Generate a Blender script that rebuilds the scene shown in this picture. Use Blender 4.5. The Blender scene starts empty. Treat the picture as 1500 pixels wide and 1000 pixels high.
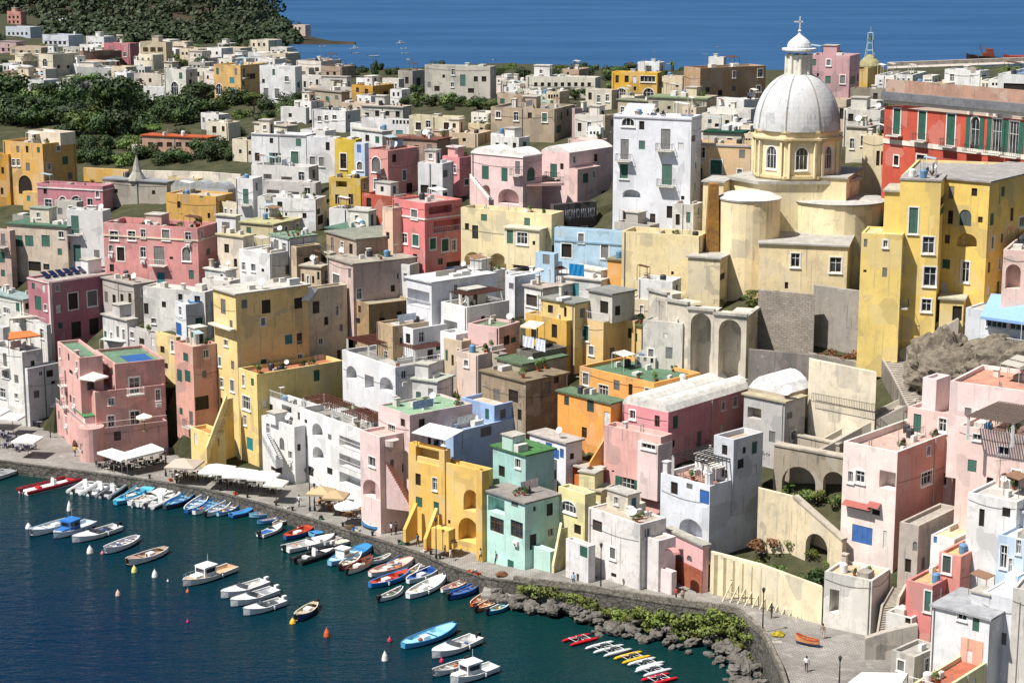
import bpy, bmesh, math, random
from mathutils import Vector, Matrix
R = math.radians
RNG = random.Random(7)
SC = bpy.context.scene
COL = SC.collection

# ---------------------------------------------------------------- camera model
F, H, TH = 2800.0, 78.0, R(12.1)
CT, ST = math.cos(TH), math.sin(TH)
def ray(px, py):
    u = (px - 750) / F; v = (500 - py) / F
    return Vector((u, CT + v * ST, -ST + v * CT))
def atY(px, py, Y):
    d = ray(px, py); t = Y / d.y
    return Vector((d.x * t, Y, H + d.z * t))
def atZ(px, py, z):
    d = ray(px, py); t = (z - H) / d.z
    return Vector((d.x * t, d.y * t, z))
def depth(p): return p.y * CT + (H - p.z) * ST
def pxof(p): return 750 + F * p.x / depth(p)
def ppm(p): return F / depth(p)

# ---------------------------------------------------------------- hillside: distance of the ground seen at a photo row
COLS = [
 (-350, [(690,272),(640,282),(550,300),(450,325),(350,362),(250,425),(180,500),(120,640),(60,900),(20,1150)]),
 (0,    [(700,266),(672,274),(640,284.5),(610,295),(550,306),(450,322),(350,350),(250,405),(180,480),(120,610),(60,880),(20,1150)]),
 (375,  [(740,252),(715,259.5),(692,266),(600,276),(500,287),(400,306),(300,340),(200,405),(130,510),(90,640),(60,1000)]),
 (560,  [(780,240),(752,246),(650,257.5),(600,263),(500,277),(400,296),(300,327),(200,384),(130,480),(92,600),(65,850)]),
 (750,  [(850,217.5),(825,223.4),(700,236.5),(600,252),(500,269),(400,287),(300,315),(200,365),(130,450),(95,560),(80,700)]),
 (1050, [(900,203),(870,208),(750,220.5),(650,234.5),(550,250),(450,265),(350,280),(250,306),(150,380),(100,470),(85,600)]),
 (1250, [(960,191),(935,194.5),(800,208),(700,220.5),(600,234),(500,248),(400,262),(300,278),(200,315),(130,390),(100,480)]),
 (1500, [(1050,171),(1000,177),(850,189.5),(750,200),(650,212),(550,221),(450,232),(350,243),(250,258),(150,300),(100,380)]),
 (1850, [(1100,165),(1000,176),(850,187.5),(750,199),(650,208),(550,217),(450,228),(350,239),(250,254),(150,290),(100,370)]),
]
def _interp(tab, x):
    # tab sorted by descending first item
    if x >= tab[0][0]: 
        (a, A), (b, B_) = tab[0], tab[1]
    elif x <= tab[-1][0]:
        (a, A), (b, B_) = tab[-2], tab[-1]
    else:
        for i in range(len(tab) - 1):
            if tab[i][0] >= x >= tab[i + 1][0]:
                (a, A), (b, B_) = tab[i], tab[i + 1]; break
    t = (x - a) / (b - a)
    return A + (B_ - A) * t
def groundD(px, py):
    px = max(COLS[0][0], min(COLS[-1][0], px))
    for i in range(len(COLS) - 1):
        if COLS[i][0] <= px <= COLS[i + 1][0]:
            t = (px - COLS[i][0]) / (COLS[i + 1][0] - COLS[i][0])
            return _interp(COLS[i][1], py) * (1 - t) + _interp(COLS[i + 1][1], py) * t
def ground(px, py): return atY(px, py, groundD(px, py))
ZCOLS = []
for cpx, tab in COLS:
    ZCOLS.append((cpx, sorted([(D, atY(cpx, y, D).z) for y, D in tab])))
def _zc(tab, D):
    if D <= tab[0][0]: return tab[0][1] + (D - tab[0][0]) * 0.6
    if D >= tab[-1][0]: return tab[-1][1]
    for i in range(len(tab) - 1):
        if tab[i][0] <= D <= tab[i + 1][0]:
            t = (D - tab[i][0]) / (tab[i + 1][0] - tab[i][0])
            return tab[i][1] + (tab[i + 1][1] - tab[i][1]) * t
def hillZ(X, Y):
    z = 20.0
    for _ in range(2):
        d = Y * CT + (H - z) * ST
        px = max(COLS[0][0], min(COLS[-1][0] - .01, 750 + F * X / d))
        for i in range(len(ZCOLS) - 1):
            if ZCOLS[i][0] <= px <= ZCOLS[i + 1][0]:
                t = (px - ZCOLS[i][0]) / (ZCOLS[i + 1][0] - ZCOLS[i][0])
                z = _zc(ZCOLS[i][1], Y) * (1 - t) + _zc(ZCOLS[i + 1][1], Y) * t
                break
    return z

# ---------------------------------------------------------------- materials (all procedural)
def lin(h):
    h = h.lstrip('#')
    out = []
    for i in (0, 2, 4):
        c = int(h[i:i+2], 16) / 255
        out.append(c / 12.92 if c <= .04045 else ((c + .055) / 1.055) ** 2.4)
    return (*out, 1)
MATS = {}
def _new(name):
    m = bpy.data.materials.new(name); m.use_nodes = True
    nt = m.node_tree; b = nt.nodes['Principled BSDF']
    return m, nt, b
def _noise(nt, vec, scale, detail=4, rough=.6, sx=1, sy=1, sz=1):
    mp = nt.nodes.new('ShaderNodeMapping'); mp.inputs['Scale'].default_value = (sx, sy, sz)
    nt.links.new(vec, mp.inputs[0])
    n = nt.nodes.new('ShaderNodeTexNoise'); n.inputs['Scale'].default_value = scale
    n.inputs['Detail'].default_value = detail; n.inputs['Roughness'].default_value = rough
    nt.links.new(mp.outputs[0], n.inputs['Vector'])
    return n.outputs[0]
def _ramp(nt, f, lo, hi, a=0.0, b=1.0):
    r = nt.nodes.new('ShaderNodeMapRange'); r.inputs[1].default_value = lo; r.inputs[2].default_value = hi
    r.inputs[3].default_value = a; r.inputs[4].default_value = b
    nt.links.new(f, r.inputs[0]); return r.outputs[0]
def _mix(nt, f, c1, c2, mode='MIX'):
    x = nt.nodes.new('ShaderNodeMix'); x.data_type = 'RGBA'; x.blend_type = mode
    for s, v in ((x.inputs[0], f), (x.inputs[6], c1), (x.inputs[7], c2)):
        if isinstance(v, (int, float)): s.default_value = v
        elif isinstance(v, tuple): s.default_value = v
        else: nt.links.new(v, s)
    return x.outputs[2]
def _pos(nt):
    return nt.nodes.new('ShaderNodeNewGeometry').outputs['Position']
def _bump(nt, b, hgt, strength, dist):
    n = nt.nodes.new('ShaderNodeBump'); n.inputs['Strength'].default_value = strength; n.inputs['Distance'].default_value = dist
    nt.links.new(hgt, n.inputs['Height']); nt.links.new(n.outputs[0], b.inputs['Normal'])
def scalec(c, k): return (min(1, c[0]*k), min(1, c[1]*k), min(1, c[2]*k), 1)
GAIN = 0.97
def wall_mat(hexc, wear=.5):
    key = ('wall', hexc, wear)
    if key in MATS: return MATS[key]
    m, nt, b = _new('plaster_' + hexc.lstrip('#') + ('_worn' if wear > .7 else ''))
    c = scalec(lin(hexc), GAIN); P = _pos(nt)
    grey = sum(c[:3]) / 3; c = tuple(.96 * v + .04 * grey for v in c[:3]) + (1,)
    dirt = tuple(.46 * (.45 * v + .55 * grey) for v in c[:3]) + (1,)
    bare = tuple(.5 * v + .5 * g for v, g in zip(c[:3], (.36, .31, .25))) + (1,)
    big = _ramp(nt, _noise(nt, P, .3, 6, .65), .36, .62)
    col = _mix(nt, big, scalec(c, .86), scalec(c, 1.05))
    st = _ramp(nt, _noise(nt, P, 1.0, 5, .62, .8, .8, .12), .56 - .06 * wear, .9, 0, .15 + .5 * wear)
    col = _mix(nt, st, col, dirt)
    fine = _ramp(nt, _noise(nt, P, .9, 7, .75), .52, .66, 0, .08 + .42 * wear)
    col = _mix(nt, fine, col, dirt)
    th = _ramp(nt, _noise(nt, P, 1.0, 3, .5, 3.2, 3.2, .16), .60, .72, 0, .2 + .75 * wear)
    col = _mix(nt, th, col, dirt)
    pt = _ramp(nt, _noise(nt, P, .55, 6, .72), .60 - .05 * wear, .64 - .03 * wear, 0, min(1, .4 + .6 * wear) if wear > .3 else .2)
    col = _mix(nt, pt, col, bare)
    # repaired and repainted patches, rust runs
    vo = nt.nodes.new('ShaderNodeTexVoronoi'); vo.distance = 'CHEBYCHEV'; vo.inputs['Scale'].default_value = .42
    wv = nt.nodes.new('ShaderNodeMapping'); wv.inputs['Scale'].default_value = (1, 1, .8); wv.inputs['Rotation'].default_value = (0, 0, .6); nt.links.new(P, wv.inputs[0]); nt.links.new(wv.outputs[0], vo.inputs['Vector'])
    sp = nt.nodes.new('ShaderNodeSeparateColor'); nt.links.new(vo.outputs['Color'], sp.inputs[0])
    col = _mix(nt, _ramp(nt, sp.outputs[0], .80, .82, 0, .3 + .25 * wear), col, tuple(.5 * v + .5 * g for v, g in zip(c[:3], (.5, .47, .42))) + (1,))
    col = _mix(nt, _ramp(nt, sp.outputs[1], .86, .88, 0, .25 + .25 * wear), col, dirt)
    ru = _ramp(nt, _noise(nt, P, 1.0, 2, .5, 2.3, 2.3, .22), .68, .76, 0, .2 + .5 * wear)
    col = _mix(nt, ru, col, (.30 * c[0] + .06, .28 * c[1] + .03, .25 * c[2] + .015, 1))
    nt.links.new(col, b.inputs['Base Color'])
    b.inputs['Roughness'].default_value = .9; b.inputs['Specular IOR Level'].default_value = .15
    _bump(nt, b, _noise(nt, P, 2.2, 6, .7), .25, .05)
    MATS[key] = m; return m
def roof_mat(hexc):
    key = ('roof', hexc)
    if key in MATS: return MATS[key]
    m, nt, b = _new('roof_' + hexc.lstrip('#'))
    c = scalec(lin(hexc), GAIN); P = _pos(nt)
    col = _mix(nt, _ramp(nt, _noise(nt, P, .5, 6, .7), .34, .66), scalec(c, .72), scalec(c, 1.08))
    g = sum(c[:3]) / 3
    col = _mix(nt, _ramp(nt, _noise(nt, P, 1.3, 6, .75), .48, .68, 0, .75), col, (g*.55, g*.52, g*.48, 1))
    col = _mix(nt, _ramp(nt, _noise(nt, P, 4.5, 3, .7), .55, .75, 0, .4), col, scalec((g, g, g*.95), .6))
    nt.links.new(col, b.inputs['Base Color'])
    b.inputs['Roughness'].default_value = .95; b.inputs['Specular IOR Level'].default_value = .1
    _bump(nt, b, _noise(nt, P, 1.8, 5), .4, .06)
    MATS[key] = m; return m
def paint(hexc, rough=.5, spec=.3, metal=0, var=.12, scale=2.0, name='paint'):
    key = (name, hexc, rough, metal, var)
    if key in MATS: return MATS[key]
    m, nt, b = _new(name + '_' + hexc.lstrip('#'))
    c = lin(hexc)
    if var:
        P = _pos(nt)
        col = _mix(nt, _ramp(nt, _noise(nt, P, scale, 5, .7), .35, .7), scalec(c, 1 - 1.6 * var), scalec(c, 1 + .5 * var))
        nt.links.new(col, b.inputs['Base Color'])
    else: b.inputs['Base Color'].default_value = c
    b.inputs['Roughness'].default_value = rough; b.inputs['Specular IOR Level'].default_value = spec; b.inputs['Metallic'].default_value = metal
    MATS[key] = m; return m
def glass_mat():
    if 'glass' in MATS: return MATS['glass']
    m, nt, b = _new('window_glass')
    P = _pos(nt)
    col = _mix(nt, _ramp(nt, _noise(nt, P, .6, 2), .4, .65), (.012, .014, .017, 1), (.06, .065, .07, 1))
    nt.links.new(col, b.inputs['Base Color']); b.inputs['Roughness'].default_value = .08
    MATS['glass'] = m; return m
def block_mat(name, hexa, hexb, mortar, scale=1.0):
    m = stone_mat(name, hexa, hexb, 1.2, .6); nt = m.node_tree; b = nt.nodes['Principled BSDF']; src = b.inputs['Base Color'].links[0].from_socket
    s = nt.nodes.new('ShaderNodeSeparateXYZ'); cb = nt.nodes.new('ShaderNodeCombineXYZ'); nt.links.new(_pos(nt), s.inputs[0])
    nt.links.new(s.outputs[0], cb.inputs[0]); nt.links.new(s.outputs[2], cb.inputs[1])
    br = nt.nodes.new('ShaderNodeTexBrick'); br.inputs['Scale'].default_value = scale; br.inputs['Mortar Size'].default_value = .03; br.inputs['Brick Width'].default_value = .9; br.inputs['Row Height'].default_value = .42
    br.inputs['Color1'].default_value = (1, 1, 1, 1); br.inputs['Color2'].default_value = (.86, .85, .83, 1); br.inputs['Mortar'].default_value = lin(mortar); nt.links.new(cb.outputs[0], br.inputs[0])
    nt.links.new(_mix(nt, 1.0, src, br.outputs[0], 'MULTIPLY'), b.inputs['Base Color']); return m
def shutter_mat(hexc):
    key = ('shut', hexc)
    if key in MATS: return MATS[key]
    m, nt, b = _new('louvre_' + hexc.lstrip('#'))
    c = lin(hexc); P = _pos(nt)
    w = nt.nodes.new('ShaderNodeTexWave'); w.wave_type = 'BANDS'; w.bands_direction = 'Z'; w.inputs['Scale'].default_value = 3.2
    nt.links.new(P, w.inputs[0])
    col = _mix(nt, _ramp(nt, _noise(nt, P, 1.1, 4), .35, .7), scalec(c, .75), scalec(c, 1.15))
    nt.links.new(col, b.inputs['Base Color']); b.inputs['Roughness'].default_value = .55
    _bump(nt, b, w.outputs[1], .8, .03)
    MATS[key] = m; return m
def stone_mat(name, hexa, hexb, scale=1.0, bump=.5, brick=None, mortar='#8a8478'):
    key = ('stone', name)
    if key in MATS: return MATS[key]
    m, nt, b = _new(name); P = _pos(nt)
    a, c = lin(hexa), lin(hexb)
    col = _mix(nt, _ramp(nt, _noise(nt, P, .35 * scale, 6, .7), .35, .66), a, c)
    col = _mix(nt, _ramp(nt, _noise(nt, P, 2.2 * scale, 6, .75), .45, .7, 0, .6), col, scalec(a, .55))
    if brick:
        v = nt.nodes.new('ShaderNodeTexVoronoi'); v.inputs['Scale'].default_value = brick
        mp = nt.nodes.new('ShaderNodeMapping'); mp.inputs['Scale'].default_value = (1, 1, 1.7)
        nt.links.new(P, mp.inputs[0]); nt.links.new(mp.outputs[0], v.inputs['Vector']); v.feature = 'DISTANCE_TO_EDGE'
        e = _ramp(nt, v.outputs['Distance'], .03, .1)
        col = _mix(nt, e, lin(mortar), col)
    nt.links.new(col, b.inputs['Base Color']); b.inputs['Roughness'].default_value = .92; b.inputs['Specular IOR Level'].default_value = .2
    _bump(nt, b, _noise(nt, P, 1.6 * scale, 6, .7), bump, .15)
    MATS[key] = m; return m
def leaf_mat(name, hexa, hexb):
    key = ('leaf', name)
    if key in MATS: return MATS[key]
    m, nt, b = _new(name); P = _pos(nt)
    oi = nt.nodes.new('ShaderNodeObjectInfo')
    col = _mix(nt, _ramp(nt, _noise(nt, P, .5, 4, .7), .36, .64), lin(hexa), lin(hexb))
    hs = nt.nodes.new('ShaderNodeHueSaturation')
    nt.links.new(_ramp(nt, oi.outputs['Random'], 0, 1, .7, 1.3), hs.inputs['Value'])
    nt.links.new(_ramp(nt, oi.outputs['Random'], 0, 1, .485, .515), hs.inputs['Hue'])
    nt.links.new(col, hs.inputs['Color']); nt.links.new(hs.outputs[0], b.inputs['Base Color'])
    b.inputs['Roughness'].default_value = .6; b.inputs['Specular IOR Level'].default_value = .25
    MATS[key] = m; return m

# ---------------------------------------------------------------- mesh building
LOC = {}
class MB:
    def __init__(self): self.v = []; self.f = []; self.m = []
    def poly(self, pts, m=0):
        i = len(self.v); self.v.extend([tuple(p) for p in pts]); self.f.append(tuple(range(i, i + len(pts)))); self.m.append(m)
    def box(self, o, x, y, z, m=0):
        # o corner, x y z edge vectors
        o = Vector(o); x = Vector(x); y = Vector(y); z = Vector(z)
        if x.cross(y).dot(z) < 0: x, y = y, x
        i = len(self.v)
        self.v.extend([tuple(p) for p in (o, o+x, o+x+y, o+y, o+z, o+x+z, o+x+y+z, o+y+z)])
        for q in ((3,2,1,0),(4,5,6,7),(0,1,5,4),(1,2,6,5),(2,3,7,6),(3,0,4,7)):
            self.f.append(tuple(i + k for k in q)); self.m.append(m)
    def cbox(self, c, sx, sy, sz, m=0, rz=0):
        x = Vector((math.cos(rz), math.sin(rz), 0)) * sx; y = Vector((-math.sin(rz), math.cos(rz), 0)) * sy
        self.box(Vector(c) - x/2 - y/2, x, y, (0, 0, sz), m)
    def bar(self, p, q, r=.03, m=0, n=4):
        p = Vector(p); q = Vector(q); d = (q - p)
        if d.length < 1e-6: return
        d.normalize(); a = d.orthogonal().normalized(); b = d.cross(a)
        if isinstance(r, tuple): r0, r1 = r
        else: r0 = r1 = r
        i = len(self.v)
        for c, rr in ((p, r0), (q, r1)):
            for k in range(n):
                t = 2 * math.pi * (k + .5) / n
                self.v.append(tuple(c + (a * math.cos(t) + b * math.sin(t)) * rr))
        for k in range(n):
            k2 = (k + 1) % n
            self.f.append((i + k, i + k2, i + n + k2, i + n + k)); self.m.append(m)
        self.f.append(tuple(i + k for k in reversed(range(n)))); self.m.append(m)
        self.f.append(tuple(i + n + k for k in range(n))); self.m.append(m)
    def lathe(self, c, prof, n=16, m=0, cap=True, ang=None):
        c = Vector(c); i = len(self.v)
        for r, z in prof:
            for k in range(n):
                t = 2 * math.pi * k / n
                self.v.append((c.x + r * math.cos(t), c.y + r * math.sin(t), c.z + z))
        for j in range(len(prof) - 1):
            for k in range(n):
                k2 = (k + 1) % n
                self.f.append((i + j*n + k, i + j*n + k2, i + (j+1)*n + k2, i + (j+1)*n + k)); self.m.append(m)
        if cap:
            self.f.append(tuple(i + k for k in reversed(range(n)))); self.m.append(m)
            self.f.append(tuple(i + (len(prof)-1)*n + k for k in range(n))); self.m.append(m)
    def build(self, name, mats, parent=None, world=True, smooth=False):
        off = LOC.get(parent.name, Vector((0, 0, 0))) if (parent is not None and world) else Vector((0, 0, 0))
        me = bpy.data.meshes.new(name)
        me.from_pydata([(a - off.x, b - off.y, c - off.z) for a, b, c in self.v], [], self.f)
        if not isinstance(mats, (list, tuple)): mats = [mats]
        for m in mats: me.materials.append(m)
        if len(mats) > 1: me.polygons.foreach_set('material_index', self.m)
        if smooth: me.polygons.foreach_set('use_smooth', [True] * len(self.f))
        me.update()
        o = bpy.data.objects.new(name, me); COL.objects.link(o)
        if parent is not None:
            o.parent = parent
            if world: LOC[o.name] = off
        return o
def thing(name, label, cat, loc=(0, 0, 0), rz=0, group=None):
    o = bpy.data.objects.new(name, None); COL.objects.link(o)
    o.empty_display_size = .5
    o.location = loc; o.rotation_euler = (0, 0, rz)
    o['label'] = label; o['category'] = cat
    if group: o['group'] = group
    LOC[o.name] = Vector(loc)
    return o
def tag(o, label, cat, group=None):
    o['label'] = label; o['category'] = cat
    if group: o['group'] = group
    return o
def structure(o): o['kind'] = 'structure'; return o
def dup(root, loc, rz, label, group=None):
    r = root.copy(); COL.objects.link(r); r.location = loc; r.rotation_euler = (0, 0, rz); r['label'] = label
    if group: r['group'] = group
    LOC[r.name] = Vector(loc)
    for ch in list(root.children):
        c = ch.copy(); COL.objects.link(c); c.parent = r
        for g in ch.children:
            d = g.copy(); COL.objects.link(d); d.parent = c
    return r

# ---------------------------------------------------------------- house kit
ZV = Vector((0, 0, 1))
SHUT = {'s': '#1f5a49', 'S': '#1f5a49', 'b': '#2b63a8', 'B': '#2b63a8', 'k': '#6b6a68', 'w': '#d8d6d0', 'c': '#1d7f86', 'm': '#7a5a3a', 'o': '#2a3f3a'}
TRIM = '#e9e6df'
FOOT = []      # footprints that the hillside must stay below
class Block: pass
def arch_pts(u0, u1, v0, v1, n=8):
    w = u1 - u0; rise = min(w / 2, (v1 - v0) * .55); vs = v1 - rise; c = (u0 + u1) / 2
    pts = [(u0, v0), (u1, v0)]
    for k in range(n + 1):
        t = math.pi * k / n
        pts.append((c + w / 2 * math.cos(t), vs + rise * math.sin(t)))
    return pts, vs
def wall_face(mb, O, du, nrm, W, Z0, Z1, holes, m=0, mn=None):
    """one wall with real openings; holes: (u0,u1,v0,v1,arch,depth)"""
    P = lambda u, v, d=0: O + du * u + ZV * (v) - nrm * d
    us = sorted({0.0, W, *[h[0] for h in holes], *[h[1] for h in holes]})
    vs = sorted({Z0, Z1, *[h[2] for h in holes], *[h[3] for h in holes]})
    for j in range(len(vs) - 1):
        run = None
        for i in range(len(us) - 1):
            uc, vc = (us[i] + us[i+1]) / 2, (vs[j] + vs[j+1]) / 2
            solid = not any(h[0] < uc < h[1] and h[2] < vc < h[3] for h in holes)
            if solid and run is None: run = us[i]
            if run is not None and (not solid or i == len(us) - 2):
                e = us[i+1] if solid else us[i]
                mb.poly([P(run, vs[j]), P(e, vs[j]), P(e, vs[j+1]), P(run, vs[j+1])], m)
                run = None
    for u0, u1, v0, v1, arch, dep in holes:
        if arch:
            pts, vsp = arch_pts(u0, u1, v0, v1); c = (u0 + u1) / 2
            arc = pts[2:]
            half = len(arc) // 2
            for k in range(half): mb.poly([P(u1, v1), P(*arc[k+1]), P(*arc[k])], m)
            for k in range(half, len(arc) - 1): mb.poly([P(u0, v1), P(*arc[k+1]), P(*arc[k])], m)
        else: pts = [(u0, v0), (u1, v0), (u1, v1), (u0, v1)]
        n = len(pts)
        for k in range(n):
            a, b_ = pts[k], pts[(k + 1) % n]
            mb.poly([P(*a), P(*a, dep), P(*b_, dep), P(*b_)][::-1], m if mn is None else mn)
        mb.poly([P(*p, dep) for p in pts], m if mn is None else mn)
def inset(pts, t):
    us = [p[0] for p in pts]; vs = [p[1] for p in pts]
    cu, cv = (min(us) + max(us)) / 2, (min(vs) + max(vs)) / 2
    su = 1 - 2 * t / max(.05, max(us) - min(us)); sv = 1 - 2 * t / max(.05, max(vs) - min(vs))
    return [(cu + (p[0] - cu) * su, cv + (p[1] - cv) * sv) for p in pts]
def add_window(bld, O, du, nrm, u0, u1, v0, v1, k):
    """frame, panes, shutters, balcony set into an opening of a wall; each a part"""
    P = lambda u, v, d=0: O + du * u + ZV * v - nrm * d
    arch = 'a' in k; kind = k[0]
    pts = arch_pts(u0, u1, v0, v1)[0] if arch else [(u0, v0), (u1, v0), (u1, v1), (u0, v1)]
    w, h = u1 - u0, v1 - v0
    if kind == 'n':
        if 'r' in k: railing(bld, P, u0 - .1, u1 + .1, v0, -.05, '#d9d7d2', .95)
        if 't' not in k: return
    name = 'door' if (kind == 'd' or 'r' in k) and h > 1.8 else 'window'
    fr = MB(); n = len(pts)
    if 't' in k or kind in 'g':
        t = .16 if 't' in k else .09
        outer = inset(pts, -t)
        for i in range(n):
            j = (i + 1) % n
            fr.poly([P(*outer[i], -.05), P(*outer[j], -.05), P(*pts[j], -.05), P(*pts[i], -.05)], 1)
            fr.poly([P(*outer[i], 0), P(*outer[j], 0), P(*outer[j], -.05), P(*outer[i], -.05)], 1)
            fr.poly([P(*pts[j], 0), P(*pts[i], 0), P(*pts[i], -.05), P(*pts[j], -.05)], 1)
        if name == 'window': fr.box(P(u0 - t - .05, v0 - t - .06, -.16), du * (w + 2*t + .1), nrm * -.16, ZV * .08, 1)
    if kind == 'n':
        fr.build('archway_trim' if arch else 'opening_trim', [paint(TRIM), wall_mat(TRIM, .3)], bld); return
    inner = inset(pts, .08)
    fc = {'g': '#e4e2dc', 'd': '#4a3a2c', 'm': '#6b4a2c'}.get(kind, '#d6d3cb')
    for i in range(n):
        j = (i + 1) % n
        fr.poly([P(*pts[i], .12), P(*pts[j], .12), P(*inner[j], .12), P(*inner[i], .12)], 0)
        fr.poly([P(*inner[i], .12), P(*inner[j], .12), P(*inner[j], .19), P(*inner[i], .19)], 0)
    cu = (u0 + u1) / 2
    if kind in 'gm' or kind in 'SB':
        nm = max(1, int(w / .8))
        for q in range(1, nm + 1):
            x = u0 + w * q / (nm + 1)
            fr.box(P(x - .035, v0, .18), du * .07, nrm * .06, ZV * (h * (.97 if not arch else .9)), 0)
        if h > 1.3: fr.box(P(u0, v0 + h * .62, .18), du * w, nrm * .05, ZV * .06, 0)
    f = fr.build(name, [paint(fc), wall_mat(TRIM, .3)], bld)
    pane = MB()
    if kind in 'sbkwcmo' and kind != 'm':
        g = .02
        nl = max(2, round(w / .75)) if w > .75 else 1
        for q in range(nl):
            a = u0 + .04 + (w - .08) * q / nl; b_ = a + (w - .08) / nl - g
            sp = [(p[0], p[1]) for p in pts]
            if arch:
                mb2 = MB(); clip = [(min(max(p[0], a), b_), p[1] - .03) for p in pts]
                mb2.poly([P(*p, .1) for p in clip])
                mb2.build('shutter', shutter_mat(SHUT[kind]), f)
            else:
                mb2 = MB(); mb2.box(P(a, v0 + .04, .12), du * (b_ - a), nrm * .05, ZV * (h - .08))
                mb2.build('shutter', shutter_mat(SHUT[kind]), f)
    else:
        pane.poly([P(*p, .17) for p in inner])
        pane.build('pane' if kind != 'd' else 'door_panel', glass_mat() if kind != 'd' else paint('#2b2520', .6), f)
    if kind in 'SB':
        for a in (u0 - w * .5 - .04, u1 + .04):
            mb2 = MB(); mb2.box(P(a, v0, -.02), du * (w * .5), nrm * .05, ZV * h)
            mb2.build('shutter', shutter_mat(SHUT[kind]), f)
    if 'r' in k:
        sl = MB(); sl.box(P(u0 - .55, v0 - .28, -1.0), du * (w + 1.1), nrm * -1.0, ZV * .18)
        bal = sl.build('balcony', wall_mat('#cfcac0', .5), bld)
        railing(bal, P, u0 - .5, u1 + .5, v0 - .1, -.95, '#55534f' if 'R' not in k else '#d9d7d2', 1.0, sides=True)
    if 'x' in k:
        ac = MB(); ac.box(P(cu - .4, v0 - 1.0, -.35), du * .8, nrm * -.35, ZV * .6)
        ac.lathe(P(cu, v0 - .7, -.36), [(0.01, 0), (.2, .0)], 10, 1, cap=False)
        ac.build('air_conditioner', [paint('#dcdad4'), paint('#6a6a6a')], bld)
    if 'h' in k:
        aw = MB(); d = 1.3
        aw.poly([P(u0 - .2, v1 + .25, -.02), P(u1 + .2, v1 + .25, -.02), P(u1 + .2, v1 - .35, -d), P(u0 - .2, v1 - .35, -d)])
        aw.poly([P(u0 - .2, v1 - .35, -d), P(u1 + .2, v1 - .35, -d), P(u1 + .2, v1 - .55, -d), P(u0 - .2, v1 - .55, -d)])
        o = aw.build('awning', paint('#8c3b36' if 'H' in k else '#e8e4da', .8), bld)
def railing(parent, P, u0, u1, v, d, hexc, h=1.0, sides=False, step=.35):
    mb = MB(); n = max(2, int((u1 - u0) / step))
    for i in range(n + 1):
        u = u0 + (u1 - u0) * i / n
        mb.bar(P(u, v, d), P(u, v + h, d), .022, 0, 4)
    for q in (.08, 1): mb.bar(P(u0, v + h * q, d), P(u1, v + h * q, d), .035)
    if sides:
        for u in (u0, u1):
            mb.bar(P(u, v + h, d), P(u, v + h, 0), .03)
            for t in (.33, .66): mb.bar(P(u, v, d * t), P(u, v + h, d * t), .022)
    mb.build('railing', paint(hexc, .5), parent)
def parse(wins):
    out = []
    for s in wins.split(';'):
        s = s.strip()
        if not s: continue
        a = s.split(',')
        out.append((float(a[0]), float(a[1]), float(a[2]), float(a[3]), a[4]))
    return out
def plane_u(px, py, C, du, nrm):
    d = ray(px, py); o = Vector((0, 0, H))
    t = (C - o).dot(nrm) / d.dot(nrm)
    q = o + d * t
    return (q - C).dot(du), q.z
AUTO = random.Random(99)
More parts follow.
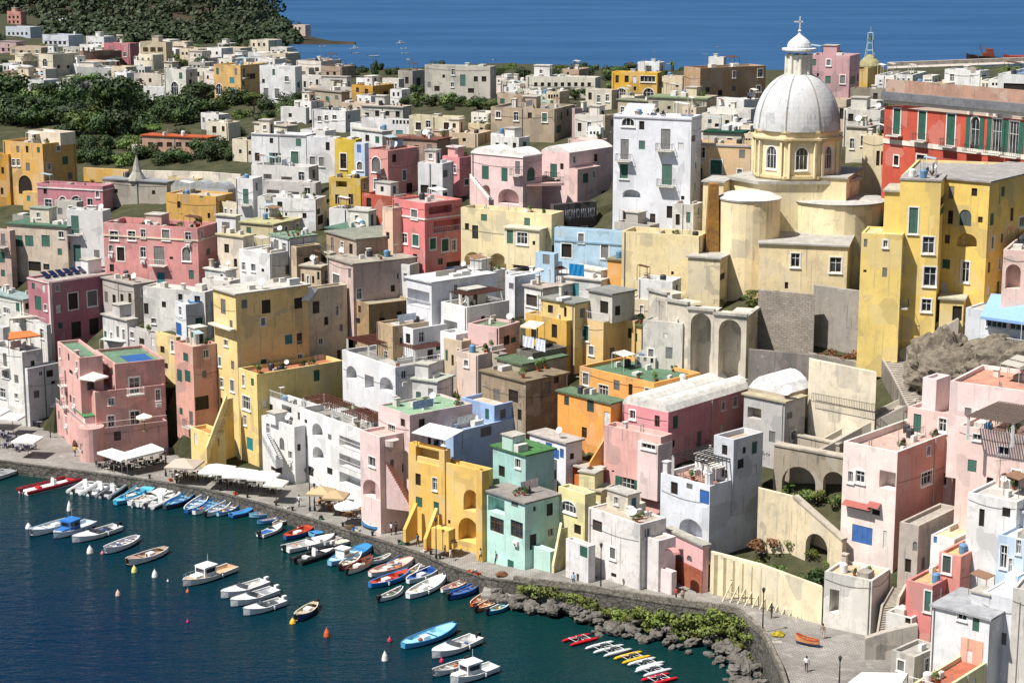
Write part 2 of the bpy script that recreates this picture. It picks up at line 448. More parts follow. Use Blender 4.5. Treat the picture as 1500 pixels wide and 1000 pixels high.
def block(bld, cx, cy, lx, rx, by, a, wall, roof='#9a948a', ph=.5, wins='', D=None, on=None, wear=.5, vault=0, coping=None, extra=3.0, mL=None, mR=None, over=.25, seed=0, cornice=None, wallR=None, auto=1.0):
    b = Block(); a = R(a)
    if on is not None: base = atZ(cx, by, on.zr); Dd = base.y; zb = on.zr - .05
    else:
        Dd = D if D else groundD(cx, by); zb = atY(cx, by, Dd).z - extra
    top = atY(cx, cy, Dd); zt = top.z
    C = Vector((top.x, top.y, 0))
    dR = Vector((math.cos(a), math.sin(a), 0)); dL = Vector((-math.sin(a), math.cos(a), 0))
    d0 = depth(top)
    def solve(px, dv):
        den = F * dv.x - (px - 750) * dv.y * CT
        return ((px - 750) * d0 - F * top.x) / den
    wR = mR if mR else max(.8, solve(rx, dR)); wL = mL if mL else max(.8, solve(lx, dL))
    wR = min(wR, 40); wL = min(wL, 40)
    b.C, b.dR, b.dL, b.wR, b.wL, b.zb, b.zt, b.a = C, dR, dL, wR, wL, zb, zt, a
    b.zr = zt - ph if ph > 0 else zt + .02
    if vault: b.zr = zt
    b.bld = bld; b.vault = vault
    if bld is None: return b
    if on is None: FOOT.append((C, dR, dL, wR, wL, zb + extra - .4))
    nR = Vector((math.sin(a), -math.cos(a), 0)); nL = Vector((-math.cos(a), -math.sin(a), 0))
    # faces: R (from corner to right), L (far left to corner), back ones plain
    faces = {'R': (C, dR, nR, wR), 'L': (C + dL * wL, -dL, nL, wL)}
    holes = {'R': [], 'L': []}; wl = []
    s = F / d0
    wp = parse(wins); rq = random.Random(int(cx * 3 + cy * 5))
    if wR > 4 and on is None and zt - zb > 7 and not any(q[0] > cx for q in wp) and d0 < 420:
        pxr = 750 + F * (top.x + dR.x * wR) / (d0 + dR.y * wR * CT)
        for i in range(rq.choice((1, 2, 2, 3))):
            wp.append((cx + (pxr - cx) * rq.uniform(.15, .85), cy + rq.uniform(14, 50), rq.uniform(5, 9), rq.uniform(8, 14), rq.choice(('d', 'k', 'd', 'g', 's'))))
    for (x, y, w, h, k) in wp:
        f = 'L' if x < cx else 'R'
        O, du, nr, W = faces[f]
        u0, _ = plane_u(x - w/2, y, O, du, nr); u1, _ = plane_u(x + w/2, y, O, du, nr)
        if u0 > u1: u0, u1 = u1, u0
        um = (u0 + u1) / 2; wd = max(.4, min(u1 - u0, 7)); u0, u1 = um - wd/2, um + wd/2
        _, v1 = plane_u(x, y - h/2, O, du, nr); _, v0 = plane_u(x, y + h/2, O, du, nr)
        u0 = max(.08, u0); u1 = min(W - .08, u1); v1 = min(v1, zt - .1); v0 = max(v0, zb + .05)
        if u1 - u0 < .25 or v1 - v0 < .25: continue
        if any(u0 < q[1] + .02 and u1 > q[0] - .02 and v0 < q[3] + .02 and v1 > q[2] - .02 for q in holes[f]): continue
        dep = 1.6 if k[0] == 'n' else .22
        if k[0] == 'N': dep = .5
        holes[f].append((u0, u1, v0, v1, 'a' in k, dep)); wl.append((f, u0, u1, v0, v1, k))
    if auto and on is None and d0 < 520 and bld['category'] == 'house':
        vis = zb + extra - .5
        for f, (O, du, nr, W) in faces.items():
            pr = auto * (.5 if f == 'R' else .62)
            nu = int(W / 2.6); nv = int((zt - .5 - vis) / 3.1)
            for j in range(nv):
                for i in range(nu):
                    if AUTO.random() > pr: continue
                    uc = W * (i + .5) / nu + AUTO.uniform(-.35, .35); vt = zt - .75 - j * 3.1 + AUTO.uniform(-.15, .15)
                    k = AUTO.choice(('d','d','g','g','g','s','s','k','k','gt','st','kt','m','sr','kr','w','gx'))
                    w = AUTO.uniform(.7, 1.15); h = AUTO.uniform(1.0, 1.75)
                    if 'r' in k: w, h = 1.0, 2.15
                    q = (uc - w/2, uc + w/2, vt - h, vt)
                    if q[0] < .35 or q[1] > W - .35 or q[2] < zb + .6: continue
                    if any(q[0] < o[1] + .7 and q[1] > o[0] - .7 and q[2] < o[3] + .6 and q[3] > o[2] - .6 for o in holes[f]): continue
                    holes[f].append((*q, False, .22)); wl.append((f, *q, k))
    mb = MB()
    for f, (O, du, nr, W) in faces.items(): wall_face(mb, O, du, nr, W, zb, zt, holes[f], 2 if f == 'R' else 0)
    A = C + dR * wR; Bk = C + dR * wR + dL * wL; L = C + dL * wL
    up = lambda p, z: Vector((p.x, p.y, z))
    mb.poly([up(A, zb), up(Bk, zb), up(Bk, zt), up(A, zt)]); mb.poly([up(Bk, zb), up(L, zb), up(L, zt), up(Bk, zt)])
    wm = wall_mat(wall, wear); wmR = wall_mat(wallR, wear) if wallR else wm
    cop = wall_mat(coping, .4) if coping else wm
    if ph > 0 and not vault:
        t = min(.28, wR * .2, wL * .2)
        o4 = [C, A, Bk, L]; i4 = [C + dR*t + dL*t, A - dR*t + dL*t, Bk - dR*t - dL*t, L + dR*t - dL*t]
        for k in range(4):
            j = (k + 1) % 4
            mb.poly([up(o4[k], zt), up(o4[j], zt), up(i4[j], zt), up(i4[k], zt)], 1)
            mb.poly([up(i4[j], b.zr), up(i4[k], b.zr), up(i4[k], zt), up(i4[j], zt)], 0)
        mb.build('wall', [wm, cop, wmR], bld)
        rf = MB(); rf.poly([up(p, b.zr) for p in i4]); rf.build('roof', roof_mat(roof), bld)
    else:
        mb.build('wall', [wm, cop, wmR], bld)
        rf = MB()
        if vault:
            n = 7; nb = max(1, int(round((wR if vault > 0 else wL) / 4.5)))
            d1, w1, d2, w2 = (dR, wR, dL, wL) if vault > 0 else (dL, wL, dR, wR)
            for q in range(nb):
                for k in range(n):
                    def pt(i, e):
                        x = (q + i / n) * w1 / nb
                        zz = zt + abs(vault) * (math.sin(math.pi * i / n) ** .8)
                        return up(C + d1 * x + d2 * (e * w2), zz)
                    m_ = 6
                    rf.poly([pt(k, 0), pt(k + 1, 0), pt(k + 1, 1), pt(k, 1)])
                for e in (0, 1): rf.poly([pt(i, e) for i in range(n + 1)])
        else:
            o = over
            rf.box(up(C - dR*o - dL*o, zt), dR * (wR + 2*o), dL * (wL + 2*o), ZV * .22)
            b.zr = zt + .22
        rf.build('roof', roof_mat(roof), bld)
    if cornice:
        z = zt - cornice[0]; o = .14
        for aa, bb, cc_ in ((up(C - dR*o - dL*o, z), dR * (wR + o), dL * o), (up(C - dR*o, z), dR * o, dL * wL)):
            co = MB(); co.box(aa, bb, cc_, ZV * .22); co.build('cornice', wall_mat(cornice[1], .4), bld)
    if b.wR > 3 and zt - zb > 5 and D is None and on is None:
        rq = random.Random(int(cx * 7 + cy)); hs = zt - zb
        for f in 'LR':
            O, du, nr, W = faces[f]
            if W < 3: continue
            if rq.random() < .7:
                u = W * rq.choice((.04, .95, .5)); 
                if not any(q[0] - .2 < u < q[1] + .2 for q in holes[f]):
                    q = O + du * u + nr * .09; mp = MB(); mp.bar(Vector((q.x, q.y, zb)), Vector((q.x, q.y, zt - .1)), .06, 0, 6); mp.build('drainpipe', paint(rq.choice(['#8a8680', '#5a4a40', '#b9b4aa']), .6), bld)
            if rq.random() < .5:
                z = zt - rq.uniform(.5, .3 + hs * .25); mp = MB(); prev = None
                for i in range(9):
                    q = O + du * (W * (.02 + .96 * i / 8)) + nr * .05; q = Vector((q.x, q.y, z - .35 * math.sin(math.pi * i / 8)))
                    if prev is not None: mp.bar(prev, q, .02)
                    prev = q
                mp.build('cable', paint('#2f2c2a', .6), bld)
    for f, u0, u1, v0, v1, k in wl:
        O, du, nr, W = faces[f]; add_window(bld, O, du, nr, u0, u1, v0, v1, k)
    return b
ROOFS = []
def B(label, cx, cy, lx, rx, by, a, wall, roof='#9a948a', ph=.5, wins='', name='house', cat='house', step=0, group=None, **kw):
    Dd = kw.get('D') or groundD(cx, by)
    loc = atY(cx, by, Dd)
    t = thing(name, label, cat, loc, 0, group)
    top = atY(cx, cy, Dd); ht = top.z - loc.z; cut = step and ht > 5.2 and RNG.random() < step; cy2 = cy
    if cut: cy2 = cy + min(2.7, ht * .4) * ppm(top) * .97; ph = RNG.choice((.3, .6, .9))
    b = block(t, cx, cy2, lx, rx, by, a, wall, roof, ph, wins, **kw)
    if cut and b.wR > 3 and b.wL > 3:
        fx, fy = RNG.uniform(.45, .7), RNG.uniform(.45, .75)
        annex(b, RNG.choice((.03, .97 - fx)), .97 - fy, b.wR * fx, b.wL * fy, top.z - b.zr - .1, wall, roof)
    if not b.vault and not label.startswith('house under a tan terrace'): ROOFS.append(b)
    return b
def spot(b, u, v, dz=0):
    p = b.C + b.dR * (b.wR * u) + b.dL * (b.wL * v); return Vector((p.x, p.y, b.zr + dz))
# rooftop fixtures: parts of their house
def chimney(b, u, v, h=1.1, s=.55, c='#d8d3c8'):
    p = spot(b, u, v, -.05); mb = MB(); mb.cbox(p, s, s, h, 0, b.a); mb.cbox(p + ZV * h, s + .2, s + .2, .12, 0, b.a); mb.build('chimney', wall_mat(c, .6), b.bld)
def dish(b, u, v, az=-2.2, r=.45, c='#e9e7e2', h=1.0):
    p = spot(b, u, v); mb = MB(); mb.bar(p, p + ZV * h, .03, 1)
    f = Vector((math.cos(az) * .85, math.sin(az) * .85, .5)).normalized(); x = f.orthogonal().normalized(); y = f.cross(x); c0 = p + ZV * h + f * .1
    n = 12; ring = lambda rr, d: [c0 + f * d + (x * math.cos(2*math.pi*k/n) + y * math.sin(2*math.pi*k/n)) * rr for k in range(n)]
    r0, r1 = ring(r * .5, .04), ring(r, .14); b0, b1 = ring(r * .5, .01), ring(r, .12)
    mb.poly(r0)
    for k in range(n):
        j = (k + 1) % n; mb.poly([r0[k], r0[j], r1[j], r1[k]]); mb.poly([b1[k], b1[j], b0[j], b0[k]], 1)
    mb.poly(b0[::-1], 1)
    mb.bar(c0 - y * r * .9, c0 + f * .45, .015, 1); mb.build('satellite_dish', [paint(c, .4), paint('#8c8c8a', .5)], b.bld)
def antenna(b, u, v, h=2.6):
    p = spot(b, u, v); mb = MB(); mb.bar(p, p + ZV * h, .03); a = RNG.uniform(0, 3)
    d = Vector((math.cos(a), math.sin(a), 0)); e = Vector((-d.y, d.x, 0)); q = p + ZV * (h - .15)
    mb.bar(q - d * .6, q + d * .7, .02)
    for k in range(5): c = q + d * (-.5 + k * .25); mb.bar(c - e * (.4 - .04*k), c + e * (.4 - .04*k), .014)
    mb.build('antenna', paint('#8f8d88', .4, metal=.6), b.bld)
def kiosk(b, u, v, wx, wy, h, c, roof='#b8b2a6'):
    p = spot(b, u, v, -.03); mb = MB(); mb.cbox(p, wx, wy, h, 0, b.a); mb.cbox(p + ZV * h, wx + .3, wy + .3, .15, 1, b.a)
    mb.build('stair_head', [wall_mat(c, .5), roof_mat(roof)], b.bld)
def roof_rail(b, faces='LR', c='#d9d7d2', h=1.0):
    for f in faces:
        O, du, W = (b.C, b.dR, b.wR) if f == 'R' else (b.C, b.dL, b.wL)
        P = lambda u, v, d=0: O + du * u + ZV * v
        railing(b.bld, P, 0.1, W - .1, max(b.zt, b.zr), 0, c, h)

def clutter(b, n, rq):
    """rooftop fixtures fixed to the house"""
    for _ in range(n):
        u, v = rq.uniform(.12, .88), rq.uniform(.12, .88); p = spot(b, u, v); k = rq.random(); mb = MB()
        if k < .2: mb.lathe(p, [(.42, 0), (.45, .1), (.45, .9), (.3, 1.05), (.05, 1.1)], 12); mb.build('water_tank', paint(rq.choice(['#d9d8d4', '#5f86a8', '#3a3c40']), .5), b.bld)
        elif k < .4: mb.cbox(p, .85, .4, .65, 0, b.a); mb.build('air_conditioner', paint('#d6d4ce', .5), b.bld)
        elif k < .55: mb.cbox(p, rq.uniform(1, 2.2), rq.uniform(.8, 1.4), rq.uniform(.4, 1.0), 0, b.a); mb.build('roof_hatch', wall_mat(rq.choice(['#cfcac0', '#a89f92', '#dcdad6']), .8), b.bld)
        elif k < .7:
            L = min(b.wR * (1 - u), rq.uniform(1.5, 4)); mb.box(p, b.dR * L, b.dL * .2, ZV * rq.uniform(.4, .9)); mb.build('low_wall', wall_mat(rq.choice(['#dcdad6', '#c9bfae', '#b9aca0']), .8), b.bld)
        elif k < .82:
            for i in range(2): q = p + b.dR * (.5 * i); mb.bar(q, q + ZV * rq.uniform(.5, 1.1), .08, 0, 6)
            mb.build('vent_pipe', paint('#9a958c', .6), b.bld)
        else:
            q = p + ZV * 1.9; x = b.dR * min(2.4, b.wR * .3); y = b.dL * min(2.2, b.wL * .3); mb.box(q, x, y + ZV * .25, ZV * .06)
            for a in (0, 1):
                for c in (0, 1): mb.bar(p + x * a + y * c, q + x * a + y * c + ZV * .2 * c, .04)
            mb.build('roof_shelter', paint(rq.choice(['#b9b2a6', '#8a6a52', '#9fb0b4', '#d9d4c8', '#5a3a2c']), .8), b.bld)

def poles(t, pairs, r, c, name='pole'):
    for p, q in pairs:
        mb = MB(); mb.bar(p, q, r, 0, 6); mb.build(name, paint(c, .6), t)

def annex(b,u,v,wx,wy,h,c,rc):
    p=spot(b,u,v,-.03); mb=MB(); O=Vector((p.x,p.y,0)); d=b.dR; e=b.dL; nR=Vector((math.sin(b.a),-math.cos(b.a),0)); nL=Vector((-math.cos(b.a),-math.sin(b.a),0)); z=p.z
    hR=[(wx*.3,wx*.3+.8,z+.05,z+1.95,False,.2)]+([(wx*.3+1.6,wx*.3+2.4,z+.9,z+1.9,False,.2)] if wx>4.2 else []); hL=[(wy*.35,wy*.35+.7,z+.9,z+1.8,False,.2)]+([(wy*.35+1.8,wy*.35+2.5,z+.9,z+1.9,False,.2)] if wy>4.6 else [])
    wall_face(mb,O,d,nR,wx,z,z+h,hR); wall_face(mb,O+e*wy,-e,nL,wy,z,z+h,hL)
    for O_,du_,n_,hh in ((O,d,nR,hR[1:]),(O+e*wy,-e,nL,hL)):
        for q in hh: add_window(b.bld,O_,du_,n_,*q[:4],RNG.choice('gskdg'))
    A,Bk,L=O+d*wx,O+d*wx+e*wy,O+e*wy; U=lambda q,zz: Vector((q.x,q.y,zz))
    mb.poly([U(A,z),U(Bk,z),U(Bk,z+h),U(A,z+h)]); mb.poly([U(Bk,z),U(L,z),U(L,z+h),U(Bk,z+h)])
    an=mb.build('roof_room',wall_mat(c,.7),b.bld); mb=MB(); mb.box(U(O,z+h)-d*.15-e*.15,d*(wx+.3),e*(wy+.3),ZV*.16); mb.build('room_roof',roof_mat(rc),an)
    mb=MB(); mb.poly([U(O+d*(wx*.3),z+.05)-nR*.12,U(O+d*(wx*.3+.8),z+.05)-nR*.12,U(O+d*(wx*.3+.8),z+1.95)-nR*.12,U(O+d*(wx*.3),z+1.95)-nR*.12]); mb.build('door',paint(RNG.choice(['#2f5a6a','#5a4030','#1f4a3c','#c9c6be','#3a3c40']),.6),an)
# ================================================================ far town and the rise behind the harbour
def grid(x0, x1, y0, y1, nx, ny, w, h, k):
    return ';'.join(f'{x0 + (x1-x0)*(i+.5)/nx},{y0 + (y1-y0)*(j+.5)/ny},{w},{h},{k}' for i in range(nx) for j in range(ny))
B('pinkish white villa alone on the tip of the wooded cape', 447,37, 428,455, 47,60,'#cdb8ac','#a5806c',.3,'433,42,3,4,d;439,42,3,4,d', D=1372)
# houses on the wooded headland and along its foot
far = [
 # label, cx, cy, lx, rx, by, a, wall, roof, wins
 ('long white house high on the wooded headland', 62,4, 26,70, 14,60,'#dcdad6','#c9c3ba', grid(30,60,7,11,4,1,3,3,'d')),
 ('orange block of flats among the trees on top of the headland', 139,0, 132,152, 15,50,'#d9966a','#b8a898','144,6,2,4,d'),
 ('pink and brick stepped house at the left edge below the headland', 30,17, 10,38, 40,60,'#c08578','#a8897a', grid(11,29,22,36,3,2,3,4,'d')),
 ('pale blue flat roofed block under the pink brick house', 44,40, 8,60, 57,62,'#b9bfc6','#a8adb4', grid(10,42,45,54,5,1,3,4,'d')),
 ('white block with blue shadowed side below the headland wood', 100,52, 62,122, 72,62,'#c9cdd4','#8f97a3', grid(64,98,58,68,5,1,4,5,'d')),
 ('small white house right of the blue shadowed block', 152,54, 126,168, 74,64,'#d9d8d6','#b4ada4', grid(128,150,60,70,4,1,4,5,'d')),
 ('low dusty pink house at the left edge of the far town', 38,62, -4,58, 82,60,'#b99a9a','#9a8f8c', grid(0,36,68,78,4,1,4,5,'d')),
 ('dusty rose block with flat roof in the far town', 190,64, 152,203, 96,66,'#b8747a','#b5aea4', '160,80,5,7,g;172,80,5,7,g;183,80,5,7,g'),
 ('cream house with two tiers of open loggias in the far town', 243,62, 205,252, 100,66,'#c4b294','#b9b2a6', grid(208,240,68,78,3,1,8,7,'n')+';'+grid(208,240,84,96,3,1,8,8,'n')),
 ('low brown house right of the two tier loggia house', 272,70, 250,289, 92,64,'#9a7f6a','#bdb5aa', '258,80,4,6,d;282,80,4,5,d'),
 ('cream house with five small windows at the far left', 33,80, 12,55, 106,62,'#dccdae','#cfc6b4', grid(14,32,88,100,5,1,2.6,6,'d')),
 ('cream house with one tall arched window and a grey green wing', 77,80, 55,116, 114,62,'#d8cdb4','#98998c', '66,92,7,12,ga;86,98,4,5,d;100,98,4,5,d'),
 ('dark terracotta brown block left of the dusty rose block', 122,76, 113,178, 103,34,'#8a6a5c','#a89a8e', '135,90,4,5,d;150,90,4,5,d;165,90,4,5,d'),
 ('long low house under a broad white roof behind the garden wood', 170,100, 112,194, 120,64,'#a9aaa6','#d9dcd8', grid(116,168,107,113,6,1,4,4,'d')),
 ('brown and white block at the left edge above the garden wood', 22,106, -4,42, 128,62,'#a5886c','#b7a99c', '4,116,4,6,d;14,116,4,6,d'),
 ('small white house with terrace above the garden wood', 64,118, 40,86, 148,62,'#d4d2d0','#b0a69c', '50,126,8,8,n;58,140,5,6,d'),
 ('white house with a wide arch and blue shaded side above the garden wood', 116,122, 82,132, 148,62,'#e2e0de','#cfcac4', '99,134,16,14,na'),
 ('cream house under a red roof terrace right of the garden wood', 236,109, 196,244, 130,66,'#cfc2b2','#b97a72', '206,118,4,6,d;220,118,4,6,d'),
 ('white church front with one great arched window above the garden wood', 272,102, 240,289, 160,62,'#d5d1c6','#b9b3a8', '256,130,10,20,gat;279,120,4,7,d'),
 ('small white annexe left of the white church front', 240,128, 210,246, 160,66,'#d8d6d2','#b3aea6', '228,146,7,10,da'),
 ('flat tan roofed house far behind the ochre villa', 352,71, 319,369, 92,64,'#c9bba6','#c6baa5', grid(322,350,76,86,4,1,4,5,'d')),
 ('long white house far behind the ochre villa', 396,78, 356,412, 96,66,'#dad8d6','#c2b8b2', grid(360,394,84,92,5,1,4,4,'d')),
 ('large cream roofed house at the edge of the far bay', 418,79, 384,440, 100,62,'#cdbfa6','#d6c6ae', grid(388,416,86,96,4,1,4,5,'d')),
 ('long white house with a dark pergola near the far bay', 470,90, 434,500, 115,60,'#d8cfc4','#b39a88', grid(438,468,98,106,4,1,6,6,'n')),
 ('brownish low house behind the dark pergola house', 500,98, 470,520, 118,58,'#a8927e','#a3988c', '480,108,4,5,d;490,108,4,5,d'),
 ('ochre villa with terrace and an arched door', 352,96, 313,391, 152,60,'#d8ae6c','#d6b884', '340,118,7,9,c;340,132,7,7,c;321,131,9,16,ga;368,112,12,8,d'),
 ('tall white house with two shuttered windows right of the ochre villa', 432,98, 380,442, 152,62,'#d9d7d4','#c4beb6', '390,136,7,14,kt;406,137,7,14,kt;420,116,6,8,g;386,119,4,6,d'),
 ('low grey house with a long blank wall near the cypress', 518,114, 464,530, 150,66,'#c2beb5','#a8a196', '492,132,5,6,d'),
 ('ochre house with an outside stair right of the long grey wall', 546,126, 515,577, 155,55,'#c9963e','#c2a878', '537,136,5,11,m;565,138,7,9,d'),
 ('ruined grey stone house left of the gaunt grey block', 604,104, 583,624, 140,60,'#a8a093','#9a948a', '596,118,5,10,d;601,131,6,6,d;613,120,6,12,d'),
 ('gaunt weathered grey block with a tall green door', 718,98, 622,727, 146,68,'#bdb6aa','#8f8a80', '678,118,8,17,s;697,116,6,8,d;709,116,7,8,d;650,112,4,5,d;640,130,8,8,n;690,133,9,7,d'),
 ('pale grey house with four small windows right of the gaunt block', 772,119, 733,784, 148,66,'#c5bfb6','#b0aaa0', '741,131,3,5,d;755,129,4,5,d;760,129,4,5,d;757,141,5,6,d'),
 ('long pale building behind a row of trees by the sea', 872,114, 770,880, 142,72,'#cfc8b8','#c9c4b8', grid(780,868,120,128,9,1,5,6,'d')),
 ('tan block rising above the long pale building', 848,102, 823,864, 116,66,'#b79a82','#a8917c', '832,108,3,4,d'),
 ('small white hut on a terrace left of the red banded house', 448,158, 411,453, 182,68,'#dddbd6','#d2cec6', '425,169,5,6,d'),
 ('white house with a shaded right side below the ochre outside stair house', 506,163, 457,528, 192,60,'#dedbd8','#b8b2aa', '468,174,5,8,g;478,173,5,8,g;490,172,6,7,g'),
 ('white house with a balustraded top terrace left of the cream two window house', 600,176, 529,606, 208,68,'#d5d3d1','#c0bab2', grid(574,600,174,182,5,1,3,8,'d')+';540,193,5,10,d;556,193,5,10,d;585,195,10,8,c'),
 ('cream house with two shuttered windows and a walled roof', 672,172, 599,681, 204,70,'#d8cba9','#b3aa9c', '613,185,8,11,mt;654,185,8,11,mt'),
 ('small cream hut right of the cream two window house', 712,182, 686,722, 198,66,'#dbc9a2','#cfc8b4', '705,190,4,6,d'),
 ('low tan roofed house below the small cream hut', 700,196, 640,722, 214,66,'#cdb596','#c2a684', '660,205,5,5,d;680,205,5,5,d'),
 ('stone coloured blockish house with an orange turret', 812,160, 719,842, 206,68,'#b39f86','#8f877c', '770,154,18,0,n'),
 ('small orange turret room on the stone coloured house', 782,146, 757,786, 162,66,'#c9812f','#c9b9a0', '765,154,4,8,d'),
 ('small pale green turret room right of the orange turret', 806,147, 785,812, 162,66,'#b8cbb8','#d0d4cc', '797,155,7,9,s'),
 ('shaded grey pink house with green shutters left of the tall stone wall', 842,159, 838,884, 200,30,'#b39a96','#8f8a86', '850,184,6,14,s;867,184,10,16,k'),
 ('tall blank tan stone wall house left of the great white house', 886,148, 878,908, 212,30,'#b9a88e','#a39a8a', ''),
 ('white penthouse on the yellow villa by the sea', 966,92, 934,974, 112,66,'#dedcd8','#cfd0ce', '950,101,9,9,n'),
 ('bright yellow villa with two big arches above the sea', 963,107, 896,970, 150,70,'#e0ae38','#dcd6cc', '910,138,16,17,gat;950,138,16,17,gat;904,116,5,11,m;918,116,6,10,d;949,116,22,9,g;930,130,4,6,d'),
 ('narrow cream house between the yellow villa and the big brown block', 1000,112, 972,1006, 152,62,'#d6c3a4','#b3a290', '992,125,5,6,d'),
 ('huge blank brown block against the sea', 1026,100, 1002,1122, 160,28,'#ab8c6c','#b8a48c', '1055,136,7,9,da'),
 ('white roof turret on the huge brown block', 1060,84, 1038,1064, 102,62,'#dad8d0','#d0ccc2', ''),
 ('big lilac pink blank block behind the dome', 1245,82, 1182,1260, 152,66,'#c99c9f','#a8a49c', '1198,110,3,5,d'),
 ('white cottage with a chimney left of the church dome', 1100,160, 1040,1108, 200,60,'#d3cfc6','#9aa093', '1060,178,5,7,d;1085,176,5,7,d'),
 ('grey brown rough block right of the lilac pink block', 1296,131, 1246,1302, 168,66,'#8d8372','#a59c8a', '1262,143,4,4,d'),
 ('white rubble walled house between dome and red palace', 1290,162, 1236,1300, 205,66,'#d8d3c8','#a8a296', '1262,180,5,5,d'),
 ('cream house with two tall windows right of the dome', 1298,200, 1264,1306, 262,66,'#dfd0aa','#cfc4a8', '1286,232,5,22,d;1293,232,5,20,d'),
 ('white slant roofed building on the rise behind the red palace', 1436,104, 1384,1450, 140,50,'#dedcd8','#d2ceca', '1441,118,7,16,k'),
 ('low pale building with a blue roof at the right edge', 1560,112, 1462,1600, 142,60,'#d9d7d4','#7f9cc0', '1500,128,60,10,d'),
]
for r in far:
    label, cx, cy, lx, rx, by, a, wall, roof, wins = r
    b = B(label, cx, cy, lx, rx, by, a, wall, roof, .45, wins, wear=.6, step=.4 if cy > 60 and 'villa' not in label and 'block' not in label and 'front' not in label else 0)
    if 60 < cy < 210 and RNG.random() < .7: antenna(b, RNG.uniform(.2,.8), RNG.uniform(.2,.8), 3.0)
    if RNG.random() < .6: chimney(b, RNG.uniform(.15,.85), RNG.uniform(.2,.8), RNG.uniform(.8,1.8), .8)
    if b.wL > 5 and RNG.random() < .2: kiosk(b, RNG.uniform(.3,.7), RNG.uniform(.3,.7), 2.4, 2.6, 2.2, wall)
# ================================================================ middle of the hill
g = globals()
# ---- left: ochre house, garden, pink row
b = B('big ochre and brown house with a penthouse at the left edge below the garden wood', 62,211, 4,111, 302,55,'#d3a55c','#b49a7a',.6,'20,238,5,10,g;27,238,5,10,g;37,271,20,28,da;14,290,4,10,c', wear=.6)
block(b.bld, 88,195, 41,110, 213,55,'#d8cbb4','#a8988a',.4,'50,203,5,10,d', on=b); chimney(b,.3,.5)
B('narrow dark ochre house at the left edge beside the big ochre house', 12,226, -14,20, 302,60,'#c08c34','#a89a84',.4,'4,250,4,10,d;3,280,4,10,d')
b = B('small yellow porch house in front of the big ochre house', 55,282, 33,62, 306,65,'#d8b068','#c2a684',.3,'42,291,5,8,c')
b = B('long low garden house under an orange tiled roof', 304,203, 208,318, 224,68,'#b9927c','#b5562e',0,grid(214,296,208,216,6,1,8,7,'d'), wear=.6)
b = B('pale cream cube house behind the orange tiled garden house', 334,180, 302,352, 206,58,'#d8ceb6','#cfc8ba',.3,'314,190,6,10,d;327,189,4,8,d')
b = B('white open garden arbour with square pillars', 208,213, 193,214, 228,65,'#dad5c8','#c9c4b8',.2,'198,221,6,9,n;205,221,6,9,n', name='garden_arbour', cat='arbour')
b = B('low cream house with roof terrace right of the orange tiled garden house', 384,206, 340,398, 236,66,'#d9cdb4','#b9b0a0',.4,'352,222,4,6,d;366,224,4,6,d')
b = B('old rose house with arched windows and a white cornice', 150,273, 54,166, 312,70,'#c4808a','#b9b3aa',.5,'71,299,10,14,gt;92,297,10,18,gat;112,293,15,12,ga;132,296,8,10,g', cornice=(.9,'#e4dfd8'))
b = B('ochre flat roofed house left of the white tower house', 316,288, 243,342, 330,64,'#cfa052','#b9ac92',.3,'295,284,5,12,s;306,316,4,8,d;262,300,5,10,d;326,305,6,8,d')
b = B('long grey vaulted roofs house behind the ochre flat roofed house', 334,278, 250,346, 300,66,'#b3aea4','#a5a8a8',0,'', vault=-1.3)
b = B('grey roofed workshop with skylights behind the old rose house', 244,268, 150,258, 296,66,'#a89e90','#8f9296',0,'170,280,5,6,d;200,282,5,6,d;225,282,5,6,d')
# spire
sp = thing('roof_spire', 'small grey stone spire standing on the workshop roofs', 'spire', atY(202,284,groundD(202,296)))
mb = MB(); p0 = LOC[sp.name]; mb.cbox(p0 - ZV*3, 2.4, 2.4, 5.6, 0, .9); mb.lathe(p0 + ZV*2.6, [(1.9,0),(1.7,.4),(.9,1.6),(.55,3.2),(.25,4.2),(.05,4.4)], 8); mb.build('spire_body', wall_mat('#9a978c', .8), sp)
mb = MB(); mb.lathe(p0 + ZV*6.9, [(.05,0),(.22,.15),(.05,.4),(.04,1.2)], 8); mb.build('finial', paint('#6f6e68'), sp)
b = B('green roofed house with three green shutters at the left', 98,334, 10,128, 402,68,'#cdbba6','#52705c',0,'27,353,12,16,s;43,353,12,16,s;67,353,12,17,s;51,390,18,14,d;68,391,9,9,m', wear=.8)
B('weathered pink house cut by the left edge', 14,338, -30,22, 420,62,'#c4a89a','#8a8480',.4,'3,377,8,16,s;-10,360,8,14,s', wear=.8)
B('grey concrete roof hut behind the green roofed house', 62,318, 18,76, 345,64,'#8d8c80','#5f7562',.3,'26,328,6,6,d', wear=.9)
b = B('tall narrow white house with green shutters left of the salmon house', 150,309, 97,162, 392,72,'#dddad6','#b9b4aa',.5,'110,329,11,26,sr;113,371,11,25,s;128,384,9,12,g')
chimney(b,.5,.3); antenna(b,.5,.7)
b = B('salmon pink house with crowded roof terrace and arched window', 289,334, 151,318, 420,70,'#d6918c','#8a6a60',.9,'167,345,12,13,gt;193,345,11,13,gt;243,344,11,15,kt;177,372,11,20,dt;233,374,15,26,kRr;273,372,12,20,kat;251,378,5,4,d;236,408,11,18,c', cornice=(2.2,'#e0d4b8'))
SALMON = b
for u,v in ((.2,.2),(.5,.8),(.8,.55)): antenna(b,u,v,3)
dish(b,.3,.6); chimney(b,.2,.9); kiosk(b,.6,.55,2.5,3,2.2,'#c9a49a')
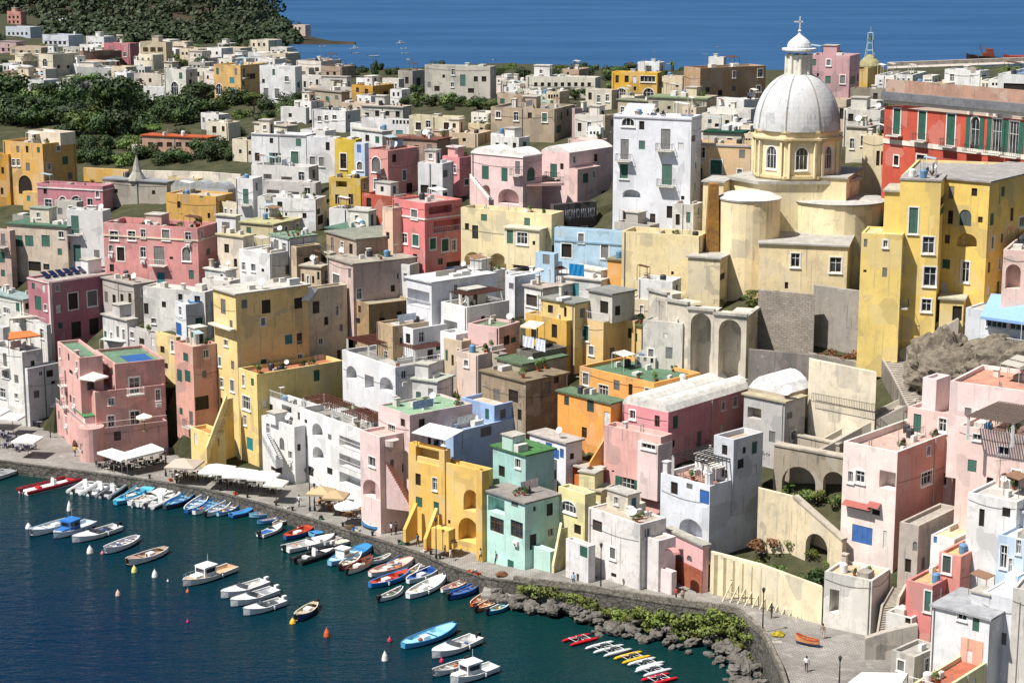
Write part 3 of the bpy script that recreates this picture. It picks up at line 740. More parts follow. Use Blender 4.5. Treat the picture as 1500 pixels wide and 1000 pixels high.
b = B('dark rose palace with white quoins and solar panels on its flat roof', 72,413, 40,223, 520,45,'#b0707a','#aaa49c',.35,'56,444,9,20,s;107,441,14,24,dt;135,437,14,22,kt;168,431,10,18,kat;112,483,14,24,d;138,478,14,24,d;180,425,7,6,d;196,470,8,9,d;165,500,11,10,d;52,490,8,16,s', cornice=(.3,'#d9c4bc'), wear=.35)
DARKROSE = b
mb = MB()
for i in range(7):
    p = spot(b,.1 + i*.07,.62,.25); mb.box(p, b.dR*1.0, b.dL*1.9 + ZV*.7, ZV*.06)
mb.build('solar_panel', paint('#141c3a', .15, .6, var=0), b.bld)
kiosk(b,.55,.7,2.6,2.2,2.2,'#e0dedb'); chimney(b,.8,.3)
mb = MB(); p = b.C; mb.box(Vector((p.x,p.y,b.zb)) - b.dR*.06 - b.dL*.06, b.dR*.5, b.dL*.5, ZV*(b.zt-b.zb-.3)); mb.build('corner_quoin', wall_mat('#dcc6c0',.3), b.bld)
# left bottom white cluster
b = B('white house with a veranda beside the dark rose palace', 68,476, 8,74, 540,45,'#d8d3cc','#b5b0a6',.3,'24,470,10,9,n;42,468,12,9,n;58,470,10,9,n;24,505,8,12,g', wear=.6)
roof_rail(b,'L')
b = B('white house below an orange roof awning in the left corner', 32,516, -22,62, 612,50,'#dbd8d2','#8d8880',.8,'8,548,10,10,g;24,555,6,12,k;2,575,12,14,g;24,580,5,8,g;48,532,6,8,d', wear=.7)
ORANGEAWN = b
b = B('grey white house right of the orange awning house', 40,540, 30,88, 612,48,'#d0cfd0','#a09a92',.3,'60,547,6,7,g;73,547,10,10,d;78,560,6,5,d', wear=.5)
B('white house with a flat roof at the left edge above the square', 4,480, -40,14, 560,55,'#d9d6d0','#a8b4b4',.5,'-6,500,8,12,s;-8,520,8,10,g', wear=.7)
B('teal grey roofed house at the left edge under the dark rose palace', 34,440, -22,60, 505,48,'#cfccc4','#8fa3a0',0,'10,455,9,9,g;-4,456,9,9,g;42,448,10,9,d', wear=.7)
# behind the yellow tower
b = B('long weathered white house left of the yellow tower', 300,428, 209,318, 478,64,'#d6d2ca','#c8c0b2',.3,'214,452,7,16,d;240,446,6,9,d;225,470,7,8,g', wear=.9); chimney(b,.3,.4); antenna(b,.6,.2)
b = B('small white terrace house with a blue tub on its roof', 272,446, 256,312, 498,36,'#d6d7da','#d0cdc6',.4,'292,474,11,18,s;262,482,8,18,b', wear=.4)
TUB = b
b = B('pale grey walled terrace under a green canopy behind the pink house', 231,490, 188,240, 540,44,'#bdb9b4','#a9a59a',.6,'208,500,7,9,d', wear=.6); GREYTERR = b
b = B('yellow walled terrace house left of the tall yellow tower', 258,494, 228,262, 560,44,'#e0c88a','#c6bba2',.4,'238,512,6,10,d;240,535,12,8,d')
b = B('narrow salmon house with green shutters left of the tall yellow tower', 282,508, 255,319, 640,40,'#d29b8a','#c9b79f',.4,'272,523,7,12,s;275,551,8,17,s;263,550,7,18,s;296,590,20,20,d', wear=.7)
SALMNARROW = b
wallthing0=1
# ---- the yellow tower with its wing
b = B('tall yellow ochre tower house with a flat grey roof', 345,432, 312,451, 640,38,'#e8c884','#c3bdb2',0,'390,449,13,20,d;327,449,7,22,k;331,502,6,9,g;423,497,11,14,c;460,440,1,1,d;437,444,12,16,d', wear=.5, over=.35)
TOWER = b
mb = MB(); p = Vector((b.C.x,b.C.y,0))
q = atY(345,484,b.C.y); mb.box(Vector((b.C.x,b.C.y,q.z)) - b.dR*.15 - b.dL*0, b.dL*b.wL, -b.dR*.9, ZV*.25); mb.build('balcony', wall_mat('#d8cdb4',.6), b.bld)
b2 = block(b.bld, 451,424, 440,508, 560,38,'#d8c8a8','#b3aca0',.4,'463,450,10,18,m;478,470,6,12,d;494,455,5,14,g;500,480,5,10,k;470,500,6,9,g', D=b.C.y+9, wear=.95)
b3 = block(b.bld, 376,548, 349,502, 680,38,'#e6c87c','#b0714e',.55,'361,590,11,19,gt;357,565,1,1,d;366,650,9,18,c', D=b.C.y-4.5, wear=.45)
WING = b3
ROOFS.append(b3)
st = block(b.bld, 306,636, 279,330, 678,38,'#e6c87c','#c98a54',.5,'', D=b.C.y-5.5)
# outside stair
def stair(bld, p, q, w, n, c, nrm=None, side='wall', treadc=None, hgt=None, name='stair'):
    """solid flight from p up to q; w = width vector"""
    mb = MB(); p = Vector(p); q = Vector(q); w = Vector(w)
    for i in range(n):
        a = p + (q - p) * (i / n); z0 = min(p.z, q.z) - (hgt if hgt is not None else 0)
        run = Vector((q.x - p.x, q.y - p.y, 0)) / n
        top = p.z + (q.z - p.z) * (i + 1) / n
        o = Vector((a.x, a.y, z0 if hgt is not None else top - 1.0))
        mb.box(o, run, w, ZV * (top - o.z), 0)
        mb.box(Vector((a.x, a.y, top)), run * 1.06, w, ZV * .05, 1)
    o = mb.build(name, [wall_mat(c, .5), roof_mat(treadc or c)], bld)
    return o
def parapet(bld, p, q, t, h, c, name='stair_parapet', below=0.0):
    p = Vector(p); q = Vector(q); d = Vector((q.x-p.x, q.y-p.y, 0)); n = Vector((-d.y, d.x, 0)).normalized() * t
    mb = MB(); lo = ZV * -below; hi = ZV * h
    A = [p + lo, q + lo, q + hi, p + hi]; Bq = [x + n for x in A]
    mb.poly(A); mb.poly(Bq[::-1])
    for i in range(4):
        j = (i + 1) % 4; mb.poly([A[j], A[i], Bq[i], Bq[j]])
    return mb.build(name, wall_mat(c, .4), bld)
D0 = st.C.y
pA = atY(301,664,D0-1.2); pB = atY(331,585,D0+3.5)
stair(b.bld, pA, pB, (.9,1.0,0), 14, '#d9b35e', hgt=2.0, treadc='#cfc6b4'); parapet(b.bld, pA, pB, -.25, .9, '#e6cc8a', below=1.5)
# brown cubes right of the tower
b = B('lilac and brown cube house with a flat grey roof right of the yellow tower', 517,388, 480,609, 470,33,'#c9b0a6','#a39a8c',0,'493,413,10,22,kt;499,413,1,1,d;505,440,8,9,d', wear=.75)
CUBE = b; chimney(b,.5,.6); dish(b,.15,.8)
block(b.bld, 522,352, 478,611, 390,33,'#a58e78','#8b8d7e',0,'560,375,9,9,d', D=b.C.y+7, wear=.9)
block(b.bld, 540,446, 516,604, 520,33,'#a98a62','#a39a84',.3,'560,470,8,10,d;585,462,8,12,d;525,470,5,8,d', D=b.C.y-3, wear=.9)
b = B('brown shaded house with a tiled ledge below the lilac cube house', 575,478, 552,640, 560,36,'#b39a78','#a5917a',.3,'590,500,9,12,d;615,492,9,12,d', wear=.9)
# row over the brown cubes
b = B('white house with a pale green roof right of the salmon house', 424,350, 396,464, 402,40,'#dcdcdc','#7f9580',0,'405,358,7,14,kt;440,370,1,1,d', wear=.5)
b = B('low white house with two windows in front of the pale green roof', 395,372, 350,440, 425,48,'#e0dedb','#d5d2cc',.3,'357,390,5,12,g;371,392,6,11,g;385,396,4,5,d', wear=.5)
antenna(b,.3,.3,5); antenna(b,.6,.4,4)
b = B('tan house under a teal awning right of the pale green roofed house', 434,362, 426,470, 410,40,'#cbb08c','#8a9a90',.3,'450,385,10,16,d', wear=.8)
b = B('white tower house with a dark shuttered window left of the green roofs', 345,318, 316,352, 360,62,'#e0dedc','#c9c6ae',0,'331,336,11,21,k', wear=.5)
b = B('white house with an outside stair below the white tower house', 356,348, 318,372, 400,55,'#d9cbb6','#c2b68f',0,'332,364,7,13,d;345,385,5,12,d;360,375,6,9,d', wear=.8)
b = B('long white windowless house with small vents above the green roofs', 462,292, 377,478, 335,72,'#dedcda','#b9b5ac',.5,'391,308,2.5,6,d;419,314,2.5,5,d;446,316,6,8,d;440,300,1,1,d', wear=.6)
LONGWHITE = b; chimney(b,.3,.5); antenna(b,.5,.3)
b = B('white tall house with a green shuttered balcony window left of the long windowless house', 370,262, 345,384, 330,70,'#dddad8','#c9c4bc',.4,'360,288,8,22,sr', wear=.5)
b = B('pale concrete terrace house over the long windowless house', 462,268, 378,470, 300,72,'#cfc9c2','#b9b2a8',.8,'400,284,18,12,n;430,286,16,10,n', wear=.8)
b = B('small white stepped house right of the long windowless house', 530,308, 482,546, 345,66,'#dedbd9','#c9c4bc',.5,'495,335,5,7,d;525,333,7,8,d', wear=.5)
b = B('dark green flat roofed house in front of the white stepped house', 560,342, 478,592, 372,60,'#b3a896','#5a7a68',0,'', wear=.8)
b = B('white hut with a dark window on the green roofs', 551,360, 505,566, 392,62,'#dcdad6','#c3c0b8',.2,'540,352,10,10,d', wear=.5)
b = B('pale olive flat roofed house left of the green roofs', 400,330, 352,440, 366,62,'#c9bd94','#b3ac7f',0,'', wear=.7)
b = B('white house with pots on a long balustrade below the blue white facade', 452,245, 368,466, 290,70,'#d9d5cf','#c6bfb4',.7,'392,262,12,14,n;420,266,16,14,n', wear=.6)
b = B('white facade house with two green shuttered windows and a grey cornice', 448,198, 368,462, 262,70,'#e0dfde','#b9b8b6',.4,'403,234,8,20,S;432,232,11,20,st', cornice=(.3,'#9d9aa0'))
antenna(b,.4,.4)
b = B('white house with two shuttered windows left of the yellow narrow house', 492,202, 449,500, 268,72,'#dbdadb','#c2c0bd',.4,'458,236,8,13,kt;471,237,7,13,kt', wear=.4)
b = B('narrow yellow house with a brown door left of the blue white sliver', 521,205, 490,530, 270,70,'#d8b93e','#b9b4a8',.4,'503,236,9,22,mt', wear=.3)
b = B('yellow lower wing with a loggia under the narrow yellow house', 528,262, 482,540, 320,66,'#c9a84a','#a89a80',.4,'500,270,16,9,n;494,292,6,14,d;514,292,7,16,d', wear=.7)
b = B('thin blue and white house between the yellow and the pink house', 534,210, 519,540, 300,66,'#c3d2e6','#bdbab4',.4,'527,243,8,12,kat;526,218,6,12,b', wear=.3)
b = B('pink house with an arched black window under a dark roof', 568,221, 532,614, 292,52,'#d9998f','#8a5a50',.3,'551,241,13,22,kat;552,270,8,15,ct;600,275,9,14,d;578,272,3,5,d', wear=.4)
PINKARCH = b; dish(b,.4,.2,r=.55)
b = B('long dark terracotta roofed house behind the pink arched window house', 640,206, 566,660, 240,62,'#a58878','#7a4f44',0,'585,214,6,6,d;610,216,6,6,d', wear=.7); dish(b,.3,.3,r=.6); antenna(b,.7,.5,4)
b = B('white terraced house right of the pink arched window house', 648,240, 612,664, 300,66,'#dbdadb','#cfcdca',.4,'622,277,12,12,d;636,276,7,11,d;641,232,8,8,g', wear=.4)
b = B('small pink cube with a dark double window left of the pale pink palace', 673,231, 648,693, 285,48,'#d98f90','#c7b3ae',.3,'660,247,16,11,gt', wear=.3)
block(b.bld, 671,217, 656,680, 232,48,'#d9a09a','#d6c8c2',0,'', on=b)
b = B('pale pink palace with vaulted white roofs and a green balcony', 766,229, 690,794, 312,51,'#e6c6c2','#e4dfd8',0,'711,253,10,20,s;739,256,9,20,s;712,281,12,20,na;745,288,30,22,na;778,255,12,20,sa', vault=-1.0, wear=.35, cornice=(.3,'#e4dcd6'))
PALACE = b
b2 = block(b.bld, 834,224, 793,898, 312,51,'#e6c6c2','#e4dfd8',0,'811,250,10,20,sr;823,244,5,9,d;858,261,8,14,s;885,290,14,22,da', D=b.C.y+4, vault=-1.0, wear=.35)
b3 = block(b.bld, 846,248, 834,880, 312,51,'#e2c0b8','#d9c4bc',.4,'858,261,8,14,s', D=b.C.y+2.5, wear=.35)
mb = MB(); q = atY(800,273,b.C.y); 
mb.box(q - Vector((3.2,0,0)), (6.2,1.0,0), (-.6,2.5,0), ZV*.3); bo = mb.build('terrace', wall_mat('#d9b0a8'), b.bld)
railing(bo, lambda u,v,d=0: q - Vector((3.2,0,0)) + Vector((.987,.16,0))*u + ZV*v, 0, 6.2, .3, 0, '#2f3a36', 1.1, step=.25)
# outside stair of the palace
pA = atY(716,296,b.C.y-5.5); pB = atY(688,262,b.C.y-.5); stair(b.bld, pA, pB, (.8,1.0,0), 12, '#e0bcb4', treadc='#c9c2ba', hgt=1); parapet(b.bld, pA, pB, -.2, .8, '#e9e2dc')
# salmon-red loggia house
b = B('pink and red house with stacked loggias left of the cream arcade', 622,298, 575,677, 412,42,'#dd7f7c','#b9a89e',.4,'607,314,9,13,kt;592,349,9,14,gt;609,352,9,16,st;608,384,6,24,d;634,357,9,16,st;652,359,10,18,st;665,359,6,15,gt;655,331,40,18,nr;645,307,34,11,nR;645,383,7,9,m;664,391,20,16,d', wear=.35, cornice=(2.6,'#e6dcd6'))
b2 = block(b.bld, 575,305, 560,590, 380,42,'#d9b8a0','#c2b09c',.5,'568,345,5,10,d', D=b.C.y+3)
b = B('low red terrace house behind the pink and red loggia house', 606,292, 530,630, 335,50,'#b5553f','#a88a80',.5,'566,310,10,8,d;590,306,14,10,n', wear=.6)
# cream arcade house
b = B('cream yellow house with three arches at its foot', 808,314, 675,826, 402,62,'#e0cfa2','#cfc2a0',.7,'693,381,26,24,na;729,383,25,24,na;768,386,30,24,na;696,340,9,20,m;684,332,6,10,d;745,347,10,22,st;790,347,5,10,d', wear=.35)
ARCADE = b
b2 = block(b.bld, 790,338, 739,801, 362,62,'#e2d2a8','#d9cdb0',0,'765,349,15,17,gt;782,356,4,6,d;747,347,9,20,s', D=b.C.y-1.6)
# sign house
b = B('dark walled roof house with a white slogan painted on it', 811,300, 806,874, 345,30,'#5a5450','#cfcabf',.5,'', wear=.3, auto=0)
SIGN = b
b = B('pale blue house with two barred windows below the slogan wall', 912,340, 812,918, 402,66,'#aac6d8','#b5aea6',.9,'830,367,15,20,dt;886,368,11,20,kt;818,390,10,14,b', wear=.35, cornice=(2.0,'#8aa6b8'))
block(b.bld, 812,372, 784,818, 400,60,'#a9c4d6','#bfb8ac',.3,'800,380,10,14,k', D=b.C.y-2)
b = B('long cream garden wall house left of the church apse', 1024,346, 911,1040, 440,66,'#e3cf9e','#a8a296',.9,'936,372,1,1,d;985,400,4,5,d', wear=.5, auto=.2)
CREAMWALL = b
b = B('small orange cube house with a mossy flat roof', 937,385, 890,964, 432,56,'#e0a457','#84826a',0,'926,401,11,19,kt;948,401,9,20,d', wear=.25)
# great white house
b = B('great white house with an arched attic window and grey shutters', 1013,172, 899,1028, 338,66,'#e1e1e5','#d4d4d8',.35,'920,179,18,12,gat;915,219,12,30,kr;975,204,14,30,kr;914,251,12,21,st;977,256,15,30,sr;925,284,26,12,na;925,317,25,18,d;985,311,17,18,d;956,321,8,16,m;1000,290,5,6,d', wear=.3, cornice=(.45,'#bdbcc2'))
WHITEHOUSE = b
mb = MB(); p = spot(b,.5,.6); mb.box(p, b.dL*4.5, b.dR*2.5, ZV*.2); mb.box(p+ZV*.2, b.dL*4.5, b.dR*2.5+ZV*1.4, ZV*.06); mb.build('skylight', paint('#cfd0d2'), b.bld)
antenna(b,.2,.2,3.5); antenna(b,.8,.8,3.5)
b = B('tan house with one green shuttered window and a grey cornice left of the dome', 1100,212, 1012,1112, 300,70,'#d9b98f','#8d8f86',.5,'1049,245,17,21,st', wear=.3, cornice=(.4,'#a9a8b0'))
b = B('low house under a dark green roof left of the dome', 1086,196, 1030,1096, 226,68,'#c9bfae','#1f4a38',0,'1050,206,6,6,d', wear=.6)
B('jumbled white terrace house behind the dark green roof', 1075,168, 1028,1108, 206,66,'#d9d2c4','#cfc8bc',.6,'1050,185,6,8,d;1065,180,6,8,d;1040,178,5,6,d', wear=.8)
B('mossy green roofed stone house left of the jumbled terrace', 1035,146, 950,1050, 175,66,'#b3aa94','#7f8f6c',0,'980,158,5,5,d', wear=.8)
# ---- centre: white slabs and ochre cluster
b = B('modern white house with a glazed balcony and a long flat roof', 632,415, 595,725, 520,40,'#d9d9de','#cfd1cf',0,'613,437,32,24,nr;608,486,20,14,n', wear=.2)
C1 = b
block(b.bld, 605,482, 572,655, 525,40,'#dcdbda','#c9c6c0',.5,'', D=b.C.y-4, wear=.3)
mb = MB(); p = spot(b,.55,.5,.1); mb.box(p, b.dR*3.4, b.dL*2.2+ZV*.5, ZV*.06); mb.build('solar_panel', paint('#1a2340',.15,.6,var=0), b.bld)
b = B('white two terrace house with brown pergolas right of the modern white house', 684,450, 646,746, 530,42,'#dedcd8','#bdb8b0',.9,'665,462,1,1,n;660,478,20,16,n', wear=.3)
C2 = b
block(b.bld, 668,490, 645,690, 530,42,'#dedcda','#c6c2bb',.4,'655,478,1,1,d', D=b.C.y-3, wear=.3)
b = B('white cube house with a small grey window left of the mossy grey roofs', 754,405, 740,792, 460,42,'#d9dade','#d6d2ca',.2,'749,419,7,9,k', wear=.5)
b = B('white cube house with one shuttered window in the ochre cluster', 795,424, 768,842, 470,42,'#dedad6','#ab9f94',0,'779,440,16,17,mt', wear=.4)
b = B('low white house with a teal door and broad pale roof', 880,412, 812,905, 440,58,'#dcd9d4','#cbc6bd',0,'843,424,10,19,c', wear=.4)
B('white terrace house with scattered washing under the blue house', 822,405, 740,850, 440,58,'#d4d2d0','#b3a99e',.5,'770,420,6,8,d', wear=.6)
b = B('yellow house with a round ended mossy roof in the ochre cluster', 842,446, 793,866, 540,46,'#dcc07a','#8b8d84',0,'828,457,4,14,d;806,500,8,22,d;816,498,5,8,d', wear=.3)
b = B('ochre house with a cream awning left of the ochre shutter house', 830,470, 770,846, 545,44,'#d2a64e','#b3a27c',.2,'783,488,10,18,d;812,485,8,20,d', wear=.4)
OCHAWN = b
b = B('ochre house with a dark green shutter and a railed roof terrace', 884,472, 846,913, 540,43,'#dcb878','#8f8d84',.15,'858,488,9,21,st', wear=.3)
roof_rail(b,'LR','#c9ccd0',1.1); OCHSHUT = b
b2 = block(b.bld, 897,432, 862,930, 473,43,'#c4bfb4','#8b8a86',0,'885,450,12,18,d;905,455,8,14,d', on=b, wear=.6)
b = B('white gable house with one slit window below the orange cube', 985,412, 935,998, 480,64,'#dedbd8','#cfcac2',.5,'954,442,6,20,k', wear=.5)
b = B('low house under a mossy olive roof beside the aqueduct', 940,478, 908,962, 520,52,'#d9c08a','#6f7a4e',0,'916,492,14,16,g;930,494,7,12,s', wear=.5)
b = B('rough white ruined house left of the tall arches', 1000,474, 942,1012, 560,62,'#c9c4b9','#a9a296',.2,'980,517,10,17,k;975,492,6,8,w;990,540,5,9,d', wear=1.0)
b = B('small pink lower house with an outside stair under the pink cube', 700,520, 669,742, 585,46,'#dcc0ae','#a5a08c',.2,'683,532,6,9,gt;712,545,10,14,d', wear=.5)
b = B('light pink blank cube house below the white pergola house', 731,480, 685,762, 545,56,'#dcb4b0','#7d8f72',.35,'', wear=.15, auto=0); PINKCUBE = b
b = B('brown tumbledown house with green roofs behind the blue house', 770,560, 705,832, 640,42,'#94826c','#8a7a62',0,'728,578,10,16,k;752,580,14,18,d;803,568,9,18,k;815,556,7,10,d', wear=1.0)
block(b.bld, 765,535, 728,830, 565,42,'#a8a08c','#5f7358',0,'', D=b.C.y+5, wear=.9)
block(b.bld, 780,517, 756,830, 545,42,'#6f6a62','#4a4643',.3,'', D=b.C.y+8, wear=.9)
# ================================================================ smaller houses that pack the rise and the far town
FILL = [
 # label, cx, cy, lx, rx, by, wall, roof
 ('small white house right behind the long white house on the headland foot',92,28,72,100,40,'#d6d4d0','#b9aca4'),
 ('pale cube house above the dusty rose block',186,52,170,198,66,'#cdbfb4','#b3a99c'),
 ('white terrace house left of the two tier loggia house',206,74,196,212,98,'#d9d3cb','#b5a59a'),
 ('grey house behind the terracotta brown block',116,70,92,128,86,'#a9a49c','#9c8f86'),
 ('tan long house behind the cream five window house',60,70,14,84,84,'#b9a48c','#a08a7c'),
 ('white low house at the left edge beside the brown white block',0,96,-30,14,112,'#d2cdc6','#a8988c'),
 ('rust roofed house between the cream arch house and the terracotta block',112,94,84,118,106,'#c4ab94','#9a5a48'),
 ('cream house behind the white roofed long house',150,92,116,170,104,'#cdbd9e','#b59a86'),
 ('grey white house right of the long white roofed house',212,98,194,222,118,'#c9c6c2','#a39c94'),
 ('narrow pale house between loggia house and white church front',252,92,240,262,116,'#cbc0ac','#b0a392'),
 ('low grey house behind the white church front',300,92,276,316,112,'#b9b3aa','#a59a90'),
 ('small tan house left of the ochre villa',312,112,292,320,132,'#c3ab88','#b39a80'),
 ('tiny white house behind the flat tan roofed house',334,64,318,348,78,'#d3cfc8','#b0a49a'),
 ('terracotta roofed house left of the large cream bay house',388,66,364,400,80,'#c4b09a','#a0614a'),
 ('white house near the far shore under the headland',420,70,396,430,84,'#d6d2cb','#b5a698'),
 ('long pale house along the far shore road',452,100,410,462,116,'#cdc4b6','#b3a698'),
 ('grey white house between the tall white house and the cypress',478,112,442,486,136,'#cbc6be','#aaa196'),
 ('rubble walled yard house under the long grey wall house',500,136,446,512,158,'#a89c88','#94897c'),
 ('small red roofed house below the ochre outside stair house',540,152,500,552,172,'#cdb59c','#a8604a'),
 ('long low pale house behind the balustraded terrace house',590,158,530,602,180,'#cfc8bc','#b3a89a'),
 ('white lean house left of the ruined grey stone house',584,116,560,592,146,'#c9c4bb','#9f968a'),
 ('low brown house in front of the pale grey four window house',776,140,728,788,164,'#a8937c','#948678'),
 ('white box house right of the pale grey four window house',800,138,776,812,160,'#d6d2ca','#c0b8ac'),
 ('green roofed hut behind the orange turret',776,130,752,784,150,'#b3b8a6','#5a7a5c'),
 ('pale house with a broad roof left of the bright yellow villa',896,132,858,904,160,'#cdc2ae','#b5a996'),
 ('old stone house in front of the bright yellow villa',960,150,905,972,178,'#b0a48c','#8a8c72'),
 ('white roofed shed house left of the great white house',884,170,842,898,212,'#d0cac0','#c9c4ba'),
 ('cream house in front of the huge brown block',1040,142,992,1052,172,'#cfc0a2','#a5987f'),
 ('white house with a blue roof tarp in front of the huge brown block',1090,146,1050,1100,180,'#d9d6d0','#8fa8b8'),
 ('flat tan house at the foot of the lilac pink block',1240,146,1196,1250,190,'#c4ad92','#a8988a'),
 ('low white house above the white rubble house',1284,148,1250,1296,178,'#d0cbc2','#b3a99c'),
 ('grey roofed house between the dome and the cream two window house',1272,188,1240,1284,235,'#d6cbb0','#a8a296'),
 ('white house behind the pale cream cube house',320,168,294,336,190,'#d0ccc6','#b0a698'),
 ('long cream house right of the pale cream cube house',420,186,372,436,214,'#d3c9b4','#b5aa9a'),
 ('white box house behind the white balustraded terrace house',476,192,440,492,222,'#dad7d3','#c4bdb3'),
 ('low white house behind the thin blue and white house',560,194,516,574,222,'#d9d6d4','#bfb8b0'),
 ('tan house behind the small pink cube',660,204,622,672,230,'#c9b096','#a58c7a'),
 ('white terrace house behind the pale pink palace',760,202,722,776,230,'#dcd8d2','#c9c2b8'),
 ('salmon roofed house right of the pale pink palace vaults',876,206,832,890,240,'#d9b8ac','#c9bdb0'),
 ('grey house with a flat roof at the foot of the great white house',952,330,900,966,366,'#b5aea4','#9a958c'),
 ('white washed low house right of the great white house foot',1016,300,985,1030,350,'#d9d4ca','#b9b0a2'),
 ('yellowish low house behind the ochre flat roofed house',290,262,246,304,290,'#d3b87e','#b0a48c'),
 ('grey terrace house behind the green roofed three shutter house',112,296,80,122,325,'#b9b3a8','#8a9486'),
 ('cream house right of the ochre flat roofed house',352,300,318,362,330,'#d6c9ac','#b9ae98'),
 ('white house in front of the salmon pink house right side',330,398,300,346,425,'#dcd9d5','#cfcac0'),
 ('long white awned house behind the yellow tower roof',336,412,296,352,446,'#d9d2c8','#d6cfc4'),
 ('tan block house between the yellow tower and lilac cube house',470,392,440,484,430,'#cbb89a','#b5ab98'),
 ('white stepped house in front of the pink and red loggia house',600,388,562,614,430,'#d8d4ce','#b9b2a8'),
 ('grey white terrace house in front of the cream arcade',720,398,672,742,440,'#d3d2d0','#c9c6c0'),
 ('white house with a flat cream roof left of the orange cube house',880,398,838,892,430,'#dcd8d0','#cfc9bc'),
 ('beige wall house below the orange cube house',960,440,920,974,480,'#d6c8a8','#b0a690'),
 ('small ochre house right of the ochre shutter house',930,470,900,946,520,'#d6b474','#8d8a6c'),
 ('white ruin house under the beige wall house',960,500,930,972,560,'#cfc9be','#a9a196'),
 ('grey house behind the brown tumbledown house',730,520,700,744,570,'#b5a898','#8f8a7c'),
 ('tan house left of the light pink blank cube house',676,500,650,690,560,'#c9b49a','#a9a090'),
 ('low white house behind the pale green roof',640,560,604,664,610,'#d3d0ca','#b0b5a6'),
 ('white roofed hut beside the rose vault',1000,560,966,1016,600,'#d9d3c6','#c9c3b6'),
 ('pale yellow hut between lemon and orange house',880,720,850,896,770,'#ddd09c','#b9ae94'),
 ('cream house behind the weathered white harbour house',930,740,888,946,800,'#d9ccb4','#b9ab94'),
 ('white house at the left edge behind the orange awning house',-20,460,-60,-4,560,'#d6d2cc','#a8aeb0'),
 ('grey house between the dark rose palace and the salmon house',196,418,150,226,470,'#b3aaa2','#a39a90'),
 ('small white house under the dark rose palace shaded side',186,470,150,200,520,'#cfcac6','#b5aea6'),
]
rq = random.Random(31)
for label,cx,cy,lx,rx,by,wall,roof in FILL:
    n = rq.choice((2,3,3,4)); ws = []
    for i in range(n):
        x = lx + (cx-lx)*(i+.5)/n; hgt = by-cy
        ws.append(f'{x},{cy+hgt*rq.uniform(.3,.5)},{max(3,min(9,(cx-lx)/n*.4))},{max(4,min(16,hgt*rq.uniform(.28,.42)))},{rq.choice(["d","g","k","s","d","m","gt"])}')
    b = B(label,cx,cy,lx,rx,by,rq.choice((44,52,60,66)),wall,roof,rq.choice((.2,.4,.6,0)),';'.join(ws),wear=rq.choice((.4,.6,.8)), step=.6)
    if rq.random()<.15: kiosk(b,rq.uniform(.3,.7),rq.uniform(.4,.7),2.2,2.2,1.9,wall)

# tiny pale houses packed between the others in the far town
rq = random.Random(77)
for i in range(90):
    if i < 32: x, y = rq.uniform(0, 430), rq.uniform(58, 112)
    elif i < 75: x, y = rq.uniform(380, 1090), rq.uniform(112, 200)
    else: x, y = 1282 + (i - 75) * 14, rq.uniform(108, 124)
    w = rq.uniform(22, 46); hh = rq.uniform(8, 15)
    c = rq.choice(['#e4e1dc','#e6e4e0','#e2dccb','#e0d4ba','#d3c2a6','#dccdc2','#e3e0da','#e4dccd'])
    B('small pale flat roofed house packed among the houses of the far town', x + w*.6, y, x, x + w*1.05, y + hh + 14, rq.choice((50,58,64)), c, rq.choice(['#b9b3a8','#a89e92','#c4bfb4','#9fa096']), rq.choice((.2,.4,.6)), grid(x+2, x+w*.55, y+3, y+hh, rq.choice((2,3,4)), 1, 3, rq.uniform(4,7), rq.choice(('d','k','g','d'))), wear=.5, group='small pale houses of the far town', step=.25)
# ================================================================ harbour front
def pergola(label, p0, ux, uy, h, c='#5a3226', posts='#d9d7d2', group=None, slats=14):
    t = thing('pergola', label, 'pergola', p0)
    mb = MB(); p0 = Vector(p0); ux = Vector(ux); uy = Vector(uy)
    for i in range(slats + 1):
        mb.box(p0 + ZV * h + uy * (i / slats) - uy.normalized() * .09, ux, uy.normalized() * .18, ZV * .07)
    for i in range(5): mb.box(p0 + ZV * (h + .08) + ux * (i / 4), ux.normalized() * .1, uy, ZV * .05)
    mb.build('slats', paint(c, .8), t)
    for a in (0.03, .97):
        for b_ in (0.03, .97):
            m2 = MB(); q = p0 + ux * a + uy * b_; m2.cbox(q - ZV*.1, .28, .28, h + .1); m2.build('post', paint(posts, .8), t)
    return t
def roof_pergola(label, b, u0, v0, u1, v1, h, **k):
    return pergola(label, spot(b, u0, v0), b.dR * b.wR * (u1 - u0), b.dL * b.wL * (v1 - v0), h, **k)
# ---- pink harbour house (left)
pk = thing('house', 'pink harbour house with arcade, balustraded terrace and green and blue roof', 'house', atY(127,672,groundD(127,672)))
PB = block(pk, 127,630, 82,245, 672,27,'#dba59c','#c9b5a8',.9,'94,655,11,30,na;111,660,10,30,na;160,662,16,12,d;196,664,22,16,da;215,660,14,10,d', wear=.35)
PINKH = PB; ROOFS.append(PB)
DD = PB.C.y
P1 = block(pk, 139,574, 96,241, 640,27,'#d29c92','#b9a59b',.5,'163,588,9,10,g;163,617,10,16,gt;198,612,14,20,gt;197,566,14,19,gRr', D=DD+2.2, wear=.35)
P2 = block(pk, 168,533, 139,241, 580,27,'#d29c92','#6a8a70',.45,'197,563,15,20,gt', D=DD+4.2, wear=.35)
P3 = block(pk, 116,524, 84,150, 620,27,'#dba89e','#6a8a70',.45,'104,545,5,6,d', D=DD+3.4, wear=.35)
mb = MB(); mb.lathe(PB.C + ZV*(PB.zb) + PB.dR*.9 + PB.dL*.9, [(1.9,0),(1.9,PB.zt-PB.zb+.3)], 20); mb.build('corner_turret', wall_mat('#dba59c',.3), pk, smooth=False)
co = MB(); q = spot(PB,.03,.12,0); co.box(q, PB.dR*1.9, PB.dL*5.2, ZV*2.3); co.build('garden_room', wall_mat('#d9cdc4',.3), pk)
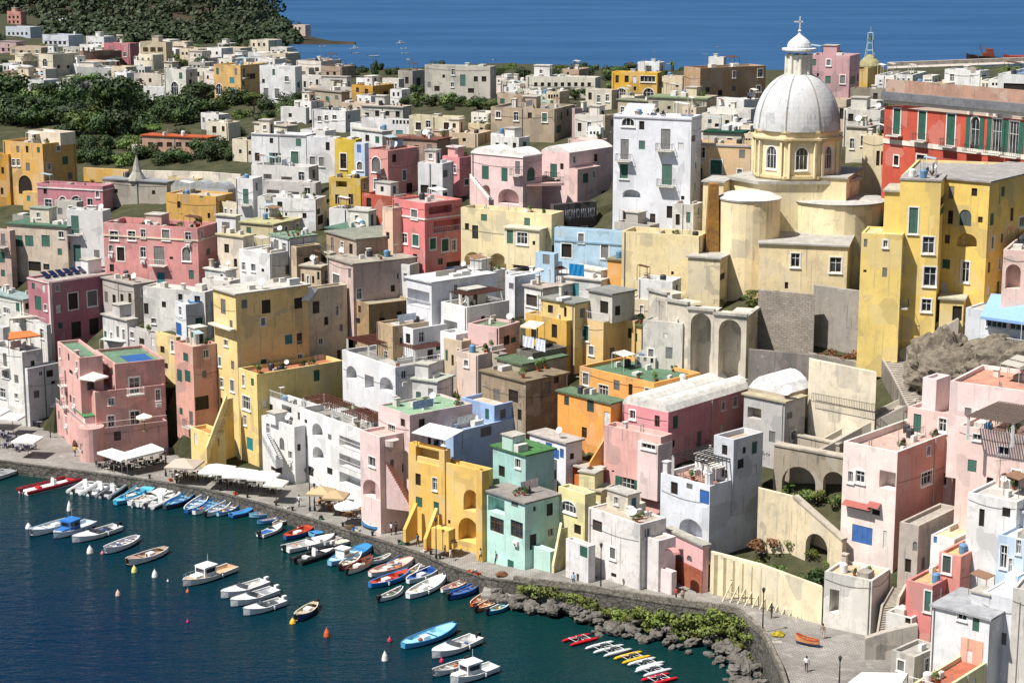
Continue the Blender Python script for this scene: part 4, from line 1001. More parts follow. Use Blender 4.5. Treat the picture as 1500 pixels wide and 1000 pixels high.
co = MB(); co.box(q - PB.dR*.15 - PB.dL*.15 + ZV*2.3, PB.dR*2.3, PB.dL*5.5, ZV*.18 + PB.dR*.02); co.build('garden_room_roof', roof_mat('#4f8a5a'), pk)
roof_rail(PB,'LR','#d9c9c4',.9)
mb = MB(); mb.box(spot(P2,.35,.05,.03), P2.dR*(P2.wR*.5), P2.dL*(P2.wL*.55), ZV*.05); mb.build('blue_roof_sheet', roof_mat('#2f5f9c'), pk)
chimney(P3,.1,.2,1.0,.5,'#dcb0aa'); antenna(P2,.8,.7)
# ---- white stair house
b = B('white harbour house with an outside stair and small arched window', 431,625, 383,447, 700,40,'#dcdad6','#bcb7ae',.5,'413,650,7,18,ka;405,684,16,14,d;438,655,5,10,d', wear=.5)
STAIRW = b
pA = atY(394,668,b.C.y-1.5); pB = atY(382,622,b.C.y+2); stair(b.bld, atY(404,676,b.C.y-1.5), atY(384,636,b.C.y+3), (.9,.9,0), 14, '#d9d7d4', hgt=1.0); 
parapet(b.bld, atY(404,676,b.C.y-1.5), atY(384,636,b.C.y+3), -.22, .9, '#e4e2de', below=1.0)
kiosk(b,.3,.6,2.0,2.0,1.6,'#dad8d4'); dish(b,.7,.4); chimney(b,.8,.7)
b = B('white balcony house behind the white stair house', 446,598, 380,470, 680,40,'#d9d7d3','#a9a8a4',.8,'395,596,9,10,d;420,600,14,12,n', wear=.5); roof_rail(b,'LR'); BALW = b
# ---- white arcaded houses
b = B('tall white harbour house with brown pergolas, arches and glazed loggias', 548,636, 439,592, 738,38,'#dfdedb','#b9b4ab',.8,'465,630,15,20,na;466,664,16,19,na;448,617,4,6,d;483,640,5,8,k;455,690,8,14,d;518,652,44,15,nr;518,680,46,18,nr;518,706,46,16,n;483,690,8,10,d', wear=.3)
WA = b
wb = b
roof_pergola('brown pergola on the tall white harbour house, the left one of two', WA, .02,.55,.75,.97,2.3)
roof_pergola('brown pergola on the tall white harbour house, the right one of two', wb, .05,.06,.8,.45,2.2)
b = B('white house with two arched windows and brown pergolas on its roof terrace', 579,538, 501,664, 612,36,'#dcdbdc','#b5b1aa',.6,'515,546,15,20,na;566,563,19,21,na;541,560,13,20,n', wear=.3)
WB = b
roof_pergola('brown pergola on the two arch white house, far left one', b, .05,.55,.6,.98,2.3)
roof_pergola('brown pergola on the two arch white house, nearer right one', b, .42,.1,.98,.6,2.3)
roof_rail(b,'R','#dcdad6',.9)
roof_pergola('dark brown pergola on the white two terrace house', C2, .1,.15,.95,.85,2.3, c='#4a2c22')
# ---- pale pink house with green roof
b = B('pale pink harbour house with a pale green roof and a brick red stair', 600,608, 554,692, 775,38,'#e0c4be','#8fae8c',.25,'574,632,11,20,gt;580,680,9,20,gt;572,735,10,14,d', wear=.4, coping='#b9b0a8')
PP = b
b2 = block(b.bld, 556,640, 527,600, 768,38,'#e4c7c0','#d2aaa0',.4,'545,676,10,14,g;545,716,26,26,na', D=b.C.y-1.2, wear=.4)
stair(b.bld, atY(600,742,b.C.y-2.0), atY(549,652,b.C.y-.2), (.5,.9,0), 26, '#dcbcb6', treadc='#a9553f', hgt=.6)
chimney(b,.2,.8); chimney(b,.45,.55,.9,.7,'#6f8f60')
mb = MB(); q = atY(574,652,b.C.y-.4); mb.lathe(q, [(.1,-.9),(.9,0),(.95,.8)], 14); mb.build('bowl_balcony', wall_mat('#cdb8b0',.6), b.bld)
# ---- yellow harbour house
b = B('yellow harbour house with pointed arch, carriage arch and buttressed stair', 708,690, 598,722, 800,50,'#e6be68','#c9a257',.5,'627,700,10,12,k;645,707,9,22,ka;690,733,22,32,na;686,776,29,36,na;658,764,3,6,d', wear=.3, auto=0)
YL = b
b2 = block(b.bld, 651,660, 599,660, 785,50,'#e3b75c','#c9a257',.3,'626,668,34,22,n', D=b.C.y+3.9, wear=.3)
t_ = thing('roof_awning', 'white awning over the roof terrace of the yellow harbour house', 'awning', spot(b2,.5,.3))
mb = MB(); p = spot(b2,-.1,-.05,1.7); mb.box(p, b2.dL*(b2.wL*.95), b2.dR*3.4+ZV*.6, ZV*.08); mb.build('canvas', paint('#e6e3dc',.8), t_)
for u in (.02,.85):
    q = p + b2.dL*(b2.wL*.93*u); q2 = q + b2.dR*3.3+ZV*.55; poles(t_, [(q, q - ZV*1.75), (q2, q2 - ZV*2.3)], .05, '#6f6b66')
# sloping buttresses and quay stair
for (px, py, top) in ((611,783,735),(641,797,742)):
    q = atY(px,py,b.C.y+ (5.6 if px<630 else 3.9)); n = Vector((-math.cos(b.a), -math.sin(b.a), 0)); d = Vector((math.sin(b.a)*-1, math.cos(b.a), 0))
    mb = MB(); h = (py-top)/ppm(q)
    A = [q - ZV*.5, q - n*0 + n*2.2 - ZV*.5, q + n*2.2 + ZV*1.2, q + ZV*h]; A = [a - n*2.2 for a in A]; Bq = [a + d*.5 for a in A]
    A = [a + n*2.1 for a in A]; Bq = [a + n*2.1 for a in Bq]
    mb.poly(A); mb.poly(Bq[::-1])
    for i in range(4): j=(i+1)%4; mb.poly([A[j],A[i],Bq[i],Bq[j]])
    mb.build('buttress', wall_mat('#e0b358',.3), b.bld)
stair(b.bld, atY(664,799,b.C.y-1.2), atY(645,770,b.C.y+.6), (.5,.8,0), 9, '#dcb055', hgt=.4, treadc='#6f6658')
mb = MB(); q = atY(632,797,b.C.y+.2); mb.box(q - ZV*.5, (2.2,-1.4,0), (.8,1.2,0), ZV*2.7); mb.build('landing', wall_mat('#e0b862',.3), b.bld)
# ---- blue house
b = B('deep blue house with a pale blue roof terrace above the yellow harbour house', 664,633, 632,770, 720,44,'#a3bde0','#b9d0e4',.5,'712,632,16,14,k', wear=.25, D=239.3)
BLU = b; mb = MB()
b2 = block(b.bld, 724,594, 676,800, 690,44,'#9ab4da','#c9b8a6',.5,'', D=b.C.y+5.5, wear=.25)
chimney(b,.2,.6,.7,.6,'#9fb8cc'); dish(b2,.85,.3)
# ---- mint house
b = B('mint green harbour house with railed loggia and grey roof', 769,738, 708,820, 836,41,'#b6dbcf','#8f8882',0,'754,735,10,15,k;727,740,24,22,n;728,769,20,22,m;757,775,18,24,mx;748,826,9,12,s;783,745,4,7,d;781,793,10,22,d', wear=.4)
MINT = b
b2 = block(b.bld, 770,668, 722,812, 720,41,'#9cc4bc','#4f7f4a',0,'735,690,9,16,d', D=b.C.y+6, wear=.3)
dish(b2,.1,.55,r=.6); kiosk(b2,.15,.5,2.0,2.0,1.8,'#a9c9b8'); ROOFS.append(b2)
b3 = block(b.bld, 706,690, 697,716, 800,41,'#d9ae58','#a9b09a',.4,'', D=b.C.y+5)
block(b.bld, 806,808, 772,816, 838,41,'#b5dacd','#b5dacd',.08,'', D=b.C.y-1.6, wear=.4)
# ---- white blue-shutter house
b = B('small white house with four blue shutters behind the mint house', 798,677, 751,816, 745,41,'#dedfe2','#9c9690',.4,'763,677,8,13,b;787,686,9,17,b;788,712,8,10,d;812,695,7,14,k', wear=.2)
BSH = b
b2 = block(b.bld, 829,650, 776,853, 700,41,'#dedde2','#b5aca4',0,'789,653,5,12,k;804,657,9,18,b;815,665,8,14,b;823,664,6,14,b;838,668,6,9,d', D=b.C.y+4.5, wear=.2)
dish(b2,.3,.3); chimney(b,.5,.5,.5,.5)
# ---- orange house
b = B('orange house with a mossy green flat roof and a darker side', 958,561, 849,1026, 625,43,'#e8a659','#5f7d62',.45,'884,572,14,16,g', wear=.3)
ORG = b; antenna(b,.3,.7)
b2 = block(b.bld, 895,592, 817,914, 665,43,'#e8a04c','#647a60',0,'830,587,7,13,o;865,594,10,19,o;874,596,10,21,o;889,618,9,30,w', D=b.C.y-5, wear=.3); ROOFS.append(b2)
stair(b.bld, atY(862,688,b2.C.y-2), atY(890,642,b2.C.y-.3), (.8,.8,0), 14, '#d98a3c', hgt=2.0, treadc='#b9743a'); parapet(b.bld, atY(862,688,b2.C.y-2), atY(890,642,b2.C.y-.3), -.25, .9, '#e09a4a', below=2)
block(b.bld, 868,690, 838,885, 725,43,'#c9702f','#b9b2a4',0,'847,690,12,12,n;866,696,8,14,d', D=b2.C.y-3.5)
# ---- rose vaulted house and its big pink wall
b = B('rose red house under a long white vaulted roof', 979,604, 911,1103, 680,48,'#dc8f94','#dcd8d0',0,'944,630,14,4,d;925,605,1,1,d;952,648,18,9,gt;985,650,7,10,d', vault=-1.4, wear=.35)
ROSE = b
b2 = block(b.bld, 968,640, 885,985, 765,48,'#e0aca2','#cfb5ac',.5,'920,711,18,22,S;898,690,2,3,d', D=b.C.y-3.5, wear=.6, auto=0); ROOFS.append(b2)
PINKWALL = b2
b3 = block(b.bld, 964,652, 934,985, 700,48,'#e6cdc8','#d9cfc8',.2,'950,653,20,9,gt', D=b.C.y-4.2, wear=.3)
# ---- white arch house with roof terrace
b = B('tall white harbour house with a blue loggia and a great arch', 1040,712, 968,1116, 815,43,'#d8dbe0','#b98f80',.5,'1012,775,34,30,na;1033,728,16,20,b;1001,738,1,1,d;1010,712,9,8,k;1075,742,4,6,d', wear=.35, auto=.3)
ARCHW = b
b2 = block(b.bld, 1075,644, 1046,1118, 720,43,'#c9cace','#b9a58f',.6,'', D=b.C.y+2.5, wear=.4)
roof_pergola('dark roof lattice over the terrace of the great arch house', b, .0,.05,.75,.8,3.0, c='#2a2624', slats=10)
chimney(b,.06,.08,1.9,.7,'#e0dedb'); chimney(b,.06,.94,1.9,.7,'#e0dedb')
b = B('house under a tan terrace roof and a white barrel vault', 1150,590, 1090,1180, 680,46,'#b9b4b0','#b3a78a',0,'1105,605,20,16,n', wear=.6)
block(b.bld, 1150,578, 1096,1188, 680,46,'#b3a28c','#e6e5e6',0,'', D=b.C.y+1.6, vault=-2.0, wear=.7)
dish(b,.3,.1,r=.7)
# ---- yellow small house with arch
b = B('small lemon yellow house with a half moon window and outside stair', 857,724, 818,873, 815,41,'#e0d49a','#b9b09c',.3,'833,742,22,16,gat;846,775,10,14,d', wear=.5)
LEM = b
stair(b.bld, atY(808,838,b.C.y-2.2), atY(820,775,b.C.y-.2), (1.0,.8,0), 16, '#dccf94', hgt=.6, treadc='#c9c0a0'); parapet(b.bld, atY(808,838,b.C.y-2.2), atY(820,775,b.C.y-.2), -.3, .9, '#e4d8a0', below=.4)
b = B('low pale house with one green shutter beside the lemon yellow stair', 862,800, 829,872, 856,40,'#dcd7d4','#c2b8ac',.3,'855,808,11,16,s;838,826,1,1,d', wear=.8)
b = B('weathered white harbour house with green windows and brown streaks', 938,768, 862,976, 866,40,'#dcd6d0','#b9a898',.15,'875,770,14,16,m;887,776,16,18,s;948,780,9,13,g;899,842,8,6,d', wear=.95)
WEA = b; chimney(b,.4,.4)
b2 = block(b.bld, 965,792, 943,990, 866,40,'#dcd4d0','#c9bcb2',.2,'952,782,8,10,g', D=b.C.y-1, wear=.9)
pr = block(b.bld, 984,838, 930,990, 868,40,'#e2cfcc','#e0b0a8',.15,'', D=b.C.y-2.2, wear=.5)
b = B('little pink house with scalloped eaves and a brick red base', 1030,800, 976,1036, 870,30,'#e0aeac','#a9a59a',0,'991,818,18,14,k;1010,818,8,9,ka', wear=.3, cornice=(.2,'#e4c2be'))
LPK = b
nL = Vector((-math.cos(b.a), -math.sin(b.a), 0)); q = Vector((b.C.x,b.C.y,b.zb)); mb = MB(); zt_ = atY(1030,836,b.C.y).z
mb.box(q + nL*.08 + b.dL*b.wL, -b.dL*b.wL, -nL*.07, ZV*(zt_-b.zb)); mb.build('brick_base', stone_mat('brick_red','#8f4f3a','#a8664c',2,.4), b.bld)
mb = MB(); p = atY(990,803,b.C.y-.2) 
for i in range(6):
    a0 = math.pi*i/6; a1 = math.pi*(i+1)/6
    f = lambda t, o: p + b.dL*(-math.cos(t)*.9) + nL*(o) + ZV*(math.sin(t)*.5-.4)
    mb.poly([f(a0,.0),f(a1,.0),f(a1,.9),f(a0,.9)])
mb.build('awning', paint('#d9928c',.8), b.bld)
# ================================================================ church and the right hand side
CX, CYD = 1165, 280.0
c0 = atY(CX,252,CYD)           # foot of the drum
S = ppm(c0); 
def cz(py): return atY(CX,py,CYD).z
def pxm(n): return n / S
ch = thing('church', 'pale yellow church with a ribbed grey white dome, lantern and cross', 'church', (c0.x, c0.y, c0.z - 30))
cc = Vector((c0.x, c0.y, 0))
YEL = '#eed8aa'
r0 = pxm(63)
def octa(mb, r, z0, z1, m=0, rot=math.pi/8, r1=None, n=8):
    mb.lathe(cc + ZV * z0, [(r, 0), (r1 or r, z1 - z0)], n, m)
def rot_oct(r, k, z): t = 2*math.pi*k/8 + math.pi/8 - math.pi/2 ; return cc + Vector((math.cos(t)*r, math.sin(t)*r, z))
zb_, zc_, zd0 = cz(252), cz(203), cz(188)
# drum: eight walls with windows
mb = MB(); R8 = r0*1.0
HOL = []
for k in range(8):
    A = rot_oct(R8, k, 0); Bp = rot_oct(R8, k+1, 0); d = Bp - A; W = d.length; du = d.normalized(); n = Vector((du.y, -du.x, 0))
    u0, u1, v0, v1 = W*.32, W*.68, zb_+ (zc_-zb_)*.2, zb_+(zc_-zb_)*.86
    wall_face(mb, A, du, n, W, zb_-1.5, zd0, [(u0,u1,v0,v1,True,.5)]); HOL.append((A,du,n,u0,u1,v0,v1))
mb.build('drum', wall_mat(YEL,.3), ch)
for A,du,n,u0,u1,v0,v1 in HOL: add_window(type('o',(),{}) and ch, A, du, n, u0,u1,v0,v1,'gat')
for k in range(8):
    A = rot_oct(R8*1.0, k, 0); out = (A - cc).normalized(); s = Vector((-out.y, out.x, 0))
    for o in (-.75, .45): mb = MB(); mb.box(A + s*o + ZV*(zb_-.2) - out*.2, s*.32, out*.42, ZV*(zc_-zb_+.2)); mb.build('pilaster', wall_mat('#ead9ae',.3), ch)
mb = MB()
for z, k1, k2, h in ((zc_,1.03,1.07,.35),(zc_+.35,1.1,1.1,.25),(zd0-.15,1.03,1.03,.3),(zb_-.3,1.05,1.05,.4)):
    for q in range(8):
        p = [rot_oct(R8*k1,q,z),rot_oct(R8*k1,q+1,z),rot_oct(R8*k2,q+1,z+h),rot_oct(R8*k2,q,z+h)]; mb.poly(p)
        mb.poly([p[3],p[2],cc+ZV*(z+h)]); mb.poly([p[1],p[0],cc+ZV*z])
mb.build('cornice', wall_mat('#d2bd8c',.4), ch)
# dome
zt_ = cz(106)
hd = zt_ - zd0; mb = MB(); NN = 48; prof = []
for i in range(17):
    t = i/16*math.pi/2*.93
    prof.append((r0*1.0*math.cos(t)**.92, hd*math.sin(t)/math.sin(math.pi/2*.93)))
mb.lathe(cc + ZV*zd0, prof, NN, 0)
mb.build('dome', wall_mat('#c6c6c5',.75), ch, smooth=False)
for f in bpy.data.objects[ch.children[-1].name].data.polygons: f.use_smooth = len(f.vertices) == 4
mb = MB()
for k in range(8):
    t = 2*math.pi*k/8 + math.pi/8 - math.pi/2; out = Vector((math.cos(t),math.sin(t),0)); s = Vector((-out.y,out.x,0))
    for i in range(16):
        (ra,za),(rb,zb2) = prof[i],prof[i+1]
        a = cc+ZV*(zd0+za)+out*(ra+.06); b_ = cc+ZV*(zd0+zb2)+out*(rb+.06)
        w = .1
        mb.poly([a-s*w,a+s*w,b_+s*w,b_-s*w]); mb.poly([a+s*w,a+s*w-out*.25,b_+s*w-out*.25,b_+s*w]); mb.poly([a-s*w-out*.25,a-s*w,b_-s*w,b_-s*w-out*.25])
mb.build('ribs', wall_mat('#8f8d88',.5), ch)
mb = MB()
for k in range(8):
    t = 2*math.pi*k/8 - math.pi/2; out = Vector((math.cos(t),math.sin(t),0)); s = Vector((-out.y,out.x,0))
    c = cc + out*(r0*.93) + ZV*zd0
    for (ra, w, o) in ((1.5,.14,.22),(1.12,.1,.16)):
        for i in range(10):
            a0=math.pi*i/10; a1=math.pi*(i+1)/10
            pt = lambda a, r, e: c + s*math.cos(a)*r + ZV*(math.sin(a)*r+.2) + out*e
            mb.poly([pt(a0,ra,o),pt(a1,ra,o),pt(a1,ra+w,o),pt(a0,ra+w,o)][::-1]); mb.poly([pt(a0,ra+w,o),pt(a1,ra+w,o),pt(a1,ra+w,o-1.4),pt(a0,ra+w,o-1.4)])
            mb.poly([pt(a0,ra,o),pt(a1,ra,o),pt(a1,ra,o-.4),pt(a0,ra,o-.4)])
mb.build('dome_hoods', wall_mat('#c6c4be',.4), ch)
# lantern
rl = pxm(19); zl0 = cz(110); zl1 = cz(76)
mb = MB(); mb.lathe(cc+ZV*(zl0-1.0), [(rl*1.08,0),(rl*1.08,1.2),(rl*.9,1.2),(rl*.9,zl1-zl0+.6)], 16)
for k in range(8):
    t = 2*math.pi*k/8; p = cc+Vector((math.cos(t)*rl*.92, math.sin(t)*rl*.92, zl0)); mb.lathe(p,[(.3,0),(.24,zl1-zl0-.3)],8)
mb.build('lantern', wall_mat('#ddd6c6',.3), ch)
mb = MB(); mb.lathe(cc+ZV*zl1, [(rl*.95,0),(rl*1.3,.25),(rl*1.3,.5),(rl*1.0,.55)], 24)
rc = pxm(16.5)
mb.lathe(cc+ZV*(zl1+.5), [(rc,0),(rc*1.05,.35),(rc*.97,.75),(rc*.78,1.15),(rc*.48,1.55),(rc*.2,1.9),(rc*.08,2.2),(.05,2.35)], 24)
mb.build('lantern_cap', roof_mat('#e2e2e2'), ch)
mb = MB(); zx = zl1+2.75; mb.lathe(cc+ZV*(zx),[(.05,0),(.28,.25),(.05,.5)],10); mb.box(cc+Vector((-.09,-.06,zx+.3)),(.18,0,0),(0,.12,0),ZV*2.0); mb.box(cc+Vector((-.85,-.06,zx+1.45)),(1.3,0,0),(0,.12,0),ZV*.18)
mb.build('cross', paint('#d9d6cc',.4), ch)
# platform with eaves, transept, apses
zp = cz(258)
mb = MB()
pts = [(-100,0),(-62,-62),(62,-62),(100,0),(62,62),(-62,62)]
pl = [cc+Vector((pxm(a), pxm(b_)*1.0, zp)) for a,b_ in pts]; 
mb.poly(pl); lo=[p-ZV*.45 for p in pl]; mb.poly(lo[::-1])
for i in range(6): j=(i+1)%6; mb.poly([lo[i],lo[j],pl[j],pl[i]])
mb.build('platform_roof', roof_mat('#b3afa4'), ch)
mb = MB(); pl2 = [cc+(p-cc)*.94 - ZV*0 for p in pl]; pl2=[Vector((p.x,p.y,zp-.4)) for p in pl2]; lo=[p-ZV*14 for p in pl2]
for i in range(6): j=(i+1)%6; mb.poly([lo[i],lo[j],pl2[j],pl2[i]])
mb.build('crossing', wall_mat('#eadaae',.4), ch)
def apse(px, py_top, py_bot, rpx, D, c=YEL, cap='#d9d5cc', hcap=1.2):
    p = atY(px, py_top, D); r = rpx / ppm(p); zb = atY(px,py_bot,D).z - 6
    mb = MB(); base = Vector((p.x,p.y,zb)); mb.lathe(base, [(r,0),(r,p.z-zb)], 28); mb.build('apse', wall_mat(c,.5), ch)
    mb = MB(); mb.lathe(Vector((p.x,p.y,p.z)), [(r*1.03,-.1),(r*1.05,.15),(r*.75,hcap*.6),(.1,hcap)], 28); mb.build('apse_roof', roof_mat(cap), ch)
apse(1098,290,440,45, 270.5)
apse(1226,292,390,70, 277.5, '#eadab0', '#b9b7b0', .6)
churchblock0=1
def churchblock(cx,cy,lx,rx,by,a,wins='',D=270,wall=YEL,roof='#b0aca4',ph=0,**k): return block(ch,cx,cy,lx,rx,by,a,wall,roof,ph,wins,D=D,**k)
churchblock(1240,262,1150,1262,360,70,'',273,wear=.4)
churchblock(1242,362,1112,1264,438,76,'1165,381,13,20,gt;1224,388,17,22,gt;1152,418,5,10,d;1253,386,1,1,d',261.5,wear=.7)
mb = MB(); nb_ = bpy.data.objects
churchblock(1060,268,1030,1075,400,70,'1045,284,10,16,d',276,wear=.6)
churchblock(1055,380,1008,1072,440,66,'',264,wear=.9,wall='#dccba4')
# stone buttress pier
t = thing('stone_pier', 'tapering tufa stone pier rising beside the church apse', 'pier', atY(1042,375,270))
mb = MB(); p = atY(1042,376,270); h = (376-268)/ppm(p); A=[p+Vector((-1.2,-1.2,-6)),p+Vector((1.1,-1.2,-6)),p+Vector((1.1,1.2,-6)),p+Vector((-1.2,1.2,-6))]; T=[p+Vector((-.55,-.8,h)),p+Vector((.75,-.8,h)),p+Vector((.75,1.0,h)),p+Vector((-.55,1.0,h))]
mb.poly(T)
for i in range(4): j=(i+1)%4; mb.poly([A[i],A[j],T[j],T[i]])
mb.build('masonry', stone_mat('tufa','#a87a3c','#7a5c3a',1.4,.9), t)
# far domed belfry
p = atY(1273,118,380); t = thing('domed_belfry', 'far ochre church tower with a tiled dome and iron belfry', 'bell tower', p - ZV*8)
mb = MB(); s = ppm(p); mb.cbox(p - ZV*8, 30/s, 30/s, 8+20/s, 0, .5); mb.build('tower', wall_mat('#c9a552',.5), t)
mb = MB(); mb.lathe(p+ZV*(20/s), [(17/s,0),(17/s,.3),(14/s,1.0),(8/s,1.9),(3/s,2.4)], 16); mb.build('dome', roof_mat('#a39a72'), t)
mb = MB(); q = p+ZV*(20/s+2.2)
for k in range(4):
    a = math.pi/2*k+.4; v = Vector((math.cos(a),math.sin(a),0))
    mb.bar(q+v*1.3-ZV*1.0, q+v*.7+ZV*2.4,.09); mb.bar(q+v*.7+ZV*2.4, q+v*.7+ZV*4.4,.07)
    v2 = Vector((math.cos(a+math.pi/2),math.sin(a+math.pi/2),0))
    for z,k2 in ((2.4,.7),(4.4,.7),(1,.95)): mb.bar(q+v*k2+ZV*z,q+v2*k2+ZV*z,.06)
mb.bar(q+ZV*4.4,q+ZV*5.6,.06); mb.build('iron_belfry', paint('#9fb3b8',.5), t)
bm_ = MB(); bm_.lathe(q+ZV*2.9,[(.5,0),(.4,.3),(.25,.8),(.05,.95)],10); bm_.build('bell', paint('#5f6a5c',.4,metal=.6), t)
# ---- red palace
b = B('long red palace with green shutters, balconies and grey cornice', 1600,186, 1296,1650, 330,36,'#c05440','#b09a88',.5,'1314,174,10,46,str;1351,181,11,48,str;1393,188,12,50,str;1428,196,13,50,Stra;1460,199,14,50,Str;1485,203,14,50,Str;1530,212,14,50,str;1313,235,7,14,dt;1350,232,14,10,dt', D=248, mR=14, wear=.25, extra=25, auto=0)
RED = b
def band(b, px, py0, py1, o, c, name):
    nL = Vector((-math.cos(b.a), -math.sin(b.a), 0)); 
    u, z1 = plane_u(px, py0, b.C, b.dL, nL); _, z0 = plane_u(px, py1, b.C, b.dL, nL)
    mb = MB(); q = Vector((b.C.x,b.C.y,z0)); L = b.wL
    mb.box(q + nL*o + b.dL*L, -b.dL*L, -nL*(o+.0-.004), ZV*(z1-z0)); mb.build(name, c, b.bld)
band(b,1400,155,161,.28,wall_mat('#dcd6cc',.4),'frieze')
band(b,1400,143,155,.9,roof_mat('#77787c'),'cornice')
band(b,1400,215,222,.12,wall_mat('#dfd6c8',.4),'string_course')
band(b,1400,124,143,.03,wall_mat('#b08a76',.9),'attic_wall')
q = Vector((b.C.x,b.C.y,0)); nL = Vector((-math.cos(b.a), -math.sin(b.a), 0))
# ---- yellow convent house
b = B('tall bright yellow house with white framed windows and stepped wings', 1379,266, 1319,1412, 505,72,'#efcd70','#a39d98',0,'1338,323,13,38,st;1360,359,17,24,gt;1362,405,18,28,gt;1357,447,14,18,gt', wear=.2, over=.1, extra=9, auto=.25, mR=6)
YB = b; D = b.C.y
block(b.bld, 1322,344, 1262,1330, 480,72,'#ecce78','#cdbf90',.2,'1297,357,6,10,gt;1268,356,5,12,k;1296,399,7,14,k;1267,397,3,4,d', D=D-.5, wear=.35, extra=6.5)
B('white gable wall house tucked under the left wing of the bright yellow house', 1306,480, 1284,1322, 532,72,'#d9d4cc','#bdb6aa',.2,'', wear=.8, auto=0)
block(b.bld, 1326,282, 1296,1335, 360,72,'#e8ca72','#b9b09c',0,'', D=D+2, wear=.3)
block(b.bld, 1450,268, 1376,1580, 505,52,'#e6c466','#9d9894',0,'1497,325,9,14,gt;1414,319,18,24,oa;1436,322,7,9,m;1414,398,11,30,gt;1416,352,30,20,na;1407,457,14,22,d', D=D+.5, wear=.3, extra=9)
b2 = block(b.bld, 1454,263, 1320,1560, 505,72,'#e8d08c','#a09a96',.3,'', D=D+3, mR=19)
b3 = block(b.bld, 1560,262, 1440,1600, 505,72,'#e8d08c','#a09a96',0,'', D=D+9, mR=14)
block(b.bld, 1412,440, 1377,1424, 500,72,'#e6cb84','#b9b39c',0,'1402,459,14,22,d', D=D-1)
pass
# pink arch house and blue awning terrace (right edge)
b = B('small pale pink house with one arch at the right edge above the blue awning', 1510,368, 1470,1540, 470,66,'#e2c2b4','#c9b8a8',.3,'1484,405,22,36,na', wear=.4)
b = B('terrace house with glazed front behind a white balustrade at the right edge', 1560,470, 1437,1600, 505,50,'#d2d4d8','#b9b4ac',.2,'1460,470,30,20,g;1492,474,26,20,g', wear=.3, mL=13)
TERR = b
nL = Vector((-math.cos(b.a), -math.sin(b.a), 0)); q = spot(b,0,0)
t = thing('blue_awning', 'pale blue striped awning over the glazed terrace at the right edge', 'awning', atY(1465,440,b.C.y+4))
mb = MB(); A0 = atY(1436,463,b.C.y+5.5); A1 = atY(1452,430,b.C.y+10); B1 = atY(1560,436,b.C.y+3); B0 = atY(1560,480,b.C.y-2)
mb.poly([A0,B0,B1,A1]); mb.poly([A0 - ZV*.35, B0 - ZV*.35, B0, A0]); mb.build('canvas', paint('#84a6d2',.8,var=.06), t)
poles(t, [(pq, pq - ZV*3.0) for pq in (A0, B0, A1, B1, (A0+B0)/2)], .05, '#e0e0e0', 'post')
mb = MB(); p = A0 - ZV*3.3; dd = (B0-A0); dd.z=0; mb.box(p - ZV*.3, dd, (A1-A0)*1.2 - ZV*(A1-A0).z*1.2, ZV*.3); so = mb.build('terrace_slab', wall_mat('#cdbfb4',.5), b.bld)
railing(so, lambda u,v,d=0: p + dd.normalized()*u + ZV*v, 0, dd.length, 0, 0, '#dfe0e2', 1.1, step=.22)
# ---- retaining walls under the church
def wallthing(name, label, pts, h_px, mat, thick=.8, cat='wall', D=None, below=3.0, part='masonry'):
    """upright wall: pts = [(px, py_top, D, py_bottom)]"""
    pts = [(a,b_,groundD(a,e)-.8,e) for a,b_,d,e in pts]
    q = [(atY(a,b_,d), atY(a,e,d).z - below) for a,b_,d,e in pts]
    t = thing(name, label, cat, (q[0][0].x,q[0][0].y,q[0][1]))
    mb = MB(); N = Vector((0,thick,0))
    for (p,zb),(p2,zb2) in zip(q, q[1:]):
        a=[Vector((p.x,p.y,zb)),Vector((p2.x,p2.y,zb2)),p2,p]; bb=[x+N for x in a]
        mb.poly(a); mb.poly(bb[::-1]); mb.poly([a[3],a[2],bb[2],bb[3]]); mb.poly([a[0],a[3],bb[3],bb[0]]); mb.poly([a[2],a[1],bb[1],bb[2]])
    mb.build(part, mat, t); return t
GST = block_mat('grey_block_masonry','#a59c91','#857d73','#c4beb6',1.3)
GPL = wall_mat('#9b948a',1.0)
wallthing('retaining_wall','grey block retaining wall under the church, left half',[(1112,425,262,508),(1194,432,259.5,520)],0,GST)
wallthing('retaining_wall','smooth grey plastered retaining wall under the church, right half',[(1194,418,259.3,500),(1296,432,257,510)],0,GPL,1.0)
wallthing('retaining_wall','dark grey lower retaining wall above the white barrel vault',[(1098,512,252,600),(1188,520,250,620)],0,wall_mat('#77706a',.95))
wallthing('retaining_wall','tall beige rendered retaining wall with a railing across it',[(1187,526,248,640),(1284,546,245,645)],0,wall_mat('#e0d2b8',.7),.9)
t = wallthing('coping_wall','dark coping band on the beige rendered retaining wall',[(1186,518,248.2,530),(1288,536,245.2,548)],0,wall_mat('#8f877c',.8),1.2,below=0)
rt = thing('wall_railing','dark iron railing halfway down the beige retaining wall','railing',atY(1188,600,groundD(1188,640)-1.6))
pA=atY(1189,588,groundD(1188,640)-1.6); pB=atY(1286,606,groundD(1286,645)-1.6)
railing(rt, lambda u,v,d=0: pA + (pB-pA)*(u/10.0) + ZV*v, 0, 10, 0, 0, '#4c443c', 1.1, step=.25)
